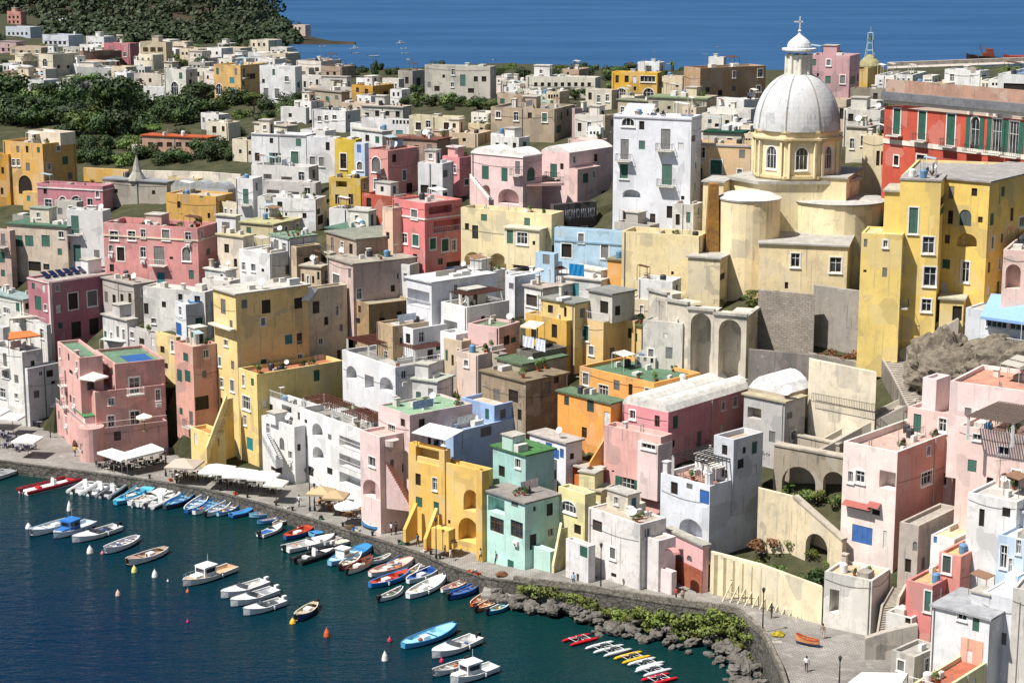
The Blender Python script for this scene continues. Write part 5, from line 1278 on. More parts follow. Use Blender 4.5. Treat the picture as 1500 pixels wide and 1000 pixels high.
# aqueduct with tall arches (curved)
aq = thing('arched_viaduct','weathered grey white retaining viaduct with two tall round arches','viaduct',atY(1050,560,257))
AQ = [(950,418,256),(978,432,252.5),(1008,446,250),(1046,456,248.3),(1094,464,246.5),(1112,452,253)]
mb = MB(); wm_ = wall_mat('#cfc5b2',1.0)
for i,((a,b_,d),(a2,b2_,d2)) in enumerate(zip(AQ,AQ[1:])):
    p=atY(a,b_,d); p2=atY(a2,b2_,d2); z1=min(p.z,p2.z); du=Vector((p2.x-p.x,p2.y-p.y,0)); W=du.length; du.normalize(); n=Vector((du.y,-du.x,0))
    zb=atY(a,580,d).z-2; hol=[]
    if i==2: hol=[(W*.12,W*.9,zb+.3,atY(1024,457,d).z,True,2.6)]
    if i==3: hol=[(W*.16,W*.84,zb+.3,atY(1065,466,d).z,True,2.6)]
    wall_face(mb, Vector((p.x,p.y,0)), du, n, W, zb, z1, hol)
    mb.poly([p*1.0+ZV*(z1-p.z), Vector((p2.x,p2.y,z1)), Vector((p2.x,p2.y,z1))-n*3, Vector((p.x,p.y,z1))-n*3])
    m2 = MB(); m2.box(Vector((p.x,p.y,z1))+n*.25-du*.1, du*(W+.2), -n*.6, ZV*.35)
    m2.build('coping', wall_mat('#b5b0a6',.6), aq)
mb.build('arcade', wm_, aq)
FOOT.append((Vector((atY(1000,560,249).x,240,0)),Vector((1,0,0)),Vector((0,1,0)),10,9,atY(1050,566,246.5).z-.5))
# ---- tuff rock outcrop
def rock(name, label, c, sx, sy, sz, mat, seed=0, sub=5, parent=None, kind=None, group=None, rough=.35):
    bm = bmesh.new(); bmesh.ops.create_icosphere(bm, subdivisions=sub, radius=1.0)
    from mathutils import noise
    for v in bm.verts:
        o = Vector((seed*7.3, seed*3.1, 0)); q = v.co.copy()
        f = 1 + rough*noise.fractal(q*1.3+o, 1.0, 2.0, 5) + rough*.7*abs(noise.noise(q*2.6+o))
        f += .16*abs(noise.noise(q*5.2+o)) + .07*noise.noise(q*11+o); v.co = Vector((q.x*sx*f, q.y*sy*f, q.z*sz*f))
    me = bpy.data.meshes.new(name); bm.to_mesh(me); bm.free(); me.materials.append(mat)
    o = bpy.data.objects.new(name, me); COL.objects.link(o); o.location = c
    if label: tag(o, label, 'rock', group)
    return o
TUFF = stone_mat('tuff_rock','#8c8272','#4c443a',2.6,1.0)
rock('rock_outcrop','big brown tuff outcrop under the yellow house, left hump', ground(1398,556)+Vector((0,3,-1)), 4.6,4.5,5.2, TUFF, 1)
rock('rock_outcrop','big brown tuff outcrop below the blue awning terrace', ground(1448,556)+Vector((0,4,-2)), 8.0,5.5,5.0, TUFF, 2)
rock('rock_outcrop','low brown tuff ledge at the right edge', ground(1510,560)+Vector((0,4,-1)), 8,5,4.2, TUFF, 3)
# ---- long stairs
STG = '#a79d8e'
def flight(label, pts, w, n):
    t = thing('stone_stair', label, 'stairs', atY(*pts[0]))
    for k, (p, q) in enumerate(zip(pts, pts[1:])):
        stair(t, atY(*p), atY(*q), w, n, STG, hgt=5.0, treadc='#b5aca0', name='flight')
        parapet(t, atY(*p), atY(*q), -.22, .3, '#a39a8c', below=4, name='parapet')
        pp, qq = atY(*p)+Vector(w), atY(*q)+Vector(w); parapet(t, pp, qq, .3, .9, '#b3a998', below=.5, name='parapet')
    return t
flight('long stone stair climbing beside the beige retaining wall to the yellow house', [(1330,600,groundD(1330,600)-4.5),(1306,552,groundD(1306,552)-4.5),(1282,512,groundD(1282,512)-4)], (5.2,1.6,0), 16)
flight('stone stair rising left to right below the beige retaining wall', [(1196,664,groundD(1196,668)-3),(1262,628,groundD(1262,634)-3),(1340,590,groundD(1340,598)-3.2)], (.9,2.8,0), 20)
flight('stone stair with railings leading up to the yellow house door', [(1318,516,groundD(1318,516)-3),(1368,490,groundD(1368,492)-3.4),(1405,470,groundD(1405,472)-4)], (0.3,2.0,0), 14)
def notchwall(label, A, Bp, arches, mat, thick=.7, name='garden_wall', coping='#b5aa98'):
    # A, Bp = (px, py_top, py_bottom); arches = [(t0, t1, height fraction)]
    (ax,at,ab),(bx,bt,bb) = A, Bp
    Da, Db = groundD(ax,ab)-1.0, groundD(bx,bb)-1.0
    p0, p1 = atY(ax,at,Da), atY(bx,bt,Db); z0, z1 = atY(ax,ab,Da).z, atY(bx,bb,Db).z
    t = thing(name, label, 'wall', (p0.x,p0.y,z0)); L = Vector((p1.x-p0.x,p1.y-p0.y,0)); N = Vector((-L.y,L.x,0)).normalized()
    G = lambda f: z0+(z1-z0)*f; T = lambda f: p0.z+(p1.z-p0.z)*f
    pts = [(0,G(0)-2.5)]
    for f0,f1,hf in arches:
        w=(f1-f0)*L.length; top=G((f0+f1)/2)+(T((f0+f1)/2)-G((f0+f1)/2))*hf; rise=min(w/2,(top-G(f0))*.6); pts.append((f0,G(f0)-2.5))
        for k in range(11):
            a=math.pi-math.pi*k/10; pts.append(((f0+f1)/2+(f1-f0)/2*math.cos(a), top-rise+rise*math.sin(a)))
        pts.append((f1,G(f1)-2.5))
    pts += [(1,G(1)-2.5),(1,T(1)),(0,T(0))]
    V = [Vector((p0.x,p0.y,0))+L*f+ZV*z for f,z in pts]; Wb=[v+N*thick for v in V]
    mb=MB(); mb.poly(V); mb.poly(Wb[::-1])
    for i in range(len(V)): j=(i+1)%len(V); mb.poly([V[j],V[i],Wb[i],Wb[j]])
    o=mb.build('masonry',mat,t)
    mb=MB(); q=Vector((p0.x,p0.y,G(0)-2.5))+N*(thick+1.6); mb.box(q,L,N*.4,ZV*(min(p0.z,p1.z)-G(0)+2.3)); mb.build('back_wall',mat,t)
    mb=MB(); a=p0-N*.12; b_=p1-N*.12; h=ZV*.22; w=N*(thick+.24); A8=[a,b_,b_+w,a+w]; T8=[v+h for v in A8]; mb.poly(T8); mb.poly(A8[::-1])
    for i in range(4): j=(i+1)%4; mb.poly([A8[i],A8[j],T8[j],T8[i]])
    mb.build('coping',wall_mat(coping,.8),t); return t
notchwall('stone walkway wall with two low dark arches above the terraced garden',(1134,652,722),(1242,672,724),[(.12,.58,.62),(.68,.97,.6)],wall_mat('#a99c88',.95),1.2)
notchwall('low planter wall on the walkway above the two dark arches',(1140,632,655),(1230,652,672),[],wall_mat('#b3a692',.95),.6)
# terraced garden walls
wallthing('garden_wall','beige garden wall below the shrubs of the terraced garden',[(1112,715,219,800),(1165,728,218,800)],0,wall_mat('#e0ceaa',.8),.7)
notchwall('sloping beige ramp wall with a dark arch in the terraced garden',(1162,728,800),(1234,792,836),[(.28,.72,.62)],wall_mat('#d9c7a4',.85),.7)
wallthing('quay_wall','long cream panelled wall behind the wooden props',[(1042,808,212.5,862),(1118,828,209,880),(1205,860,204,905)],0,wall_mat('#e2d3b0',.7),.7)
t = thing('pilaster_row','row of buttress ribs on the cream panelled wall','wall buttress',atY(1045,860,212))
mb = MB()
for i in range(12):
    f=i/11; px=1046+f*150; D_=207.9-f*8.9; a=atY(px,812+f*46,D_); z=atY(px,862+f*40,D_).z-1
    mb.box(Vector((a.x,a.y-.35,z)),(.5,0,0),(0,.4,0),ZV*(a.z-z+.1))
mb.build('ribs', wall_mat('#cbb98f',.8), t)
# wooden props leaning frame
t = thing('timber_props','row of slanting pale timber props over the quay below the cream wall','timber frame',atY(1060,870,210))
for i in range(12):
    f=i/11; px=1060+f*120; D_=206.3-f*6; lo=atY(px-3,880+f*24,D_-1.0); hi=atY(px+14,848+f*28,D_)
    mb=MB(); mb.bar(lo-ZV*.3,hi,.09); mb.build('prop', paint('#d2c2a0',.8), t)
mb=MB(); mb.bar(atY(1070,848,206.3),atY(1204,880,200.3),.08); mb.bar(atY(1066,866,205.9),atY(1200,898,199.9),.06); mb.build('rail', paint('#b9a98a',.8), t)
# ---- big pink house on the right
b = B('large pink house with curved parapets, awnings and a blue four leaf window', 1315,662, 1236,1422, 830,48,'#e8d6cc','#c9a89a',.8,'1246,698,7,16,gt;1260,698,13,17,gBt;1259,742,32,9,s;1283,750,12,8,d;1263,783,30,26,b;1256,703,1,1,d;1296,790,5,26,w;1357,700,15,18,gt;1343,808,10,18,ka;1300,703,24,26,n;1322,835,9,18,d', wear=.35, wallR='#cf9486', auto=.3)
BPK = b
mb = MB(); nL = Vector((-math.cos(b.a), -math.sin(b.a), 0)); 
mb = MB()
for x,w in ((1259,34),(1283,14)):
    a=atY(x,735,b.C.y+3); u,z=plane_u(x,735,b.C,b.dL,nL); ww=w/ppm(a)/.72
    p=Vector((b.C.x,b.C.y,z))+b.dL*(u-ww/2); mb.poly([p+nL*.05,p+b.dL*ww+nL*.05,p+b.dL*ww+nL*.9-ZV*.45,p+nL*.9-ZV*.45])
mb.build('awning', paint('#9c5a52',.8), b.bld)
b2 = block(b.bld, 1400,608, 1330,1425, 760,48,'#e2bdb4','#d2b8ac',.4,'', D=b.C.y+7, wear=.3)
block(b.bld, 1372,556, 1352,1392, 640,48,'#e6cdca','#d9c4bc',.3,'', D=b.C.y+9.5, wear=.3)
B('grey rendered annexe below the salmon side of the large pink house', 1346,770, 1318,1404, 862,50,'#b0a59a','#a9a196',.4,'1341,800,8,14,ka;1330,828,9,20,d;1372,790,6,9,d', wear=.8)
b = B('pale pink house with balconies and pergolas at the right edge', 1510,640, 1404,1560, 800,52,'#e4c4ba','#bfa090',.6,'1431,640,12,9,g;1424,682,13,18,s;1450,705,10,12,d;1470,660,16,12,g', mR=9, wear=.4)
PPR = b
b2_ = block(b.bld, 1520,575, 1392,1560, 680,56,'#ead0ca','#c98f78',.5,'1418,603,10,12,k;1434,608,10,14,g', D=b.C.y+7, mR=10, wear=.35); ROOFS.append(b2_)
roof_pergola('wire and reed pergola on the pale pink house at the right edge', PPR, -.3,.1,.6,.75,2.4, c='#6f5f55', slats=18)
b = B('white house with an open veranda under the pale pink house', 1490,735, 1418,1560, 860,50,'#dddad6','#c2bdb4',.3,'1450,716,1,1,d;1438,758,8,26,d;1470,716,14,12,n;1474,750,12,14,d', mR=8, wear=.5)
b = B('house with a weathered white sloping roof at the right edge', 1545,760, 1446,1580, 870,50,'#cfd4da','#d9d8d6',0,'1459,790,14,22,d;1500,782,16,20,d', mR=8, wear=.5)
b = B('light blue house at the right edge with tall white windows', 1545,800, 1462,1580, 930,50,'#bcd2e6','#cfd4d8',.3,'1456,800,1,1,d;1470,815,10,34,g;1480,830,5,26,g;1492,800,7,22,g', mR=8, wear=.3)
b = B('salmon house with a tan terrace and a teal door below the light blue house', 1408,815, 1376,1462, 895,50,'#d98f82','#cfac72',.35,'1387,826,12,25,ot;1425,838,8,12,d', wear=.35)
b = B('white cottage with green shutters behind the tan terrace', 1398,790, 1364,1440, 850,50,'#dfe0dc','#d9c29a',.1,'1377,780,8,8,s;1395,784,9,12,s;1370,790,5,10,b', wear=.4)
b = B('salmon red house with a tan flat roof and a green shutter in the right corner', 1366,858, 1328,1412, 935,50,'#d4817a','#c9a878',.3,'1359,880,9,30,st', wear=.3); SR = b
b = B('white house with a grey slab roof and an air conditioner in the right corner', 1450,908, 1366,1492, 1010,50,'#dcdcdc','#a3a4a6',0,'1410,890,14,36,g;1430,905,10,40,s;1396,903,1,1,d;1385,890,4,6,d', wear=.4); WC = b
kiosk(b,.6,.4,2,2,1.2,'#cfcfcf')
b = B('grey white house with a big plain roof behind the corner tree', 1498,880, 1440,1540, 985,50,'#d6d6d8','#c6c7c9',.1,'', wear=.4, mR=6)
b = B('pale yellow house with a red tiled terrace at the bottom right', 1372,1016, 1330,1460, 1090,50,'#e0d2a0','#b9694e',.5,'1340,985,8,36,s;1354,1000,8,30,s', wear=.4); RT = b
roof_rail(b,'L','#e0dad2',1.0)
b = B('white house with a broken stair and arched wall by the slipway', 1278,850, 1208,1304, 925,56,'#d9d3c8','#c9b394',.3,'1222,880,14,34,n;1285,885,1,1,d', wear=.7); SLP = b
flight('curving outside stair between the slipway house and the salmon red house', [(1282,938,191.5),(1290,890,194.5),(1306,862,197.5)], (2.2,.8,0), 14)
b = B('rough white house with a cracked front beside the salmon red house', 1336,905, 1298,1352, 945,50,'#d9d4cc','#bfae90',.3,'1322,880,8,12,d;1330,905,8,16,d;1310,925,5,10,d', wear=1.0)
b = B('stone walled court house at the bottom right corner', 1340,962, 1306,1378, 1010,44,'#b9b2a6','#a9a49a',.4,'', wear=1.0)
b = B('narrow grey stair house right of the light blue house', 1545,870, 1484,1580, 1000,62,'#cfc9c0','#a9a39a',.3,'', mR=4, wear=.8)
wallthing('garden_wall','long whitish retaining wall below the garden wood',[(206,250,0,284),(300,252,0,286),(352,256,0,290)],0,wall_mat('#d6cbb8',.9),.8)
wallthing('garden_wall','ochre garden wall beside the big ochre and brown house',[(122,246,0,266),(188,249,0,268)],0,wall_mat('#d0a552',.7),.8)
wallthing('garden_wall','rough stone wall below the white rubble house behind the dome',[(1236,196,0,215),(1300,200,0,222)],0,wall_mat('#b5a98e',.95),.8)
t = thing('shade_canopy','white canvas canopy cut by the bottom edge beside the slipway','canopy',atZ(1280,1010,4))
P_=[atZ(1236,1004,6.6),atZ(1318,1004,6.6),atZ(1330,985,6.9),atZ(1262,984,6.9)]; mb=MB(); mb.poly(P_)
for i_ in range(4): j_=(i_+1)%4; mb.poly([P_[i_]-ZV*.3,P_[j_]-ZV*.3,P_[j_],P_[i_]])
mb.build('canvas',paint('#e6e4e0',.85,var=.05),t); poles(t,[(p-ZV*2.6,p) for p in P_],.05,'#8a8378')
wallthing('garden_wall','rough stone ramp wall climbing from the slipway to the right',[(1268,935,0,975),(1300,925,0,965),(1345,915,0,955)],0,wall_mat('#a59c90',1.0),.8)
b = B('peach house with a green door squeezed at the bottom right edge', 1440,940, 1408,1500, 1010,50,'#dfa88c','#c9b29a',.3,'1420,962,8,20,s', wear=.6)
b = B('tall white house with stacked terraces at the right edge', 1530,690, 1452,1580, 800,50,'#dfdcd8','#c4b09a',.8,'1470,705,18,12,n;1495,720,12,14,d;1466,735,10,16,g', mR=7, wear=.5); roof_rail(b,'L')
# ================================================================ quay, sea, hillside, headland
EDGE = [(-420,620,1.6),(-150,655,1.6),(0,676,1.6),(100,689,1.6),(200,702,1.6),(240,708,1.6),(300,718,1.6),(380,738,1.6),(440,757,1.6),(520,782,1.6),(618,813,1.6),(652,829,1.7),(710,848,1.9),(752,853,2.5),(862,867,3.2),(961,883,3.6),(1076,898,4.0),(1117,934,4.0),(1141,984,4.0),(1160,1045,4.0),(1180,1160,4.0)]
EP = [atZ(a,b_,z) for a,b_,z in EDGE]
BASE = [(-420,580,1.6),(0,610,1.6),(80,636,1.6),(127,662,1.6),(245,664,1.6),(280,678,1.6),(440,703,1.6),(530,740,1.6),(600,768,1.6),(660,794,1.7),(710,798,1.9),(770,834,2.4),(830,849,2.9),(870,862,3.2),(975,864,3.6),(1040,864,3.8),(1120,880,4),(1205,905,4),(1280,928,4),(1340,948,4),(1420,1010,4),(1500,1080,4),(1900,1200,4)]
BP = [(a, atZ(a,b_,z).y, z) for a,b_,z in BASE]
def baseD(px):
    if px <= BP[0][0]: return BP[0][1], BP[0][2]
    for (a,D,z),(a2,D2,z2) in zip(BP,BP[1:]):
        if a <= px <= a2:
            t=(px-a)/(a2-a); return D+(D2-D)*t, z+(z2-z)*t
    return BP[-1][1], BP[-1][2]
PAVE = stone_mat('quay_paving','#a9a29a','#8d8780',1.2,.35)
def pave_mat():
    m = stone_mat('quay_paving_slabs','#a5a19b','#88837d',.7,.3)
    nt = m.node_tree; b = nt.nodes['Principled BSDF']; src = b.inputs['Base Color'].links[0].from_socket
    br = nt.nodes.new('ShaderNodeTexBrick'); br.inputs['Scale'].default_value = .9; br.inputs['Mortar Size'].default_value = .035
    br.inputs['Color1'].default_value=(1,1,1,1); br.inputs['Color2'].default_value=(.86,.85,.83,1); br.inputs['Mortar'].default_value=(.5,.48,.46,1)
    nt.links.new(_pos(nt), br.inputs[0]); c2=_mix(nt,1.0,src,br.outputs[0],'MULTIPLY'); c3=_mix(nt,_ramp(nt,_noise(nt,_pos(nt),.16,6,.7),.46,.64,0,.75),c2,scalec(lin('#77726b'),.8)); c4=_mix(nt,_ramp(nt,_noise(nt,_pos(nt),.5,5,.7),.56,.7,0,.5),c3,lin('#bdb6aa')); nt.links.new(c4, b.inputs['Base Color']); return m
PAVE = pave_mat()
SEAW = stone_mat('quay_wall_stone','#6f6a62','#4a4742',1.5,.9,brick=1.1,mortar='#3a3733')
mb = MB()
def inland(i):
    p = EP[i]; px = EDGE[i][0]
    if px < 1090: return p + Vector((5, 34 if px < 700 else 24, 0))
    return p + Vector((42, 14, 0))
for i in range(len(EP)-1):
    a,b_ = EP[i],EP[i+1]; a2,b2 = inland(i),inland(i+1)
    mb.poly([a,b_,b2,a2])
structure(mb.build('quay_pavement', PAVE))
mb = MB()
for i in range(len(EP)-1):
    a,b_ = EP[i],EP[i+1]; d=(b_-a); n=Vector((d.y,-d.x,0)).normalized()
    mb.poly([a-ZV*.004+n*.0, Vector((a.x,a.y,-2))+n*.25, Vector((b_.x,b_.y,-2))+n*.25, b_-ZV*.004])
    # kerb stones
    mb.box(a - n*.55 + ZV*.0, d, n*.6, ZV*.14)
structure(mb.build('quay_edge_wall', SEAW))
# low parapet wall on the raised part
t = thing('parapet_wall','low stone parapet along the raised part of the quay','wall',EP[13])
mb = MB()
for i in range(13,19):
    a,b_ = EP[i],EP[i+1]; d=(b_-a); n=Vector((d.y,-d.x,0)).normalized(); mb.box(a - n*.35 + ZV*.1, d, n*.4, ZV*.75)
mb.build('masonry', stone_mat('parapet_stone','#8f887c','#6e675d',1.5,.7,brick=1.3,mortar='#5a554c'), t)
# step platform near the concrete corner
mb = MB(); p = atZ(735,866,1.0); mb.box(p - Vector((2.5,1.5,3)), (9,-1.5,0), (.6,5,0), ZV*3); structure(mb.build('concrete_landing', roof_mat('#9a948c')))
# stair down to the water at the right
t = thing('water_stair','narrow stone stair going down to the water beside the sea wall','stairs',EP[17])
stair(t, EP[17]+Vector((1.0,-13,-3.6)), EP[17]+Vector((.6,-1,0)), (1.3,0,0), 22, '#7d776c', hgt=1.5, treadc='#a8a196', name='flight')
# hillside
def landEnd(px):
    T=[(-400,1200),(0,1180),(395,1100),(415,900),(440,600),(500,585),(560,570),(750,585),(1050,468),(1250,470),(1500,385),(1900,385)]
    for (a,d),(a2,d2) in zip(T,T[1:]):
        if a<=px<=a2: return d+(d2-d)*(px-a)/(a2-a)
    return 385
def hill_mesh():
    xs=[]; x=-330.0
    while x<=230: xs.append(x); x+= 2.2 if x>-150 else 6
    ys=[]; y=150.0
    while y<=1260: ys.append(y); y+= 2.0 if y<330 else (4 if y<480 else 14)
    V=[]; 
    for Y in ys:
        for X in xs:
            z=hillZ(X,Y); d=Y*CT+(H-z)*ST; px=750+F*X/d
            bd,bz=baseD(px)
            if Y<bd+1.5: z=-6 if Y<bd-1.5 else min(z,bz-.15)
            if Y>landEnd(px): z=max(-8, z-(Y-landEnd(px))*1.2)
            V.append([X,Y,z])
    nx=len(xs)
    import bisect
    for C,dR,dL,wR,wL,zb in FOOT:
        Y=C.y
        cs=[C,C+dR*wR,C+dL*wL,C+dR*wR+dL*wL]
        x0=min(c.x for c in cs)-5; x1=max(c.x for c in cs)+5; y0=min(c.y for c in cs)-5; y1=max(c.y for c in cs)+1.5
        for j in range(bisect.bisect_left(ys,y0), bisect.bisect_right(ys,y1)):
            for i in range(bisect.bisect_left(xs,x0), bisect.bisect_right(xs,x1)):
                q=Vector((xs[i]-C.x, ys[j]-C.y,0)); u=q.dot(dR); v=q.dot(dL)
                if (-1.2<u<wR+1.2 and -1.2<v<wL+1.2) or (Y<330 and -4<u<wR*.9 and -4<v<wL*.9):
                    k=j*nx+i; V[k][2]=min(V[k][2], zb)
    Fc=[(j*nx+i, j*nx+i+1, (j+1)*nx+i+1, (j+1)*nx+i) for j in range(len(ys)-1) for i in range(nx-1)]
    me=bpy.data.meshes.new('hillside'); me.from_pydata([tuple(v) for v in V],[],Fc); me.materials.append(stone_mat('hillside_ground','#4d4a34','#2a311c',.9,.7))
    o=bpy.data.objects.new('hillside',me); COL.objects.link(o); structure(o)
hill_mesh()
# headland
def crest(px):
    T=[(-500,-60),(-100,-40),(330,-30),(368,-14),(385,4),(405,20),(420,36),(436,46),(455,51),(482,57.5),(520,62)]
    for (a,d),(a2,d2) in zip(T,T[1:]):
        if a<=px<=a2: return d+(d2-d)*(px-a)/(a2-a)
    return 62
from mathutils import noise as NZ
def headP(px,t):
    foot=64 if px<400 else 64-(px-400)*.05
    c=crest(px); py=foot+(c-foot)*(t**.8); D=(1000+ (px+500)*.1) + 330*t
    w=max(0,min(1,(px-370)/50)); D=D*(1-w)+(1352+150*t)*w
    foot=foot*(1-w)+61.5*w; c=min(c,61) if px>400 else c; py=foot+(c-foot)*(t**.8)
    p=atY(px,py,D); p.z+=4*NZ.noise(Vector((p.x*.02,p.y*.02,0)))*t*(1-max(0,(px-400)/90)) 
    return p
mb=MB(); pxs=list(range(-480,521,10)); nt_=12; V=[]
for px in pxs:
    for k in range(nt_+1):
        p=headP(px,k/nt_)
        if k==0: p=p+Vector((0,-25,-25 if px>385 else -12))
        V.append(p)
    p=headP(px,1); V.append(Vector((p.x,p.y+120,-5)))
for i in range(len(pxs)-1):
    for k in range(nt_+1):
        w=nt_+2; mb.f.append((i*w+k,(i+1)*w+k,(i+1)*w+k+1,i*w+k+1)); mb.m.append(0)
mb.v=[tuple(v) for v in V]; structure(mb.build('headland', stone_mat('headland_rock','#4a3f30','#2c2a1e',.05,.5)))
# ---------------------------------------------------------------- sea
def sea_mat():
    m, nt, b = _new('sea_water'); P=_pos(nt)
    sep=nt.nodes.new('ShaderNodeSeparateXYZ'); nt.links.new(P,sep.inputs[0])
    # distance seaward of the quay line (runs from far left to near right): shallow water is greener
    ma=nt.nodes.new('ShaderNodeVectorMath'); ma.operation='DOT_PRODUCT'; ma.inputs[1].default_value=(.70,.71,0); nt.links.new(P,ma.inputs[0])
    wob=_ramp(nt,_noise(nt,P,.05,3),.3,.7,-9,9)
    ad=nt.nodes.new('ShaderNodeMath'); ad.operation='ADD'; nt.links.new(ma.outputs['Value'],ad.inputs[0]); nt.links.new(wob,ad.inputs[1])
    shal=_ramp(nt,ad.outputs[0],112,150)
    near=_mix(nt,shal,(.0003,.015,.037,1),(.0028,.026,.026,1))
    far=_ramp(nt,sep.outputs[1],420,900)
    fc=_mix(nt,_ramp(nt,_noise(nt,P,.012,7,.75,.28,1,1),.34,.7),(.022,.068,.15,1),(.04,.10,.20,1))  # brighter far blue puts the sky's reflection into the base colour
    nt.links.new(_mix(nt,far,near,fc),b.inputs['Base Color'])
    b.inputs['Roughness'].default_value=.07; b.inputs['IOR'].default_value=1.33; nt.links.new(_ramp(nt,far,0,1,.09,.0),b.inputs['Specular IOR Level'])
    n1=_noise(nt,P,.4,4,.65,.7,1.6,1); n2=_noise(nt,P,2.0,2,.6,.8,1.4,1); n3=_noise(nt,P,.12,3,.6,.6,1.5,1)
    s1=nt.nodes.new('ShaderNodeMath'); s1.operation='MULTIPLY_ADD'; nt.links.new(n2,s1.inputs[0]); s1.inputs[1].default_value=.32; nt.links.new(n1,s1.inputs[2])
    s2=nt.nodes.new('ShaderNodeMath'); s2.operation='MULTIPLY_ADD'; nt.links.new(n3,s2.inputs[0]); s2.inputs[1].default_value=1.1; nt.links.new(s1.outputs[0],s2.inputs[2])
    _bump(nt,b,s2.outputs[0],.55,.5)
    return m
mb=MB(); S_=26000
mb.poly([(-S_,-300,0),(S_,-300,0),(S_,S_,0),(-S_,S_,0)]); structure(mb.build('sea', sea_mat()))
# mole at the far right
t=thing('harbour_mole','long pale harbour mole in the far water at the right','mole',atZ(1310,110,0))
mb=MB(); a=atZ(1300,110,0); b_=atZ(1520,101,0); mb.box(a-ZV*2,b_-a,(4,22,0),ZV*5.5); mb.box(a+ZV*3.5+Vector((3,17,0)),b_-a,(.5,3,0),ZV*2.2); mb.build('mole_wall',wall_mat('#c2b6a8',.8),t)

# ---------------------------------------------------------------- boats
def outboard(parent, x, z, c='#23262a'):
    mb=MB(); mb.box((x-.5,-.2,z+.05),(.55,0,0),(0,.4,0),ZV*.42); mb.box((x-.32,-.09,z-.75),(.2,0,0),(0,.18,0),ZV*.85)
    mb.box((x-.05,-.12,z-.15),(.12,0,0),(0,.24,0),ZV*.35); mb.build('outboard_motor',paint(c,.35),parent,world=False)
def hull(root, L, Bm, hc, inc, rim='#d9d4c8', dbl=True, sheer=.28, free=.55, keel='#2b3a5a', floor=.22, name='hull'):
    n=11; st=[]
    for i in range(n):
        t=i/(n-1); x=(t-.5)*L
        if dbl: w=math.sin(math.pi*min(1,max(0,t*.94+.03)))**.55
        else: w=(1-.18*(1-t)**2 if t<.45 else 1)* (1 if t<.45 else max(.02,math.cos((t-.45)/.55*math.pi/2)**.6))
        h=free+sheer*(2*(t-.42))**2*(1 if t>.42 else .35)
        st.append((x,Bm/2*w,h))
    mb=MB()
    for (x,w,h),(x2,w2,h2) in zip(st,st[1:]):
        for s in (1,-1):
            A=[(x,s*w,h),(x,s*w*.9,.12),(x,s*w*.5,-.15),(x,0,-.28)]; Bq=[(x2,s*w2,h2),(x2,s*w2*.9,.12),(x2,s*w2*.5,-.15),(x2,0,-.28)]
            for k in range(3):
                q=[A[k],A[k+1],Bq[k+1],Bq[k]]; mb.poly(q if s>0 else q[::-1], 0 if k==0 else 1)
    x,w,h=st[0]; mb.poly([(x,w,h),(x,-w,h),(x,-w*.9,.12),(x,w*.9,.12)]); 
    hb=mb.build(name,[paint(hc,.4),paint(keel,.5)],root,world=False)
    mi=MB(); tk=.07
    for (x,w,h),(x2,w2,h2) in zip(st,st[1:]):
        for s in (1,-1):
            wi,wi2=max(.01,w-tk),max(.01,w2-tk)
            q=[(x,s*wi,h-.01),(x2,s*wi2,h2-.01),(x2,s*wi2*.85,floor),(x,s*wi*.85,floor)]; mi.poly(q if s<0 else q[::-1])
        mi.poly([(x,-max(.01,w-tk)*.85,floor),(x2,-max(.01,w2-tk)*.85,floor),(x2,max(.01,w2-tk)*.85,floor),(x,max(.01,w-tk)*.85,floor)])
    mi.poly([(st[0][0]+.03,st[0][1]-.05,st[0][2]),(st[0][0]+.03,-st[0][1]+.05,st[0][2]),(st[0][0]+.03,-st[0][1]+.05,floor),(st[0][0]+.03,st[0][1]-.05,floor)])
    mi.build('inner_lining',paint(inc,.6),root,world=False)
    mr=MB()
    for (x,w,h),(x2,w2,h2) in zip(st,st[1:]):
        for s in (1,-1):
            mr.box((x,s*w-(.09 if s>0 else .02),h-.03),(x2-x,s*(w2-w),h2-h),(0,.11,0),ZV*.07)
    mr.build('gunwale',paint(rim,.5),root,world=False)
    return st
def at_t(st,t):
    x=(t-.5)*(st[-1][0]-st[0][0])
    for (a,w,h),(a2,w2,h2) in zip(st,st[1:]):
        if a<=x<=a2+1e-6: f=(x-a)/(a2-a); return x,w+(w2-w)*f,h+(h2-h)*f
    return st[-1]
def deck(root,st,t0,t1,c,name='deck',dz=-.02,k=.97):
    mb=MB(); n=6
    for i in range(n):
        a=at_t(st,t0+(t1-t0)*i/n); b_=at_t(st,t0+(t1-t0)*(i+1)/n)
        mb.poly([(a[0],-a[1]*k,a[2]+dz),(b_[0],-b_[1]*k,b_[2]+dz),(b_[0],0,b_[2]+dz+.08),(a[0],0,a[2]+dz+.08)]); mb.poly([(a[0],0,a[2]+dz+.08),(b_[0],0,b_[2]+dz+.08),(b_[0],b_[1]*k,b_[2]+dz),(a[0],a[1]*k,a[2]+dz)])
    a=at_t(st,t0); 
    if t0>.05: mb.poly([(a[0],-a[1]*k,a[2]+dz),(a[0],0,a[2]+dz+.08),(a[0],a[1]*k,a[2]+dz),(a[0],a[1]*.8,.22),(a[0],-a[1]*.8,.22)])
    mb.build(name,paint(c,.5),root,world=False)
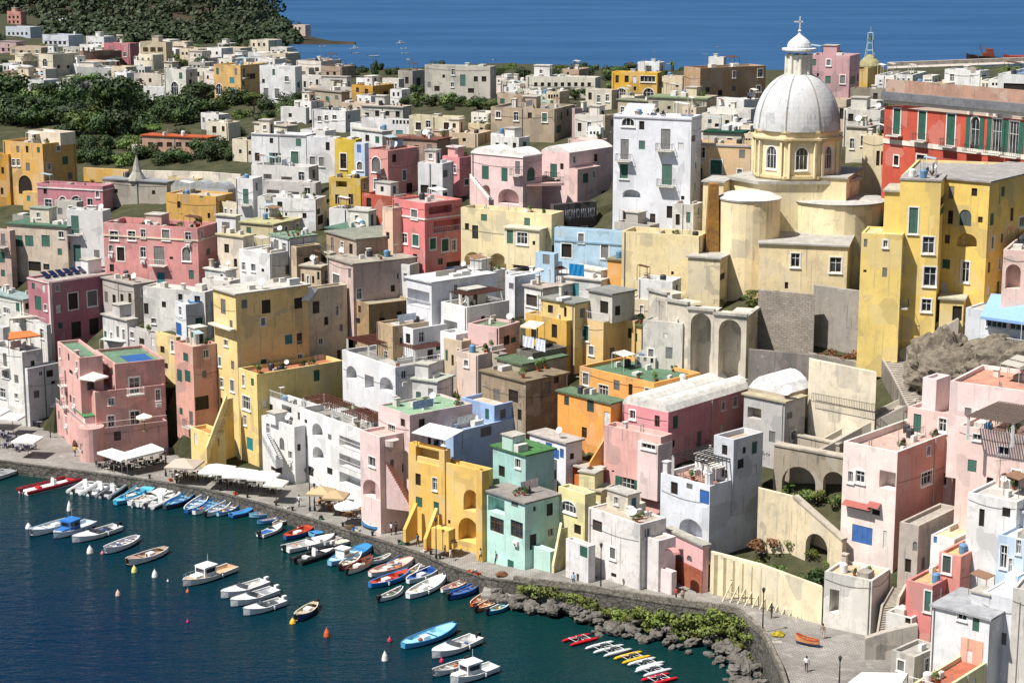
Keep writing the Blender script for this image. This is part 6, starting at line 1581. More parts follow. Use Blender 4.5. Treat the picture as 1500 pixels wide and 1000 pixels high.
def boat(kind,label,sx,sy,bx,by,c1='#e0deda',c2='#c9c3b6',c3='#2f6fae',z=0,group=None,name='boat',cat='boat'):
    """stern and bow as photo points on the water"""
    s=atZ(sx,sy,z); b_=atZ(bx,by,z+(.6 if 'red and white' in label else .3)); b_.z=z; d=b_-s; L=min(max(d.length*.95,2.6),13 if kind=='rib' else 11); c=(s+b_)/2
    r=thing(name,label,cat,(c.x,c.y,z+(.28 if z else 0)),math.atan2(d.y,d.x),group)
    W=lambda m,nm,mat: m.build(nm,mat,r,world=False)
    if kind=='rib':
        Bm=min(3.3,L*.36); mb=MB(); tr=.26; pts=[(-L/2,Bm/2-tr)]
        for k in range(9): a=math.pi/2-math.pi*k/8; pts.append((L*.22+math.cos(a)*L*.27, math.sin(a)*(Bm/2-tr)))
        pts=[(-L/2,Bm/2-tr),(-L*.1,Bm/2-tr)]+pts[1:]+[(-L*.1,-Bm/2+tr),(-L/2,-Bm/2+tr)]
        for (x,y),(x2,y2) in zip(pts,pts[1:]): mb.bar((x,y,.4+max(0,x)*.06),(x2,y2,.4+max(0,x2)*.06),tr,0,8)
        W(mb,'inflatable_tube',paint(c1,.45))
        mb=MB(); mb.box((-L/2+.1,-Bm/2+.3,-.15),(L*.72,0,0),(0,Bm-.6,0),ZV*.4); mb.poly([(L*.21,-Bm*.3,.25),(L*.45,0,.3),(L*.21,Bm*.3,.25)]); W(mb,'hull',paint(c2,.5))
        mb=MB(); mb.box((-L*.08,-.35,.2),(.5,0,0),(0,.7,0),ZV*.85); mb.box((.05-L*.08,-.33,1.0),(.1,0,0),(0,.66,0),ZV*.35); W(mb,'console',paint('#e4e2de'))
        mb=MB(); mb.box((-L*.3,-.5,.2),(.6,0,0),(0,1.0,0),ZV*.4); W(mb,'seat',paint(c3,.7)); 
        mb=MB(); mb.poly([(L*.14,-Bm*.26,.52),(L*.4,-.1,.56),(L*.4,.1,.56),(L*.14,Bm*.26,.52)]); W(mb,'bow_cushion',paint(c3,.7))
        outboard(r,-L/2,.45,'#2a2b2e' if c3!='#b5202a' else '#7a1c22'); return r
    dbl = kind in ('row','gozzo','fish'); Bm=min(2.6,L*(.33 if dbl else .36))
    st=hull(r,L,Bm,c1,c2,rim=c3 if kind in('row','gozzo','fish') else '#e6e4de',dbl=dbl,free=.5 if L<5 else .62,keel={'row':'#35506e'}.get(kind,'#3a3f4a'))
    if kind in('row',):
        for t in (.25,.48,.72):
            x,w,h=at_t(st,t); mb=MB(); mb.box((x-.14,-w*.93,h-.2),(.28,0,0),(0,w*1.86,0),ZV*.05); W(mb,'thwart',paint(c3 if t==.48 else c2,.6))
        if L>3.6:
            for s_ in (1,-1):
                mb=MB(); mb.bar((-L*.3,s_*.25,.5),(L*.25,s_*.38,.62),.03); mb.box((L*.25,s_*.38-.06,.6),(.5,0,.04),(0,.12,0),ZV*.03); W(mb,'oar',paint('#a88658',.6))
    elif kind in('gozzo','fish'):
        deck(r,st,.74,.985,c3 if kind=='fish' else c2,'foredeck'); deck(r,st,.02,.16,c2,'stern_deck')
        x,w,h=at_t(st,.42); mb=MB(); mb.box((x-.5,-.4,.2),(1.0,0,0),(0,.8,0),ZV*.5); W(mb,'engine_box',paint('#dedcd6'))
        x,w,h=at_t(st,.6); mb=MB(); mb.box((x-.15,-w*.93,h-.2),(.3,0,0),(0,w*1.86,0),ZV*.05); W(mb,'thwart',paint(c2,.6))
        if kind=='fish':
            x,w,h=at_t(st,.3); mb=MB(); mb.box((x-.5,-w*.6,.2),(1.2,0,0),(0,w*1.2,0),ZV*1.5); mb.box((x-.65,-w*.7,1.7),(1.5,0,0),(0,w*1.4,0),ZV*.08); k_=mb.build('wheelhouse',paint('#e2e2de'),r,world=False)
            mb=MB(); mb.box((x+.69,-w*.5,1.05),(.03,0,0),(0,w,0),ZV*.5); mb.box((x-.3,-w*.61,1.05),(.8,0,0),(0,.02,0),ZV*.45); mb.box((x-.3,w*.59,1.05),(.8,0,0),(0,.02,0),ZV*.45); mb.build('cabin_window',glass_mat(),k_,world=False)
        mb=MB(); x,w,h=at_t(st,.97); mb.box((x-.05,-.05,h-.1),(.1,0,0),(0,.1,0),ZV*.4); W(mb,'stem_post',paint(c3))
    elif kind=='speed':
        deck(r,st,.5,.985,c2,'foredeck'); x,w,h=at_t(st,.5)
        mb=MB(); mb.poly([(x+.25,-w*.85,h+.02),(x+.55,0,h+.06),(x+.15,0,h+.5),(x-.1,-w*.8,h+.45)]); mb.poly([(x+.55,0,h+.06),(x+.25,w*.85,h+.02),(x-.1,w*.8,h+.45),(x+.15,0,h+.5)]); W(mb,'windscreen',glass_mat())
        for t in (.2,.38):
            x,w,h=at_t(st,t); mb=MB(); mb.box((x-.25,-w*.75,.22),(.5,0,0),(0,w*1.5,0),ZV*.34); W(mb,'seat',paint(c3,.7))
        outboard(r,-L/2,.55,'#24262a' if RNG.random()<.6 else '#d9d9d6')
    elif kind=='cabin':
        deck(r,st,.58,.985,c2,'foredeck'); x,w,h=at_t(st,.5)
        mb=MB(); mb.box((x-.6,-w*.68,.3),(1.9,0,0),(0,w*1.36,0),ZV*1.5); mb.box((x-.8,-w*.75,1.8),(2.1,0,0),(0,w*1.5,0),ZV*.1); mb.box((x+1.3,-w*.5,.4),(1.2,0,0),(0,w,0),ZV*.6); k_=mb.build('cabin',paint(c3 if c3!='#2f6fae' else '#e6e5e2'),r,world=False)
        mb=MB(); mb.box((x+1.29,-w*.55,1.15),(.03,0,0),(0,w*1.1,0),ZV*.5)
        for s_ in (-1,1): mb.box((x-.35,s_*w*.69-.012,1.12),(1.4,0,0),(0,.024,0),ZV*.5)
        mb.build('cabin_window',glass_mat(),k_,world=False)
        mb=MB(); 
        for s_ in (-1,1):
            p=[at_t(st,t) for t in (.62,.75,.88,.97)]
            for q in p: mb.bar((q[0],s_*q[1]*.9,q[2]),(q[0],s_*q[1]*.9,q[2]+.5),.02)
            for q,q2 in zip(p,p[1:]): mb.bar((q[0],s_*q[1]*.9,q[2]+.5),(q2[0],s_*q2[1]*.9,q2[2]+.5),.02)
        W(mb,'bow_rail',paint('#c9c9c6',.3,metal=.6))
        mb=MB(); mb.bar((x,0,1.9),(x,0,3.2),.03); W(mb,'mast',paint('#dcdcda'))
    elif kind=='cover':
        deck(r,st,.03,.985,c3,'tarpaulin',dz=.06,k=1.03)
        mb=MB(); x,w,h=at_t(st,.4); mb.bar((-L*.4,0,h+.16),(L*.38,0,h+.2),.05); W(mb,'ridge_pole',paint('#8a6a48'))
    if kind in ('row','gozzo','fish','speed') and L>2.8:
        for k in range(RNG.choice((1,2,2,3))):
            x,w,h=at_t(st,RNG.uniform(.15,.62)); mb=MB(); g_=RNG.random(); y=RNG.uniform(-.5,.5)*w
            if g_<.4: mb.cbox((x,y,.24),RNG.uniform(.3,.6),RNG.uniform(.3,.5),RNG.uniform(.2,.4),0,RNG.uniform(0,1)); W(mb,'gear_box',paint(RNG.choice(['#c9c4b8','#2f5f9a','#3a3c40','#c9703a','#7a5a3c']),.7))
            elif g_<.7: mb.lathe((x,y,.24),[(.3,0),(.34,.06),(.3,.14),(.16,.14),(.14,.02)],12); W(mb,'rope_coil',paint(RNG.choice(['#b9a884','#d9d4c4','#5a6a7a']),.9))
            else: mb.lathe((x,y,.24),[(.02,0),(.24,.05),(.3,.16),(.2,.3),(.05,.36)],9); W(mb,'net_heap',paint(RNG.choice(['#5a7a5a','#8a4a38','#c9b48a','#4a5a7a']),.95))
        if kind in('row','gozzo') and L<6 and RNG.random()<.4: outboard(r,-L/2+.05,.45)
    if kind in ('speed','cabin','gozzo') and L>5 and RNG.random()<.5:
        for s_ in (-1,1):
            x,w,h=at_t(st,.35); mb=MB(); mb.lathe((x,s_*(w+.08),.1),[(.02,0),(.11,.08),(.11,.4),(.02,.48)],8); W(mb,'fender',paint('#dedcd8'))
    return r
W_='#e2e1de'; LB='#6fb0d2'; BL='#2a62a8'; TQ='#3f9fc0'; GY='#a9abad'; RD='#b5202a'; OR_='#c9572f'; DK='#2b2d33'
BOATS=[
 ('speed','white dinghy cut off by the left edge beside the green quay slope',-14,704,41,681,W_,GY,'#8a8a88'),
 ('rib','big red and white inflatable speedboat with red cushions at the far left of the quay',30,724,138,692,'#7d1f26',W_,RD),
 ('rib','white inflatable boat right behind the red inflatable speedboat',108,725,146,700,'#d9d9d8',W_,GY),
 ('rib','pale grey inflatable boat, second right of the red inflatable speedboat',132,728,166,703,GY,W_,'#8d8f92'),
 ('rib','darker grey inflatable boat left of the two turquoise boats',150,731,184,706,'#8f9296',GY,DK),
 ('gozzo','long turquoise boat with its bow against the quay corner',167,741,230,714,TQ,'#5fb4d0','#a9d0dc'),
 ('row','shorter light blue boat just behind the long turquoise boat',184,735,216,711,LB,W_,TQ),
 ('speed','white motorboat right of the long turquoise boat',194,743,245,719,W_,'#d0cec8','#b9b4aa'),
 ('rib','white inflatable with rolled grey cushions right of the white motorboat',214,746,262,722,'#d6d4d2',GY,'#bcb9b4'),
 ('row','dark hulled boat with a blue inside before the café terrace',240,747,286,724,'#474a52',LB,BL),
 ('row','slender blue boat before the café terrace, right of the dark hulled boat',272,753,303,729,BL,'#9fbfd6',W_),
 ('row','white boat with a bright blue inside, left of the oval white boat',283,755,325,733,W_,LB,BL),
 ('row','oval white boat with a pale blue inside beside the covered blue boat',301,758,338,738,'#d9dde0','#a9c2d4',W_),
 ('cover','bright blue boat under a blue tarpaulin left of the tied pair of pale blue boats',337,759,373,747,BL,BL,'#2f7fc0'),
 ('row','pale blue boat lying along the quay, upper one of a tied pair',364,758,411,752,'#8fc0da','#bcd4e0',LB),
 ('row','blue boat lying along the quay, lower one of a tied pair',376,768,416,760,'#4f93bf',W_,BL),
 ('speed','small white boat with blue trim left of the red and blue boat',380,788,414,771,W_,'#c6ccd0',BL),
 ('gozzo','red and blue wooden boat with a white canopy box',416,792,463,772,'#2f5f9a','#b5492f','#c9402f'),
 ('cover','sky blue covered boat against the quay above the big white cruiser',455,787,498,773,LB,LB,'#3f8fd0'),
 ('speed','large white motor cruiser with a long foredeck',416,809,492,788,W_,'#dcdad6','#9c9a96'),
 ('rib','black inflatable boat with white console below the big white cruiser',432,826,496,802,'#26282c','#3a3c40','#c9c9c8'),
 ('speed','small white boat with cream cushions between the cruiser and the blue fishing boat',488,802,522,788,W_,'#d9d4c8','#d6c9b0'),
 ('fish','light blue fishing boat with a small white wheelhouse',481,830,546,800,'#7fb6d4','#a9cbdc','#3f86b8'),
 ('gozzo','white boat full of dark red and brown gear',508,842,545,820,W_,'#6b3c30','#8a4a38'),
 ('row','small white boat tucked in under the quay right of the fishing boat',540,827,573,816,W_,'#cfcac0','#d9d6d0'),
 ('gozzo','white boat with a pink rim and a pink deck',540,846,606,822,'#e2dcd8','#d9b9ae','#c98a80'),
 ('gozzo','bright blue boat with a red bottom and blue engine box',540,862,600,840,'#2f78b8','#b5402f','#3f8fd0'),
 ('row','narrow white and tan boat beside the bright blue boat with the red bottom',588,850,614,833,'#d9cdb8','#b9a48a',W_),
 ('gozzo','white boat with a deep blue inside between two white boats',596,856,646,832,W_,'#274f92',W_),
 ('gozzo','largest white open boat of the front row with a low rail',596,878,651,848,W_,'#d2d0cc','#e6e4e0'),
 ('row','small grey white dinghy left of the largest white open boat',555,882,590,864,'#d2d3d2','#a3a6a6',W_),
 ('row','white boat with a pinkish rim left of the plain blue boat',646,869,687,852,W_,'#d6cfca','#d9b4a8'),
 ('row','plain deep blue boat near the concrete corner',657,879,703,859,'#2a5a9e','#3f78bc','#2f66ac'),
 ('row','orange rowing boat, left one of two side by side',690,890,720,869,OR_,'#a9583f','#d9c4a8'),
 ('row','orange rowing boat, right one of two side by side',697,897,733,877,'#c4603a','#b9704f','#d9c4a8'),
 ('row','small turquoise rowing boat at the right end of the moored row',714,901,749,884,'#2f8fb0','#7fc0d0','#d0dcd8'),
 ('gozzo','long light blue boat moored alone off the quay with a white engine box',588,951,668,919,'#4f9cc9','#8fc4dc','#3f86b8'),
 ('speed','white motorboat with black outboard moored below the long light blue boat',700,938,631,962,W_,'#dcdad6','#a9a7a2'),
 ('row','grey white open boat at the bottom edge left of the cabin motorboat',684,972,634,988,'#d0d0ce','#9fa2a2',W_),
 ('cabin','white cabin motorboat at the bottom edge',726,980,658,999,W_,'#dedcd8','#e6e5e2'),
 ('gozzo','dark blue boat with a grey awning frame moored alone near the yellow buoy',464,888,433,908,'#2f4a74','#b9a98c','#cfc6b0'),
 ('gozzo','white boat with a raised mast, leftmost of the outer moored row',108,764,44,783,W_,'#cfd2d2','#b9cddc'),
 ('cabin','blue cabin boat in the outer moored row',135,768,77,787,'#d2dbe2','#c2ccd2','#2f72b8'),
 ('speed','white speedboat with a black canopy in the outer moored row',175,775,104,793,W_,'#dad8d4',DK),
 ('row','white open dinghy right of the speedboat with the black canopy',204,790,153,809,W_,'#c9ccd0',W_),
 ('gozzo','white boat with brown thwarts and a steel arch in the outer moored row',246,807,185,826,W_,'#a88c78','#cfcac4'),
 ('cabin','white cabin boat with a brown deck moored alone in mid harbour',343,834,266,857,'#dcd9d2','#c9a886','#e6e5e2'),
 ('speed','white sport boat, uppermost of three moored together in mid harbour',390,856,322,874,W_,'#dedcd8','#c2bfb8'),
 ('speed','white sport boat, middle one of three moored together in mid harbour',405,868,336,886,W_,'#e2e0dc','#8a8d90'),
 ('speed','white sport boat with a dark hull band, lowest of three moored together',416,884,355,899,'#d9d9da','#e2e0dc','#4a4d52'),
]
BOATS+=[
 ('row','pale blue rowing boat squeezed between the covered blue boat and the oval white boat',318,757,352,740,'#9fc4da',W_,BL),
 ('gozzo','green and white boat moored behind the turquoise pair',206,742,250,716,'#4f8a7a',W_,'#d9d4c8'),
 ('row','tan wooden boat left of the white boat with blue trim',400,772,430,757,'#b9915f','#8a6a44',W_),
 ('row','white rowing boat tucked behind the red and blue boat',436,778,474,761,W_,'#b5aea0','#c9402f'),
 ('speed','grey motorboat tucked behind the large white cruiser',470,800,512,782,'#c2c5c8','#a9acb0',DK),
 ('row','red rowing boat between the fishing boat and the white boat of dark gear',498,836,528,814,'#a83a30','#d9c9b4',W_),
 ('gozzo','cream boat with a blue rim close to the quay below the pale pink house',566,836,604,814,'#d9d0bc','#b5a890','#2f66a8'),
 ('row','grey dinghy moored close under the quay right of the cream boat with blue rim',606,838,632,822,'#b5b8ba','#8a8d90',W_),
 ('row','white rowing boat close under the quay above the pinkish rimmed boat',640,852,672,836,W_,'#a9b9c4',LB),
]
for bt in BOATS: boat(*bt)
boat('row','blue and white dinghy pulled up on the quay by the pale pink house',559,780,531,768,'#3f86bf','#8fbcd6',W_,z=1.6)
boat('row','orange wooden boat standing on the slipway in front of the steps',1198,948,1168,938,'#c98a5a','#a8764a','#b5492f',z=4.0)
# far boats in the bay
for i,(x,y,l,kind,lab) in enumerate([(586,64,10,'cabin','upper white boat of the far group right of the cypress'),(592,72,9,'speed','middle white boat of the far group right of the cypress'),(594,79,10,'speed','lower small white boat of the far group right of the cypress'),(600,87,9,'row','faint blue white boat below the far group right of the cypress'),(519,72,12,'cabin','white boat with a dark canopy far out left of the cypress'),(521,79,11,'speed','white boat just below the dark canopied far boat'),(473,69,9,'speed','lone white boat far out near the cape'),(432,73,8,'speed','small white boat closest to the shore under the cape'),(434,79,8,'row','small boat below the one closest to the cape shore'),(476,86,14,'speed','long white boat in front of the far quay roofs'),(548,83,18,'speed','long low boat behind the cypress top'),(513,95,9,'speed','small white boat at the near shore of the far bay'),(533,108,8,'row','little boat almost hidden behind the far roofs'),(724,88,6,'row','tiny lone boat far out over the gaunt grey block')]):
    q=l/2; boat(kind,lab,x-q,y+.4,x+q,y-.4)
# ship at the mole
p=atZ(1442,92,0); q2=atZ(1418,91,0); s=ppm(p); t=thing('cargo_ship','rusty brown ship with black hull lying at the far mole','ship',p)
mb=MB(); Ls=54/s; A=[(-Ls/2,0),(-Ls*.42,2.6),(Ls*.4,2.8),(Ls/2,0),(Ls*.4,-2.8),(-Ls*.42,-2.6)]
for i in range(6):
    j=(i+1)%6; a,b_=A[i],A[j]; sh=lambda v: 3.2+3.0*max(0,-v[0]/(Ls/2)-.55)*2
    mb.poly([(p.x+a[0],p.y+a[1],-.5),(p.x+b_[0],p.y+b_[1],-.5),(p.x+b_[0],p.y+b_[1],sh(b_)),(p.x+a[0],p.y+a[1],sh(a))])
mb.poly([(p.x+a[0],p.y+a[1],2.9) for a in A]); mb.build('hull',paint('#2a1c18',.6),t)
mb=MB(); mb.cbox(p+Vector((2,0,2.8)),7,4,3.2); mb.cbox(p+Vector((3,0,6)),4,3,2.4); mb.build('superstructure',paint('#8a4a34',.6),t)
mb=MB(); mb.cbox(p+Vector((-3,0,2.8)),6,3.5,1.2); mb.build('deck_cargo',paint('#b9b4ac',.6),t)
mb=MB(); mb.bar(p+Vector((-1,0,3)),p+Vector((-3.5,0,11)),.3); mb.bar(p+Vector((-1,0,3)),p+Vector((1.2,0,10)),.25); mb.build('crane',paint('#6b5a4a',.6),t)
p=atZ(1500,94,0); t=thing('cargo_ship','red hulled ship cut off by the right edge behind the palm','ship',p)
mb=MB(); mb.box(p+Vector((-9,-2,-.5)),(30,0,0),(0,6,0),ZV*5.5); mb.poly([p+Vector((-9,-2,5)),p+Vector((-9,4,5)),p+Vector((-13,1,6.2)),p+Vector((-10,1,-.5))]); mb.poly([p+Vector((-9,-2,5)),p+Vector((-13,1,6.2)),p+Vector((-10,1,-.5)),p+Vector((-9,-2,-.5))]); mb.build('hull',paint('#a5402a',.6),t)
mb=MB(); mb.box(p+Vector((2,-1,5)),(8,0,0),(0,4,0),ZV*4); mb.build('superstructure',paint('#b9a48c',.6),t)
# catamaran pedal floats by the rocks
def cat(label,x,y,c):
    a=atZ(x-21,y+5,0); b_=atZ(x+21,y-6,0); d=b_-a; L=d.length; c0=(a+b_)/2
    r=thing('twin_hull_float',label,'catamaran',(c0.x,c0.y,0),math.atan2(d.y,d.x),'twin hull floats moored in a row by the rocks')
    for s in (-1,1):
        mb=MB(); y0=s*.75; n=8; pr=[(-L/2,.03),(-L*.42,.17),(-L*.2,.22),(L*.2,.22),(L*.42,.15),(L/2,.03)]
        for (x0,r0),(x1,r1) in zip(pr,pr[1:]): mb.bar((x0,y0,.2),(x1,y0,.2),(r0,r1),0,8)
        mb.build('float',paint(c,.35),r,world=False)
    mb=MB()
    for x0 in (-L*.28,-L*.02,L*.22): mb.bar((x0,-.75,.4),(x0,.75,.4),.035); 
    mb.bar((-L*.28,-.75,.4),(L*.22,.75,.42),.03); mb.bar((-L*.28,.75,.4),(L*.22,-.75,.42),.03)
    mb.build('cross_frame',paint('#c9c9c8',.4),r,world=False)
    mb=MB(); mb.box((-.35,-.25,.42),(.6,0,0),(0,.5,0),ZV*.12); mb.build('saddle',paint('#3a3c40'),r,world=False)
for lab,x,y,c in [('red twin hull float at the left end of the row by the rocks',850,939,'#c4202c'),('first white twin hull float right of the left red one',884,950,'#d9d9d8'),('second white twin hull float, left of the yellow one',899,955,'#cfd0d0'),('yellow twin hull float by the rocks',926,965,'#e6b52a'),('white twin hull float just right of the yellow one',946,974,'#dadada'),('white twin hull float second right of the yellow one',957,984,'#d6d8d8'),('red twin hull float at the bottom right end of the row',966,997,'#c4202c')]: cat(lab,x,y,c)
# buoys
def buoy(label,x,y,c,r=.3,k=1.0):
    p=atZ(x,y,0); t=thing('mooring_buoy',label,'buoy',p); mb=MB(); mb.lathe(p,[(r*.3,-r*.5),(r*.9,-r*.2),(r,r*.3),(r*.75,r*1.0*k),(r*.3,r*1.6*k),(.05,r*1.9*k)],12); mb.build('float',paint(c,.4),t)
    mb=MB(); mb.lathe(p+ZV*(r*1.85*k),[(.04,0),(.09,.06),(.04,.14)],8); mb.build('ring',paint('#5a5a58'),t)
for lab,x,y,c,r,k in [('white pillar buoy left of the outer moored row top',102,748,'#dedcd6',.4,2.0),('big white buoy at the bow of the leftmost outer boat',42,774,'#dedcd8',.45,1),('white buoy below the white open dinghy',132,810,'#e0dcd4',.45,1.3),('pink buoy left of the white open dinghy',150,811,'#c46a78',.25,1),('yellow green buoy below the boat with the steel arch',197,838,'#d9cf7a',.4,1.3),('white cone buoy left of the cabin boat',227,845,'#e4e0dc',.4,1.4),('white and orange buoy in open water at the left',173,872,'#d9b8a4',.33,1.3),('small pale buoy right of the white cone buoy',246,851,'#d9d4ce',.15,1),('brick red buoy under the cabin boat bow',275,867,'#b5654a',.25,1),('magenta buoy alone in the dark water',275,911,'#b52a6a',.2,1),('yellow buoy at the bow of the dark blue boat',429,913,'#e0b040',.4,1),('orange buoy right of the yellow buoy',479,932,'#c9603a',.4,1.4),('white buoy left of the bottom boats',564,967,'#dedcd8',.38,1.6),('red striped buoy left of the long light blue boat',571,939,'#a83248',.3,1),('small crimson buoy under the white motorboat with black outboard',647,969,'#b52a48',.28,1)]: buoy(lab,x,y,c,r,k)
# ================================================================ umbrellas, tables, lamps, people
def umbrella(label,x,y,dpx,c,z0,hh=2.7,square=True,rz=.6):
    p=atZ(x,y,z0+hh+.3); s=ppm(p); r=dpx/s/2; g0=Vector((p.x,p.y,z0)); t=thing('parasol',label,'parasol',g0)
    mb=MB(); n=4 if square else 10; rr=r*(1.2 if square else 1)
    tip=g0+ZV*(hh+.75*min(1,r/2)+.1); ring=[g0+ZV*hh+Vector((math.cos(rz+2*math.pi*k/n),math.sin(rz+2*math.pi*k/n),0))*rr for k in range(n)]
    mid=[g0+ZV*(hh+.42*min(1,r/2))+(q-g0-ZV*hh)*.5 for q in ring]
    for k in range(n):
        j=(k+1)%n; mb.poly([ring[k],ring[j],mid[j],mid[k]]); mb.poly([mid[k],mid[j],tip]); mb.poly([ring[k]-ZV*.25,ring[j]-ZV*.25,ring[j],ring[k]])
    mb.build('canopy',paint(c,.85,var=.05),t); mb=MB(); mb.bar(g0,tip+ZV*.1,.05,0,6); mb.cbox(g0,.7,.7,.12); mb.build('pole',paint('#7a6a58'),t)
for a in [('white square parasol at the left edge of the square',-8,600,40,'#e2dfda',1.6),('white square parasol beside the left edge one',18,608,34,'#dedbd6',1.6),('white square parasol beside the grey white house',76,588,34,'#e4e2de',1.6),
 ('white square parasol by the quay at the left',40,640,42,'#e6e2da',1.6),('grey beige parasol in front of the salmon narrow house',270,676,54,'#b5a596',1.6),
 ('large white parasol left of the white stair house, left one',318,684,52,'#e6e2d8',1.6),('large white parasol in the middle of the café terrace',352,690,50,'#e2ded4',1.6),('large white parasol right one of the café terrace',386,694,46,'#e4e0d6',1.6),('smaller white parasol near the lamp at the café end',404,704,36,'#dcd6c9',1.6),
 ('tan parasol left of the pink arch doorway',470,716,42,'#b8a07c',1.6),('tan parasol right behind the round white parasols',492,722,40,'#ad9674',1.6)]: umbrella(*a)
umbrella('round white parasol left one of the pair before the pink arch',509,737,40,'#e8e6e2',1.6,2.5,False); umbrella('round white parasol right one of the pair before the pink arch',541,731,40,'#eae8e4',1.6,2.7,False)
umbrella('small white parasol on the balustraded terrace of the pink harbour house',211,607,24,'#e6dcc8',PINKH.zr,2.3,False)
umbrella('white parasol on the corner roof terrace of the pink harbour house',137,549,36,'#e8e2da',P1.zr,2.4,True,.3)
umbrella('white parasol under the arch of the cream yellow house',790,392,14,'#dedcd8',atY(790,398,ARCADE.C.y-4).z,2.2,False)
def canopy(label,pts,z0,c):
    P_=[atZ(a,b_,z0+h) for a,b_,h in pts]; ctr=sum(P_,Vector())/len(P_); t=thing('shade_canopy',label,'canopy',(ctr.x,ctr.y,z0))
    mb=MB(); mb.poly(P_); mb.poly([p-ZV*.06 for p in P_][::-1])
    for i in range(len(P_)): j=(i+1)%len(P_); mb.poly([P_[i]-ZV*.3,P_[j]-ZV*.3,P_[j],P_[i]])
    mb.build('canvas',paint(c,.85,var=.05),t); poles(t,[(Vector((p.x,p.y,z0)),p) for p in P_],.05,'#8a8378')
canopy('long white canvas canopy before the pink harbour house, right part',[(166,667,2.6),(186,672,2.6),(243,658,2.9),(222,649,3.1)],1.6,'#d9d2ca')
canopy('white canvas canopy before the pink harbour house, left part',[(142,662,2.7),(178,674,2.5),(196,666,2.6),(164,656,3.0)],1.6,'#e2ded8')
canopy('tall white sheet canopy over the orange awning terrace square',[(58,588,2.8),(86,596,2.6),(98,588,2.9),(70,582,3.0)],1.6,'#dedad6')
t=thing('roof_awning','orange awning over the terrace of the left corner white house','awning',spot(ORANGEAWN,.4,.4))
A0=atY(12,497,ORANGEAWN.C.y+1); A1=atY(60,491,ORANGEAWN.C.y+3); A2=atY(44,484,ORANGEAWN.C.y+8); A3=atY(14,486,ORANGEAWN.C.y+8); mb=MB(); mb.poly([A0,A1,A2,A3]); mb.poly([A0-ZV*.2,A1-ZV*.2,A1,A0]); mb.build('canvas',paint('#c9703a',.8,var=.1),t)
poles(t,[(q-ZV*2.4,q) for q in (A0,A1,A2,A3)],.05,'#6a5a4a')
t=thing('roof_awning','cream awning over the veranda beside the dark rose palace','awning',spot(BALW,.4,.4)); t.location=atY(42,462,309); LOC[t.name]=atY(42,462,309)
A=[atY(14,467,306),atY(62,462,309),atY(70,458,314),atY(30,460,314)]; mb=MB(); mb.poly(A); mb.poly([A[0]-ZV*.25,A[1]-ZV*.25,A[1],A[0]]); mb.build('canvas',paint('#d9cfb8',.8),t); poles(t,[(q-ZV*2.4,q) for q in A],.05,'#a9a498')
t=thing('roof_awning','tilted white awning on the shaded side of the yellow tower','awning',atY(455,432,TOWER.C.y+8)); A=[atY(441,440,TOWER.C.y+6.6),atY(455,440,TOWER.C.y+7.6),atY(466,422,TOWER.C.y+9),atY(452,421,TOWER.C.y+8)]
mb=MB(); mb.poly(A); mb.poly([a-ZV*.05 for a in A][::-1]); mb.build('canvas',paint('#dedad2',.8),t); poles(t,[(A[0],A[3]-ZV*.3),(A[1],A[2]-ZV*.3)],.04,'#77726a','arm')
t=thing('roof_awning','cream awning with washing below it in the ochre cluster','awning',atY(778,474,OCHAWN.C.y-1)); q=OCHAWN.C.y; A=[atY(762,477,q+1),atY(786,480,q-1.5),atY(798,472,q+.5),atY(776,469,q+3)]
mb=MB(); mb.poly(A); mb.poly([A[0]-ZV*.25,A[1]-ZV*.25,A[1],A[0]]); mb.build('canvas',paint('#e2d3b4',.8),t); poles(t,[(p-ZV*2.3,p) for p in A],.04,'#a9a498')
t=thing('roof_awning','green and grey canopy over the terrace behind the pink house','awning',spot(GREYTERR,.3,.4)); A=[atY(146,497,300),atY(196,503,298),atY(208,490,306),atY(166,487,308)]; LOC[t.name]=Vector(A[0]); t.location=A[0]
mb=MB(); mb.poly(A,0); mb.poly([A[1],A[1]+(A[1]-A[0])*.3,A[2]+(A[1]-A[0])*.2,A[2]],1); mb.build('canvas',[paint('#b9c2b8',.8),paint('#4a8a5a',.8)],t); poles(t,[(p-ZV*2.6,p) for p in A],.05,'#d0ceca')
# café tables and chairs
def table(label,p,grp,cl='#d9d4cc',rnd=False):
    t=thing('cafe_table',label,'table',p,0,grp); mb=MB()
    if rnd: mb.lathe(p+ZV*.72,[(.45,0),(.45,.04)],12)
    else: mb.cbox(p+ZV*.72,.85,.85,.04); 
    mb.build('table_top',paint(cl,.7),t); mb=MB(); mb.bar(p,p+ZV*.72,.05); mb.cbox(p,.5,.5,.04); mb.build('pedestal',paint('#4a443e'),t); return t
def chair(label,p,rz,grp,c='#3a3430'):
    t=thing('cafe_chair',label,'chair',p,rz,grp); mb=MB(); mb.cbox((0,0,.43),.44,.44,.05); mb.build('seat',paint(c),t,world=False)
    mb=MB(); mb.box((-.22,-.22,.48),(.05,0,0),(0,.44,0),ZV*.42); mb.build('backrest',paint(c),t,world=False)
    for x,y in ((-.2,-.2),(.16,-.2),(-.2,.16),(.16,.16)):
        m2=MB(); m2.box((x,y,0),(.04,0,0),(0,.04,0),ZV*.43); m2.build('leg',paint(c),t,world=False)
    return t
def cafe(where,grp,pts,z,cl,cc):
    ch0=None
    for i,(x,y) in enumerate(pts):
        p=atZ(x,y,z); table(f'small café table {where}',p,grp+' tables',cl)
        for k in range(4):
            a=RNG.uniform(-.3,.3)+k*math.pi/2; q=p+Vector((math.cos(a),math.sin(a),0))*.75; lb=f'café chair {where}'
            if ch0 is None: ch0=chair(lb,q,a+math.pi,grp+' chairs',cc)
            else: dup(ch0,q,a+math.pi,lb,grp+' chairs')
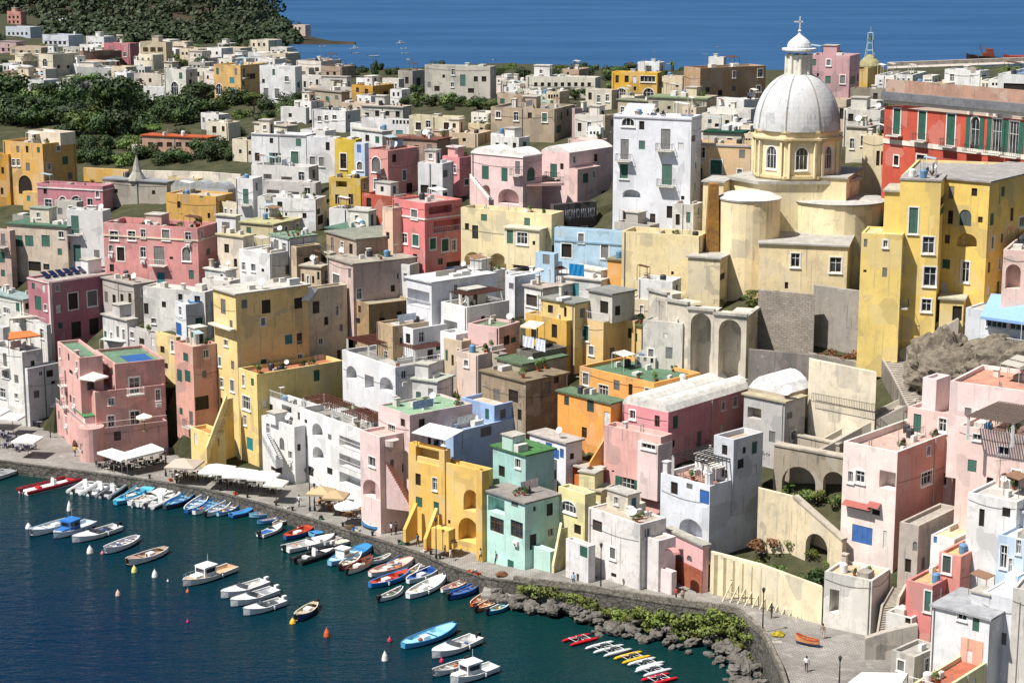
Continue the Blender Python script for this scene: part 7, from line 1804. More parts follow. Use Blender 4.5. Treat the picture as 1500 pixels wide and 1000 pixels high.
cafe('under the canvas canopies of the pink harbour house','canopy café',[(150,684),(163,688),(178,688),(192,686),(206,682),(220,680),(234,678),(168,680),(200,676)],1.6,'#8a8078','#241f1d')
cafe('under the large white parasols before the white stair house','white parasol café',[(306,704),(322,708),(338,711),(354,714),(370,716),(330,702),(360,706),(388,718),(402,722)],1.6,'#e0dcd6','#3a3632')
cafe('beside the grey beige parasol','beige parasol café',[(258,694),(272,698),(284,702),(262,702)],1.6,'#e2dedb','#5a4238')
cafe('under the tan parasols near the pink arch','tan parasol café',[(470,740),(484,746),(498,752),(512,757),(478,734),(500,742),(528,752)],1.6,'#a8763e','#7a4a26')
cafe('on the square at the far left','left square café',[(4,640),(16,644),(28,660),(44,658),(10,655),(58,624)],1.6,'#6a6a78','#34304a')
# lamps
def lamp(label,x,y,z,hp,two=False):
    p=atZ(x,y,z); s=ppm(p); h=hp/s/.97; t=thing('street_lamp',label,'street lamp',p); mb=MB(); mb.lathe(p,[(.16,0),(.16,.5),(.08,.7),(.05,h-.5)],10)
    for k in ((-1,1) if two else (0,)): 
        if two: mb.bar(p+ZV*(h-.8),p+Vector((k*.5,0,h-.5)),.03)
    mb.build('post',paint('#26282a',.5),t)
    for k in ((-1,1) if two else (0,)):
        c=p+Vector((k*.5,0,h-.5)); m2=MB(); m2.lathe(c,[(.08,0),(.2,.42)],6,cap=False); m2.lathe(c+ZV*.42,[(.24,0),(.05,.22)],6); m2.build('lantern',paint('#3a3c3c',.3),t)
lamp('street lamp with two lanterns at the tan parasols',454,748,1.6,62,True); lamp('slim street lamp before the yellow buttresses',639,818,1.7,60); lamp('street lamp before the weathered white house',880,865,3.2,70); lamp('tall street lamp at the corner above the water stair',1117,926,4,66); lamp('street lamp left of the beige parasol',243,697,1.6,42); lamp('street lamp at the very bottom near the white awning',1229,1010,4,50); lamp('short lamp post by the flags on the café quay',461,748,1.6,40)
# people
def person(label,p,rz,top,legs,skin='#a8765a',hair='#2a1e18',pose='stand',h=1.72,hold=None):
    k=h/1.72; st=.17 if pose=='walk' else .04; arm=.16 if pose=='walk' else .03
    J=[(0,0,.95),(0,0,1.12),(0,0,1.36),(0,0,1.47),(.02,0,1.56),(.03,0,1.66)]  # pelvis belly chest neck head
    RD=[(.15,.12),(.135,.1),(.17,.12),(.055,.055),(.085,.08),(.085,.08)]
    V=list(J); RR=list(RD); E=[(0,1),(1,2),(2,3),(3,4),(4,5)]
    def add(v,r,par): V.append(v); RR.append((r,r) if not isinstance(r,tuple) else r); E.append((par,len(V)-1)); return len(V)-1
    add((.125,0,1.58),.02,4) # nose
    for s in (-1,1):
        d=s*st; hp_=add((0,s*.1,.9),(.095,.1),0); kn=add((d*.6+.03,s*.1,.5),.062,hp_); an=add((d-(.06 if d<0 else 0),s*.1,.09),.042,kn); add((d+.15,s*.11,.035),(.04,.03),an)
        sh=add((0,s*.19,1.4),.062,2); el=add((-s*arm*.8-.02,s*.25,1.12),.045,sh); wr=add((-s*arm*1.6+.08,s*.26,.88),.03,el); pm=add((-s*arm*1.75+.11,s*.26,.81),(.035,.02),wr)
        x,y,z=V[pm]
        for f,(dy,L_) in enumerate(((-.03,.07),(-.01,.085),(.01,.08),(.03,.065))): add((x+.02+f*.002,y+dy,z-L_),.009,pm)
        add((x+.045,y-.02*s,z-.03),.01,pm)
    me=bpy.data.meshes.new('body'); me.from_pydata([(a*k,b_*k,c*k) for a,b_,c in V],E,[]); o=bpy.data.objects.new('tmp',me); COL.objects.link(o)
    m=o.modifiers.new('s','SKIN'); 
    if not me.skin_vertices: 
        bm=bmesh.new(); bm.from_mesh(me); bm.verts.layers.skin.verify(); bm.to_mesh(me); bm.free()
    for i,sv in enumerate(me.skin_vertices[0].data): sv.radius=(RR[i][0]*k,RR[i][1]*k); sv.use_root=(i==0)
    o.modifiers.new('u','SUBSURF').levels=1
    dg=bpy.context.evaluated_depsgraph_get(); ev=o.evaluated_get(dg); nm=bpy.data.meshes.new_from_object(ev); bpy.data.objects.remove(o); nm.name='body'
    for c in (skin,legs,top): nm.materials.append(paint(c,.8,var=.05))
    for f in nm.polygons:
        c=f.center/k; arm_=abs(c.y)>.2 and c.z<1.2 and c.z>.7
        f.material_index = 0 if (c.z>1.46 or (arm_ and c.z<1.15)) else (1 if c.z<.98 and c.z>.07 else (2 if c.z>.9 else 0)); f.use_smooth=True
    r=thing('person',label,'person',p,rz); b_=bpy.data.objects.new('body',nm); COL.objects.link(b_); b_.parent=r
    mb=MB(); mb.lathe((.015*k,0,1.6*k),[(.1*k,-.06*k),(.105*k,.02*k),(.09*k,.09*k),(.05*k,.135*k),(.01,.15*k)],10); mb.build('hair',paint(hair,.8),r,world=False,smooth=True)
    if hold=='bag':
        mb=MB(); mb.cbox((-.16*k,0,1.02*k),.18,.34,.42); mb.build('backpack',paint('#33415c'),r,world=False)
    return r
PE=[('person in white shirt and dark trousers, left of the pair by the blue dinghy',573,783,1.6,.5,'#d9d9d8','#2a2c34','stand'),('person in dark clothes, right of the pair by the blue dinghy',580,782,1.6,.9,'#3a3c46','#22242a','stand'),
('person in dark jacket before the yellow carriage arch',652,817,1.7,-.6,'#3a3032','#2a2a30','walk'),('person in pale clothes beside the slim street lamp',660,821,1.7,-.5,'#dedad6','#cfc9c0','walk'),('person in pale top and dark trousers walking past the mint house, left one',704,822,1.9,2.6,'#cfc6c0','#24242a','walk'),('person in dark top walking past the mint house, right one',727,826,1.9,2.7,'#6f6460','#22222a','walk'),
('person in patterned shirt standing before the slipway house',1205,935,4,1.0,'#8a7a70','#c9b4a4','stand'),('person in a white top walking at the bottom by the slipway',1181,983,4,-1.8,'#e2e2e2','#5a3a44','walk'),('person in dark clothes on the left square',74,641,1.6,.4,'#2c2c34','#22222a','stand'),('waiter in a white shirt under the canvas canopies',212,681,1.6,.3,'#e4e2e0','#22222a','stand'),('waiter in black at the café before the white parasols',333,716,1.6,.2,'#2a2a2c','#22222a','stand'),('person with a pale hat sign at the parapet of the weathered white house',840,858,3.0,1.2,'#9fb4cc','#4a5a74','stand')]
PE+=[('person in a blue shirt before the brick red stair foot',612,800,1.6,2.2,'#4a6a9a','#3a3632','walk'),('person in red top standing near the low parapet before the pink little house',990,880,3.6,.4,'#b5403a','#2a2c34','stand'),('person in beige clothes beside the person in red top',1000,882,3.6,2.0,'#c9b79c','#8a7a64','stand'),('person in dark jacket walking by the timber props',1130,905,4,-2.4,'#2f3238','#3a3a44','walk'),('person in a striped pale shirt on the quay near the two lantern lamp',438,742,1.6,.8,'#c9d2da','#2f3a52','walk'),('person in green top by the beige parasol',290,706,1.6,-.4,'#5a7a5a','#3a3a3c','stand'),('person in a yellow top on the left square near the quay lamp',110,668,1.6,1.2,'#d9b450','#3a4458','walk'),('person in white shirt walking in front of the arched pink doorway',536,766,1.6,2.8,'#dcdad6','#4a4a54','walk')]
for lab,x,y,z,rz,a,b_,po in PE: person(lab,atZ(x,y,z),rz,a,b_,pose=po,hold='bag' if 'dark top' in lab else None)
q=atY(1308,512,245.5); person('person climbing the stone stair to the yellow house',q,1.0,'#4a3a34','#2a2a30',pose='walk')
# quay gear
def crate(label,p,rz,c,g):
    t=thing('fish_crate',label,'crate',p,rz,g); mb=MB()
    for s in (-1,1): mb.box((-.35,s*.22-.015,0),(.7,0,0),(0,.03,0),ZV*.28); mb.box((s*.35-.015,-.22,0),(.03,0,0),(0,.44,0),ZV*.28)
    mb.box((-.35,-.22,.0),(.7,0,0),(0,.44,0),ZV*.03); mb.build('crate_box',paint(c,.6),t,world=False)
for i,(x,y) in enumerate(((520,776),(524,777),(500,768),(620,808),(625,806),(470,760),(420,744),(690,838),(694,837),(700,842),(345,724),(250,704))):
    crate('plastic fish crate left on the quay near its edge',atZ(x,y,1.9 if x>680 else 1.62),RNG.uniform(0,3),RNG.choice(['#2f6fae','#c9c4b8','#4a7a5a','#b5502f']),'fish crates on the quay')
for i,f in enumerate((4.3,5.2,6.2,6.7,7.3,7.7,8.3,8.7,9.2,9.6,10.2,10.6)):
    k0=int(f); q=EP[k0]+(EP[k0+1]-EP[k0])*(f-k0)+Vector((.5,1.1,0)); t=thing('mooring_bollard','iron mooring bollard standing along the quay edge','bollard',q,0,'bollards along the quay edge'); mb=MB(); mb.lathe(q,[(.2,0),(.14,.1),(.14,.4),(.24,.46),(.22,.56),(.05,.6)],12); mb.build('bollard_post',paint('#2b2a29',.5),t)
for i,(x,y,c,lab) in enumerate(((512,773,'#6b5a3a','brown heap of fishing nets left of the blue dinghy on the quay'),(592,796,'#4a6a5a','green heap of fishing nets before the yellow buttresses'),(735,842,'#8a5a3a','rust coloured net heap near the quay corner'),(1140,930,'#c9b430','yellow net heap beside the water stair'))):
    p=atZ(x,y,4.0 if x>1000 else (2.3 if x>700 else 1.6)); t=thing('fishing_net',lab,'fishing net',p); mb=MB(); pr=[(.02,.0),(.7,.02),(.75,.15),(.5,.35),(.25,.42),(.02,.45)]; mb.lathe(p,pr,14); o=mb.build('net_heap',stone_mat('net_'+c[1:],c,'#3a3228',6,1.0),t)
    for v in o.data.vertices: v.co.x*=1+.35*NZ.noise(v.co*2.3); v.co.y*=1+.35*NZ.noise(v.co*1.9+Vector((5,0,0))); v.co.z*=1+.4*NZ.noise(v.co*3)
for i,(x,y,z,lab) in enumerate(((662,806,1.7,'grey litter bin beside the yellow landing'),(848,851,2.9,'grey litter bin by the low pale house'),(600,781,1.6,'dark litter bin near the brick red stair'))):
    p=atZ(x,y,z); t=thing('litter_bin',lab,'bin',p); mb=MB(); mb.lathe(p,[(.25,0),(.3,.85),(.32,.9),(.26,.92)],12); mb.build('bin_body',paint('#4a4d4c',.6),t); mb=MB(); mb.lathe(p+ZV*.93,[(.31,0),(.1,.12)],12); mb.build('lid',paint('#2f3231',.5),t)
# scrub on the bare slopes
# washing
def cloth(label,A,Bp,drop,c,group=None):
    t=thing('hanging_cloth',label,'laundry',A,0,group); A=Vector(A); Bp=Vector(Bp); mb=MB(); m=10; d=Bp-A; nrm=Vector((d.y,-d.x,0)).normalized()
    for i in range(m):
        f=lambda t_,z: A+d*t_+ZV*(-drop*z)+nrm*(.06*math.sin(t_*19+z*3))
        for k in range(4): mb.poly([f(i/m,k/4),f((i+1)/m,k/4),f((i+1)/m,(k+1)/4),f(i/m,(k+1)/4)])
    mb.build('cloth',paint(c,.9,var=.08),t); mb=MB(); mb.bar(A-d*.1,Bp+d*.1,.015); mb.build('line',paint('#8a8a88'),t)
Dq=PINKWALL.C.y-3.6
cloth('bright pink towel hanging below the green window of the big pink wall',atY(911,724,Dq+1.2),atY(924,727,Dq+.2),1.9,'#d62a6e')
cloth('white sheet with faint print hanging under the cream awning, left one',atY(766,491,q.y+20),atY(782,494,q.y+19),1.5,'#d9dbe4')
cloth('white sheet hanging under the cream awning, right one',atY(785,495,q.y+18.6),atY(799,498,q.y+17.5),1.6,'#d6dae6')
cloth('bright blue tarpaulin hanging before the pale blue house',atY(834,386,268),atY(856,388,267),1.7,'#1f7fb8')
cloth('patterned red and white washing on the light blue house',atY(1440,846,193),atY(1460,858,192),3.2,'#c9a49a')
# tub on the roof
t=thing('water_tub','round bright blue tub on the small white terrace house','tub',spot(TUB,.5,.35)); mb=MB(); mb.lathe(spot(TUB,.5,.35,.02),[(1.0,0),(1.25,.55),(1.3,.6),(1.2,.6),(1.0,.15),(.02,.12)],20); mb.build('basin',paint('#2f8fd0',.4),t)
t=thing('water_drum','blue plastic drum by the tan terrace in the right corner','drum',ground(1357,830)+ZV*1.5); p=atY(1357,836,205); LOC[t.name]=p; t.location=p; mb=MB(); mb.lathe(p,[(.5,0),(.55,.3),(.5,.35),(.55,.9),(.5,.95),(.5,1.4),(.3,1.5)],16); mb.build('drum_body',paint('#2a86c0',.4),t); mb=MB(); mb.lathe(p+ZV*1.5,[(.2,0),(.2,.1)],12); mb.build('lid',paint('#d9d9d6'),t)
# slogan
cu=bpy.data.curves.new('slogan','FONT'); cu.body='NON IO MA NOI'; cu.size=1.0; cu.extrude=.02; o=bpy.data.objects.new('lettering',cu); COL.objects.link(o)
b=SIGN; nR=Vector((math.sin(b.a),-math.cos(b.a),0)); 
cu.align_x='LEFT'; cu.materials.append(paint('#c4c2cc',.7)); o.parent=b.bld
M=Matrix((b.dR,ZV,nR)).transposed().to_4x4(); bpy.context.view_layer.update(); w=max(.1,o.dimensions.x); zt=b.zt; zl=atY(811,322,b.C.y).z
sx=(b.wR*.68)/w; sy=(zt-zl)*.62/.72
p=Vector((b.C.x,b.C.y,zl))+b.dR*b.wR*.27+nR*.04 - LOC[b.bld.name]
me_=bpy.data.meshes.new_from_object(o.evaluated_get(bpy.context.evaluated_depsgraph_get())); par=o.parent; bpy.data.objects.remove(o); o=bpy.data.objects.new('lettering',me_); COL.objects.link(o); o.parent=par
o.matrix_local=Matrix.Translation(p)@M@Matrix.Diagonal((sx,sy,1,1))
# ================================================================ plants
def crown_mesh(name,rx,rz,n,leaf,seed,lumps=7,mat=None,flat=.75):
    r=random.Random(seed); C=[(0,0,0,1.0)]
    for _ in range(lumps):
        a=r.uniform(0,6.28); q=r.uniform(.35,.75); C.append((math.cos(a)*q*rx,math.sin(a)*q*rx,r.uniform(-.45,.5)*rz,r.uniform(.38,.62)))
    mb=MB()
    for i in range(n):
        cx,cy,cz,k=r.choice(C[1:] if r.random()<.8 else C)
        u=r.uniform(-1,1); a=r.uniform(0,6.28); s=math.sqrt(1-u*u); q=r.uniform(.72,1.02)*k
        d=Vector((s*math.cos(a),s*math.sin(a),u)); p=Vector((cx+d.x*rx*q,cy+d.y*rx*q,cz+d.z*rz*q))
        nn=(d+Vector((r.uniform(-.6,.6),r.uniform(-.6,.6),r.uniform(-.3,.6)))).normalized(); x=nn.orthogonal().normalized(); y=nn.cross(x); t=r.uniform(0,6.28); x,y=x*math.cos(t)+y*math.sin(t),y*math.cos(t)-x*math.sin(t)
        L=leaf*r.uniform(.6,1.3); mb.poly([p-x*L,p-y*L*.55,p+x*L,p+y*L*.55])
    me=bpy.data.meshes.new(name); me.from_pydata(mb.v,[],mb.f); me.materials.append(mat); return me
LEAFD=leaf_mat('leaves_dark','#1f2f19','#43542a'); LEAFM=leaf_mat('leaves_mid','#37491f','#66783a'); LEAFY=leaf_mat('leaves_yellowish','#4f5a28','#727a3a'); BARK=stone_mat('bark','#5a4a38','#3d3228',3,.6)
CR=[crown_mesh(f'crown',1,.85,1400,.1,s,9,LEAFD) for s in range(4)]+[crown_mesh('crown',1,.8,1200,.1,s,8,LEAFM) for s in (11,12)]
YB_=[crown_mesh('foliage',1,.7,420,.13,s,6,LEAFY) for s in (21,22,23)]; BU=[crown_mesh('foliage',1,.8,420,.13,s,5,m) for s,m in ((31,LEAFD),(32,LEAFM),(33,LEAFM))]
tm=MB(); tm.bar((0,0,-.3),(.03,.02,.55),(.09,.06),0,7)
for a in (0,1.3,2.6,3.9,5.1): tm.bar((.03,.02,.5),(math.cos(a)*.45,math.sin(a)*.45,1.05),(.045,.015),0,5)
TM=bpy.data.meshes.new('trunk'); TM.from_pydata(tm.v,[],tm.f); TM.materials.append(BARK)
def tree(label,p,r,h,me,group=None,name='tree'):
    t=thing(name,label,'tree',p,RNG.uniform(0,6),group); o=bpy.data.objects.new('crown',me); COL.objects.link(o); o.parent=t; o.location=(0,0,h-r*.8); o.scale=(r,r,r*RNG.uniform(.85,1.1)); o.rotation_euler=(0,0,RNG.uniform(0,6))
    k=bpy.data.objects.new('trunk',TM); COL.objects.link(k); k.parent=t; k.scale=(h*.8,h*.8,max(.5,h-r)); return t
def bush(label,p,r,me,group=None,sz=.8,name='shrub',cat='shrub'):
    t=thing(name,label,cat,p,RNG.uniform(0,6),group); o=bpy.data.objects.new('foliage',me); COL.objects.link(o); o.parent=t; o.location=(0,0,r*sz*.55); o.scale=(r,r,r*sz)
    m2=MB(); m2.bar((0,0,-.3),(0,0,r*.4),.08*max(.5,r)); m2.build('stem',BARK,t,world=False); return t
def pot(label,p,s=1.0,me=None,group=None):
    t=thing('potted_plant',label,'potted plant',p,0,group); mb=MB(); mb.lathe(p,[(.16*s,0),(.24*s,.38*s),(.26*s,.4*s),(.2*s,.38*s),(.02,.36*s)],10); mb.build('pot',paint('#a8603e',.8),t); o=bpy.data.objects.new('foliage',me or BU[RNG.randrange(3)]); COL.objects.link(o); o.parent=t; o.location=(0,0,.75*s); o.scale=(.45*s,.45*s,.6*s)
# scrub on bare slopes
rs=random.Random(8)
for i in range(60):
    x,y=rs.choice([(rs.uniform(1100,1320),rs.uniform(640,830)),(rs.uniform(1290,1350),rs.uniform(500,640)),(rs.uniform(1320,1500),rs.uniform(500,600)),(rs.uniform(60,330),rs.uniform(250,300)),(rs.uniform(1040,1120),rs.uniform(420,470))]); p=ground(x,y); bush('small tuft of scrub growing on the bare slope between the walls',p+Vector((0,-1.2,0)),rs.uniform(.5,1.1),rs.choice(YB_+BU),'scrub tufts on the bare slopes')
# garden wood on the left
rr=random.Random(5); n_=0
for row,(y0,x0,x1,cnt,rp) in enumerate([(150,-10,210,8,22),(165,-10,200,10,26),(182,-10,190,10,28),(200,100,215,6,26),(222,110,330,10,20),(240,115,350,10,18),(148,255,315,4,18),(165,240,330,5,20),(178,200,300,6,22),(160,330,450,7,17),(175,350,440,5,15),(196,330,350,2,10)]):
    for i in range(cnt):
        x=x0+(x1-x0)*(i+rr.uniform(.1,.9))/cnt; y=y0+rr.uniform(-5,5); p=ground(x,y); s=ppm(p); r=rp*rr.uniform(.75,1.2)/s
        tree('dark green broadleaf tree in the garden wood at the upper left',p-ZV*.5,r,r*1.55,rr.choice(CR[:5]),'trees of the garden wood')
p=ground(165,196); s=ppm(p); tree('tallest broad pine like tree in the middle of the garden wood',p,42/s,86/s,CR[1]); p=ground(285,160); tree('round tree between the white church front and the ochre villa',p,24/ppm(p),46/ppm(p),CR[2]); p=ground(8,160); tree('big dark tree at the left edge of the garden wood',p,34/ppm(p),62/ppm(p),CR[3])
for i,(x,y,r_) in enumerate([(615,158,13),(632,160,12),(655,160,16),(672,160,12),(700,164,14),(716,166,12),(735,160,10)]):
    p=ground(x,y); tree('bushy green tree in the row below the ruined grey blocks',p,r_/ppm(p),r_*1.8/ppm(p),CR[(4,1,5,0,2,4,1)[i]],'trees below the ruined grey blocks')
for i,x in enumerate((790,802,815,828,842,858,872)):
    p=ground(x,143); tree('dark tree in the row before the long pale building',p-Vector((0,6,0)),9/ppm(p),18/ppm(p),CR[i%5],'trees before the long pale building')
for i,(x,y) in enumerate(((1320,116),(1338,117),(1356,118),(1374,119),(1300,117),(1290,120))):
    p=ground(x,y+6); bush('green bush on the rise between the belfry and the red palace',p,7/ppm(p),BU[i%3],'bushes on the far rise')
for i in range(68):
    x,y,rp=(rr.uniform(-20,430),rr.uniform(62,112),rr.uniform(6,12)) if i<48 else (rr.uniform(380,720),rr.uniform(150,200),rr.uniform(6,10))
    if i<30: x,y=rr.uniform(245,425),rr.uniform(62,98)
    p=ground(x,y); s=ppm(p); tree('small dark tree growing between the houses of the far town',p-ZV*.3,rp*rr.uniform(.8,1.2)/s,rp*2.0/s,rr.choice(CR),'trees between the far houses')
for i in range(52):
    x,y=(rr.uniform(-10,1000),rr.uniform(108,150)); 
    if x<330: y=rr.uniform(70,125)
    p=ground(x,y); s=ppm(p); rp=rr.uniform(6,11); tree('small dark tree growing between the houses of the far town',p-ZV*.3,rp/s,rp*2.0/s,rr.choice(CR),'trees between the far houses')
for i,(x,y,h_) in enumerate(((70,150,34),(128,140,40),(225,205,30),(300,150,36),(372,160,30),(40,170,36))):
    p=ground(x,y+h_*.4); s=ppm(p); t=thing('pine_tree','flat topped umbrella pine rising above the garden wood','tree',p,RNG.uniform(0,6),'umbrella pines of the garden wood'); o=bpy.data.objects.new('crown',CR[(0,4,5,2,4,1)[i]]); COL.objects.link(o); o.parent=t; o.location=(0,0,h_/s*1.05); o.scale=(h_*.55/s,h_*.55/s,h_*.22/s); k=bpy.data.objects.new('trunk',TM); COL.objects.link(k); k.parent=t; k.scale=(h_*.5/s,h_*.5/s,h_/s)
for i in range(14):
    x,y=rr.uniform(-200,-25),rr.uniform(110,430); p=ground(x,y); s=ppm(p); rp=rr.uniform(14,26); tree('leafy tree on the slope left of the town',p-ZV*.5,rp/s,rp*1.6/s,rr.choice(CR),'trees on the slope left of the town')
for i in range(60):
    x=rr.uniform(440,1110); y=rr.uniform(101,116); p=ground(x,y); s=ppm(p); rp=rr.uniform(6,11); tree('low dark tree on the seaward edge of the far town',p-ZV*.3,rp/s,rp*1.5/s,rr.choice(CR),'trees on the seaward edge of the far town')
for i in range(26):
    x=rr.uniform(1280,1500); y=rr.uniform(112,132); p=ground(x,y); bush('green bush on the rise between the belfry and the red palace',p,rr.uniform(4,8)/ppm(p),rr.choice(BU),'bushes on the far rise')
# cypress
p=ground(549,118); s=ppm(p); t=thing('cypress_tree','single dark slender cypress against the far bay','tree',p); me=crown_mesh('crown',1,1,500,.16,77,6,LEAFD); o=bpy.data.objects.new('crown',me); COL.objects.link(o); o.parent=t; o.scale=(5/s,5/s,16/s); o.location=(0,0,20/s); k=bpy.data.objects.new('trunk',TM); COL.objects.link(k); k.parent=t; k.scale=(1.5,1.5,6)
# palms
def palm(label,p,h,r):
    t=thing('palm_tree',label,'tree',p); mb=MB(); mb.bar(p-ZV,p+ZV*h,(.4,.28),0,8); mb.build('trunk',BARK,t); mb=MB()
    for k in range(22):
        a=k*2.399; e=RNG.uniform(-.3,1.1); d=Vector((math.cos(a),math.sin(a),0)); s_=Vector((-d.y,d.x,0)); pr=None
        for i in range(7):
            f=i/6; c=p+ZV*(h+math.sin(e)*r*f*1.1-1.0*r*f*f*.9)+d*(r*f*math.cos(e*.5)); w=.5*(1-f*.8)*r*.22
            if pr: mb.poly([pr[0],pr[1],c+s_*w-ZV*w*.5,c]); mb.poly([pr[0],pr[2],c-s_*w-ZV*w*.5,c])
            pr=(c,c+s_*w-ZV*w*.5,c-s_*w-ZV*w*.5)
    mb.build('fronds',LEAFM,t)
p=atY(1478,128,330); palm('palm tree above the roofs at the right edge',p,26/ppm(p),24/ppm(p)); p=atY(985,100,470); palm('small palm behind the yellow villa penthouse',p,9/ppm(p),7/ppm(p))
# headland wood: nobody could count it
r=random.Random(9); mb=MB()
for i in range(620):
    px=r.uniform(-200,440); t_=r.uniform(.05,1)**.8; p=headP(px,t_)
    if px>405 and t_<.3: continue
    R0=r.choice((2.5,3.5,4.5,6,8.5))*r.uniform(.8,1.2)*(1 if px<400 else .6); 
    for k in range(46):
        u=r.uniform(-.3,1); a=r.uniform(0,6.28); s_=math.sqrt(max(0,1-u*u)); d=Vector((s_*math.cos(a),s_*math.sin(a),u)); q=p+Vector((d.x*R0,d.y*R0,d.z*R0*.85+R0*.4))*r.uniform(.8,1.05)if False else p+Vector((d.x*R0,d.y*R0,d.z*R0*.85+R0*.4))
        nn=(d+Vector((r.uniform(-.7,.7),r.uniform(-.7,.7),r.uniform(-.3,.7)))).normalized(); x=nn.orthogonal().normalized(); y=nn.cross(x); L=r.uniform(.9,1.9); mb.poly([q-x*L,q-y*L*.7,q+x*L,q+y*L*.7])
for i in range(420):
    px=r.uniform(70,432); py=r.uniform(40,68)+(0 if px>150 else -12); p=ground(px,py)
    if px>415 and py<56: continue
    R0=r.uniform(3.5,6.5)
    for k in range(40):
        u=r.uniform(-.2,1); a=r.uniform(0,6.28); s_=math.sqrt(max(0,1-u*u)); d=Vector((s_*math.cos(a),s_*math.sin(a),u)); q=p+Vector((d.x*R0,d.y*R0,d.z*R0*.8+R0*.3))
        nn=(d+Vector((r.uniform(-.7,.7),r.uniform(-.7,.7),r.uniform(-.3,.7)))).normalized(); x=nn.orthogonal().normalized(); y=nn.cross(x); L=r.uniform(.8,1.7); mb.poly([q-x*L,q-y*L*.7,q+x*L,q+y*L*.7])
o=mb.build('headland_wood',leaf_mat('leaves_far','#1e2a1a','#3d4729')); o['kind']='stuff'; o['label']='dark green wood covering the far headland'
# terraced garden, sea wall ivy, corner tree
for i,(x,y,r_,lab,me) in enumerate([(1170,720,18,'leafy shrub at the left of the terraced garden under the curving wall',BU[1]),(1195,716,16,'upright shrub in the middle of the terraced garden',YB_[0]),(1216,724,17,'shrub with pale flowers at the right of the terraced garden',BU[2]),(1150,706,12,'small shrub beside the grey side of the great arch house',BU[1]),(1116,786,22,'brownish dry shrub on the middle garden terrace',None),(1186,836,27,'big round dark green bush on the lower garden terrace',BU[0]),(1132,826,18,'spreading green bush left of the big round dark bush',BU[1]),(1108,820,14,'ochre tufted bush at the left of the lower garden terrace',YB_[1]),(1240,640,9,'potted shrub at the head of the middle stair',BU[1]),(1242,515,18,'dry reddish scrub at the foot of the smooth grey wall, right clump',None),(1210,512,15,'dry reddish scrub at the foot of the smooth grey wall, left clump',None)]):
    me=me or crown_mesh('foliage',1,.6,380,.13,50+i,6,leaf_mat('leaves_dry','#6e4a30','#8a6a44')); p=ground(x,y+r_*.6); bush(lab,p-Vector((0,1.5,0)),r_/ppm(p),me)
for i,(x,y,r_) in enumerate([(785,868,13),(805,871,15),(822,874,11),(875,889,12),(908,903,14),(925,908,15),(945,905,13),(960,912,18),(985,906,18),(1002,925,20),(1022,912,18),(1040,922,22),(1060,916,18),(1078,930,20),(1090,950,16),(1100,968,14),(1088,915,14),(895,898,12),(915,914,12),(936,900,13),(952,920,14),(972,915,15),(992,918,15),(1012,905,14),(1032,930,17),(1050,905,15),(1070,945,17),(840,878,11),(768,866,11),(1096,935,13),(858,884,11)]):
    # on the face of the sea wall
    best=None
    for k in range(13,18):
        a,b_=EP[k],EP[k+1]
        for f in range(11):
            q=a+(b_-a)*f/10; pxq=750+F*q.x/depth(q)
            if best is None or abs(pxq-x)<best[0]: best=(abs(pxq-x),q,k)
    q=best[1]; Yq=q.y-.35; p=atY(x,y,Yq); s=ppm(p)
    bush('yellow green creeper hanging on the sea wall above the rocks',p-ZV*(r_/s*.3),r_/s*1.3,YB_[i%3],'creepers on the sea wall',.8)
for i,(x,y,r_,lab) in enumerate([(1462,982,36,'leafy light green tree in the bottom right corner'),(1430,985,22,'smaller leafy tree left of the corner tree')]):
    p=atY(x,y,182); s=ppm(p); me=crown_mesh('crown',1,.8,1300,.07,90+i,9,leaf_mat('leaves_fresh','#5a7030','#8ea04a')); tree(lab,p-ZV*4,r_/s,r_/s+4,me)
# boulders along the sea wall
BM=[]
for s_ in range(5):
    o=rock('boulder','', (0,0,0),1,1,.75,stone_mat('boulder_stone','#77726b','#524d46',2.0,.8),20+s_,3,rough=.4); BM.append(o.data); bpy.data.objects.remove(o)
r=random.Random(3)
for i in range(120):
    f=i/119; k=12.6+f*5.6; k0=int(k); a,b_=EP[k0],EP[k0+1]; q=a+(b_-a)*(k-k0); d=b_-a; n=Vector((d.y,-d.x,0)).normalized(); off=r.uniform(.5,4.2 if f>.3 else 2.2); R0=r.uniform(.32,.78)*(1.1 if off<3 else .8)
    o=bpy.data.objects.new('boulder',r.choice(BM)); COL.objects.link(o); o.location=(q.x+n.x*off,q.y+n.y*off,max(-.2,1.3-off*.3)+r.uniform(-.3,.25)); o.scale=(R0*r.uniform(.8,1.4),R0,R0*r.uniform(.7,1.1)); o.rotation_euler=(r.uniform(-.4,.4),r.uniform(-.4,.4),r.uniform(0,6)); tag(o,'grey boulder piled at the foot of the sea wall','rock','boulders at the foot of the sea wall')
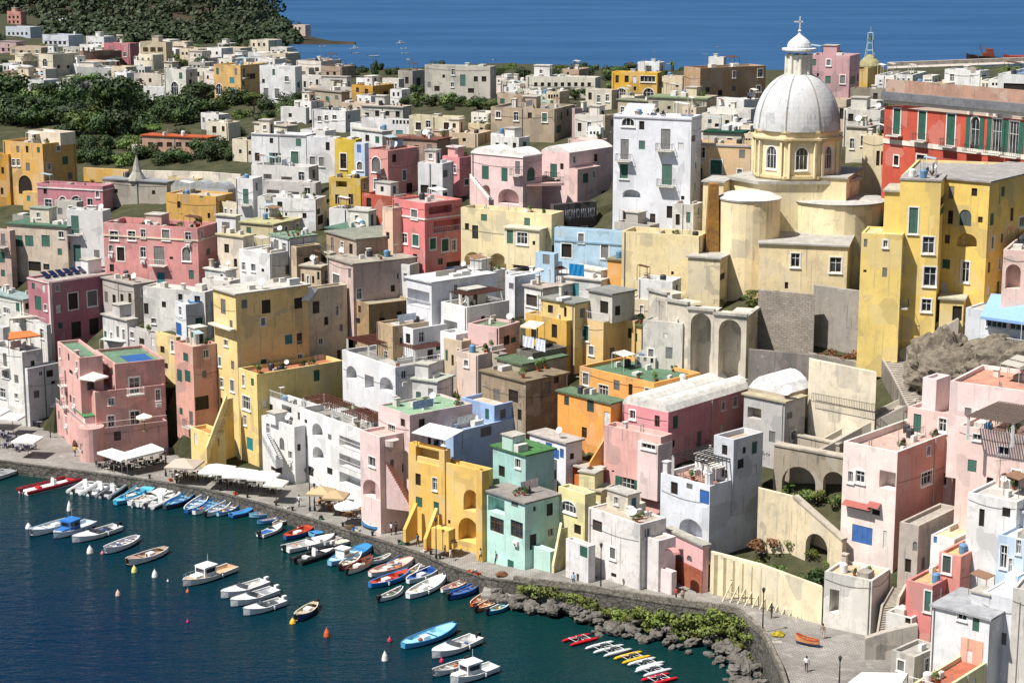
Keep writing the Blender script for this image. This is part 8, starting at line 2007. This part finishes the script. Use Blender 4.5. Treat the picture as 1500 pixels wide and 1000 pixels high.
# pots on terraces
for b,u,v,s_,lab in [(WING,.06,.08,1.6,'potted palm at the front corner of the yellow wing terrace'),(WING,.3,.1,1.3,'potted plant on the yellow wing terrace beside the shaded wall'),(WING,.55,.12,1.2,'potted plant at the middle of the yellow wing terrace'),(PALACE,.3,.3,1.0,'potted plant on the roof of the pale pink palace'),(ROSE,.97,.06,1.0,'potted plant on the rose vault edge'),(ARCHW,.15,.5,1.2,'potted plant on the terrace of the great arch house'),(ARCHW,.8,.15,1.4,'tall potted plant near the rear of the great arch house terrace'),(BPK,.2,.2,1.3,'potted plant in the walled court of the large pink house'),(BPK,.6,.15,1.2,'second potted plant further right in the walled court of the large pink house'),(SALMON,.3,.25,1.3,'potted plant on the salmon house roof terrace near the front'),(SALMON,.75,.15,1.6,'big potted plant at the right front of the salmon house roof'),(SALMON,.1,.6,1.2,'potted plant toward the left of the salmon house roof'),(BALW,.2,.3,1.2,'potted plant on the white balcony house terrace'),(RT,.25,.5,1.3,'potted plant on the red tiled terrace'),(PPR,.15,.3,1.4,'potted plant on the pale pink balcony house at the right edge'),(MINT,.3,.4,.8,'potted plant on the mint house roof'),(WHITEHOUSE,.2,.4,1.0,'potted plant on the great white house roof'),(PINKH,.1,.55,1.2,'potted plant on the balustraded terrace of the pink harbour house'),(GREYTERR,.3,.3,1.5,'leafy potted plant on the grey terrace behind the pink house')]: pot(lab,spot(b,u,v),s_)
# washing lines, pots and chairs on roofs
rq=random.Random(12)
for b in ROOFS:
    if b.C.y>420 or b.wL<3.5 or b.wR<3 or b.bld['category']!='house': continue
    if rq.random()<.16:
        A=spot(b,rq.uniform(.05,.3),rq.uniform(.1,.5),1.7); cloth('pale washing hung out on a flat roof among the houses',A,A+b.dR*min(3.2,b.wR*.5),rq.uniform(.8,1.3),rq.choice(['#d9d9dc','#c9d2e0','#d9c4c0','#8fa8c4','#e0dccf']),'washing on the roof terraces')
    if rq.random()<.4:
        for k in range(rq.randint(1,3)): t=pot('potted plant on a flat roof terrace among the houses',spot(b,rq.uniform(.08,.92),rq.uniform(.06,.5)),rq.uniform(.7,1.3),None,'potted plants on the roof terraces')
# roof annexes
rq=random.Random(4)
for b in ROOFS:
    if b.C.y<480 and b.wL>4.5 and b.wR>4 and b.bld['category']=='house' and b not in (WING,TOWER,PALACE,WHITEHOUSE,MINT,WB,WA,ARCADE,TUB,PINKCUBE,ORG,CREAMWALL,SIGN,OCHSHUT,PINKH,GREYTERR,BPK,DARKROSE,CUBE,C1,PP,ROSE) and rq.random()<.3 and b.zr>=b.zt-1.2:
        wx,wy=rq.uniform(2,min(4,b.wR*.45)),rq.uniform(2,min(4.5,b.wL*.45)); u=rq.uniform(.35,max(.36,.97-wx/b.wR)); v=rq.uniform(.4,max(.41,.97-wy/b.wL)); annex(b,u,v,wx,wy,rq.uniform(2.2,2.7),rq.choice(['#dcdad6','#d9d2c4','#d6c9b4','#cfcac4','#dcc9c0']),rq.choice(['#b9b4aa','#a9a49a','#cfcac0','#8f9a88']))
# roof furniture
rq=random.Random(17)
for b in ROOFS:
    if b.wL>2.5 and b.wR>2 and b.C.y<600: clutter(b, rq.randint(1,2)+int(min(4,b.wL*b.wR/22)), rq)
for b in ROOFS:
    if b.C.y<330 and b.C.y>180 and b.wL>3.5 and b.wR>2:
        if RNG.random()<.35: chimney(b,RNG.uniform(.15,.85),RNG.uniform(.3,.9),RNG.uniform(.7,1.4),RNG.uniform(.4,.7),RNG.choice(['#d8d3c8','#b9a898','#cfc0b0']))
        if RNG.random()<.5: antenna(b,RNG.uniform(.1,.9),RNG.uniform(.3,.9),RNG.uniform(2,3.6))
        if RNG.random()<.3: dish(b,RNG.uniform(.1,.9),RNG.uniform(.1,.7),r=RNG.uniform(.35,.55),az=-1.9+RNG.uniform(-.3,.3))
        if RNG.random()<.3:
            p=spot(b,RNG.uniform(.2,.7),RNG.uniform(.35,.8)); mb=MB(); mb.cbox(p,.9,.4,.7,0,b.a); mb.build('air_conditioner',paint('#d2d0cb'),b.bld)
# ================================================================ light and camera
W=bpy.data.worlds.new('World'); SC.world=W; W.use_nodes=True; nt=W.node_tree; bg=nt.nodes['Background']
sk=nt.nodes.new('ShaderNodeTexSky'); sk.sky_type='NISHITA'; sk.sun_disc=False; SUN_EL=R(58); AZ=R(29)
to=Vector((-math.cos(AZ)*math.cos(SUN_EL),-math.sin(AZ)*math.cos(SUN_EL),math.sin(SUN_EL)))
sk.sun_elevation=SUN_EL; sk.sun_rotation=math.atan2(to.x,to.y); sk.air_density=1.0; sk.dust_density=.6; sk.ozone_density=1.2
nt.links.new(sk.outputs[0],bg.inputs[0]); bg.inputs[1].default_value=.058
l=bpy.data.lights.new('sun','SUN'); l.energy=5.0; l.angle=R(.5); l.color=(1,.965,.91); s=bpy.data.objects.new('sun',l); COL.objects.link(s); s.rotation_euler=to.to_track_quat('Z','Y').to_euler()
cam=bpy.data.cameras.new('camera'); cam.lens=F/1500*36; cam.sensor_width=36; cam.clip_end=60000; cam.clip_start=1; co_=bpy.data.objects.new('camera',cam); COL.objects.link(co_)
co_.location=(0,0,H); co_.rotation_euler=(math.pi/2-TH,0,0); SC.camera=co_
SC.view_settings.view_transform='Standard'; SC.view_settings.look='None'; SC.view_settings.exposure=.56; SC.view_settings.gamma=1
SC.cycles.max_bounces=5; SC.cycles.diffuse_bounces=3; SC.cycles.glossy_bounces=2; SC.cycles.use_denoising=True
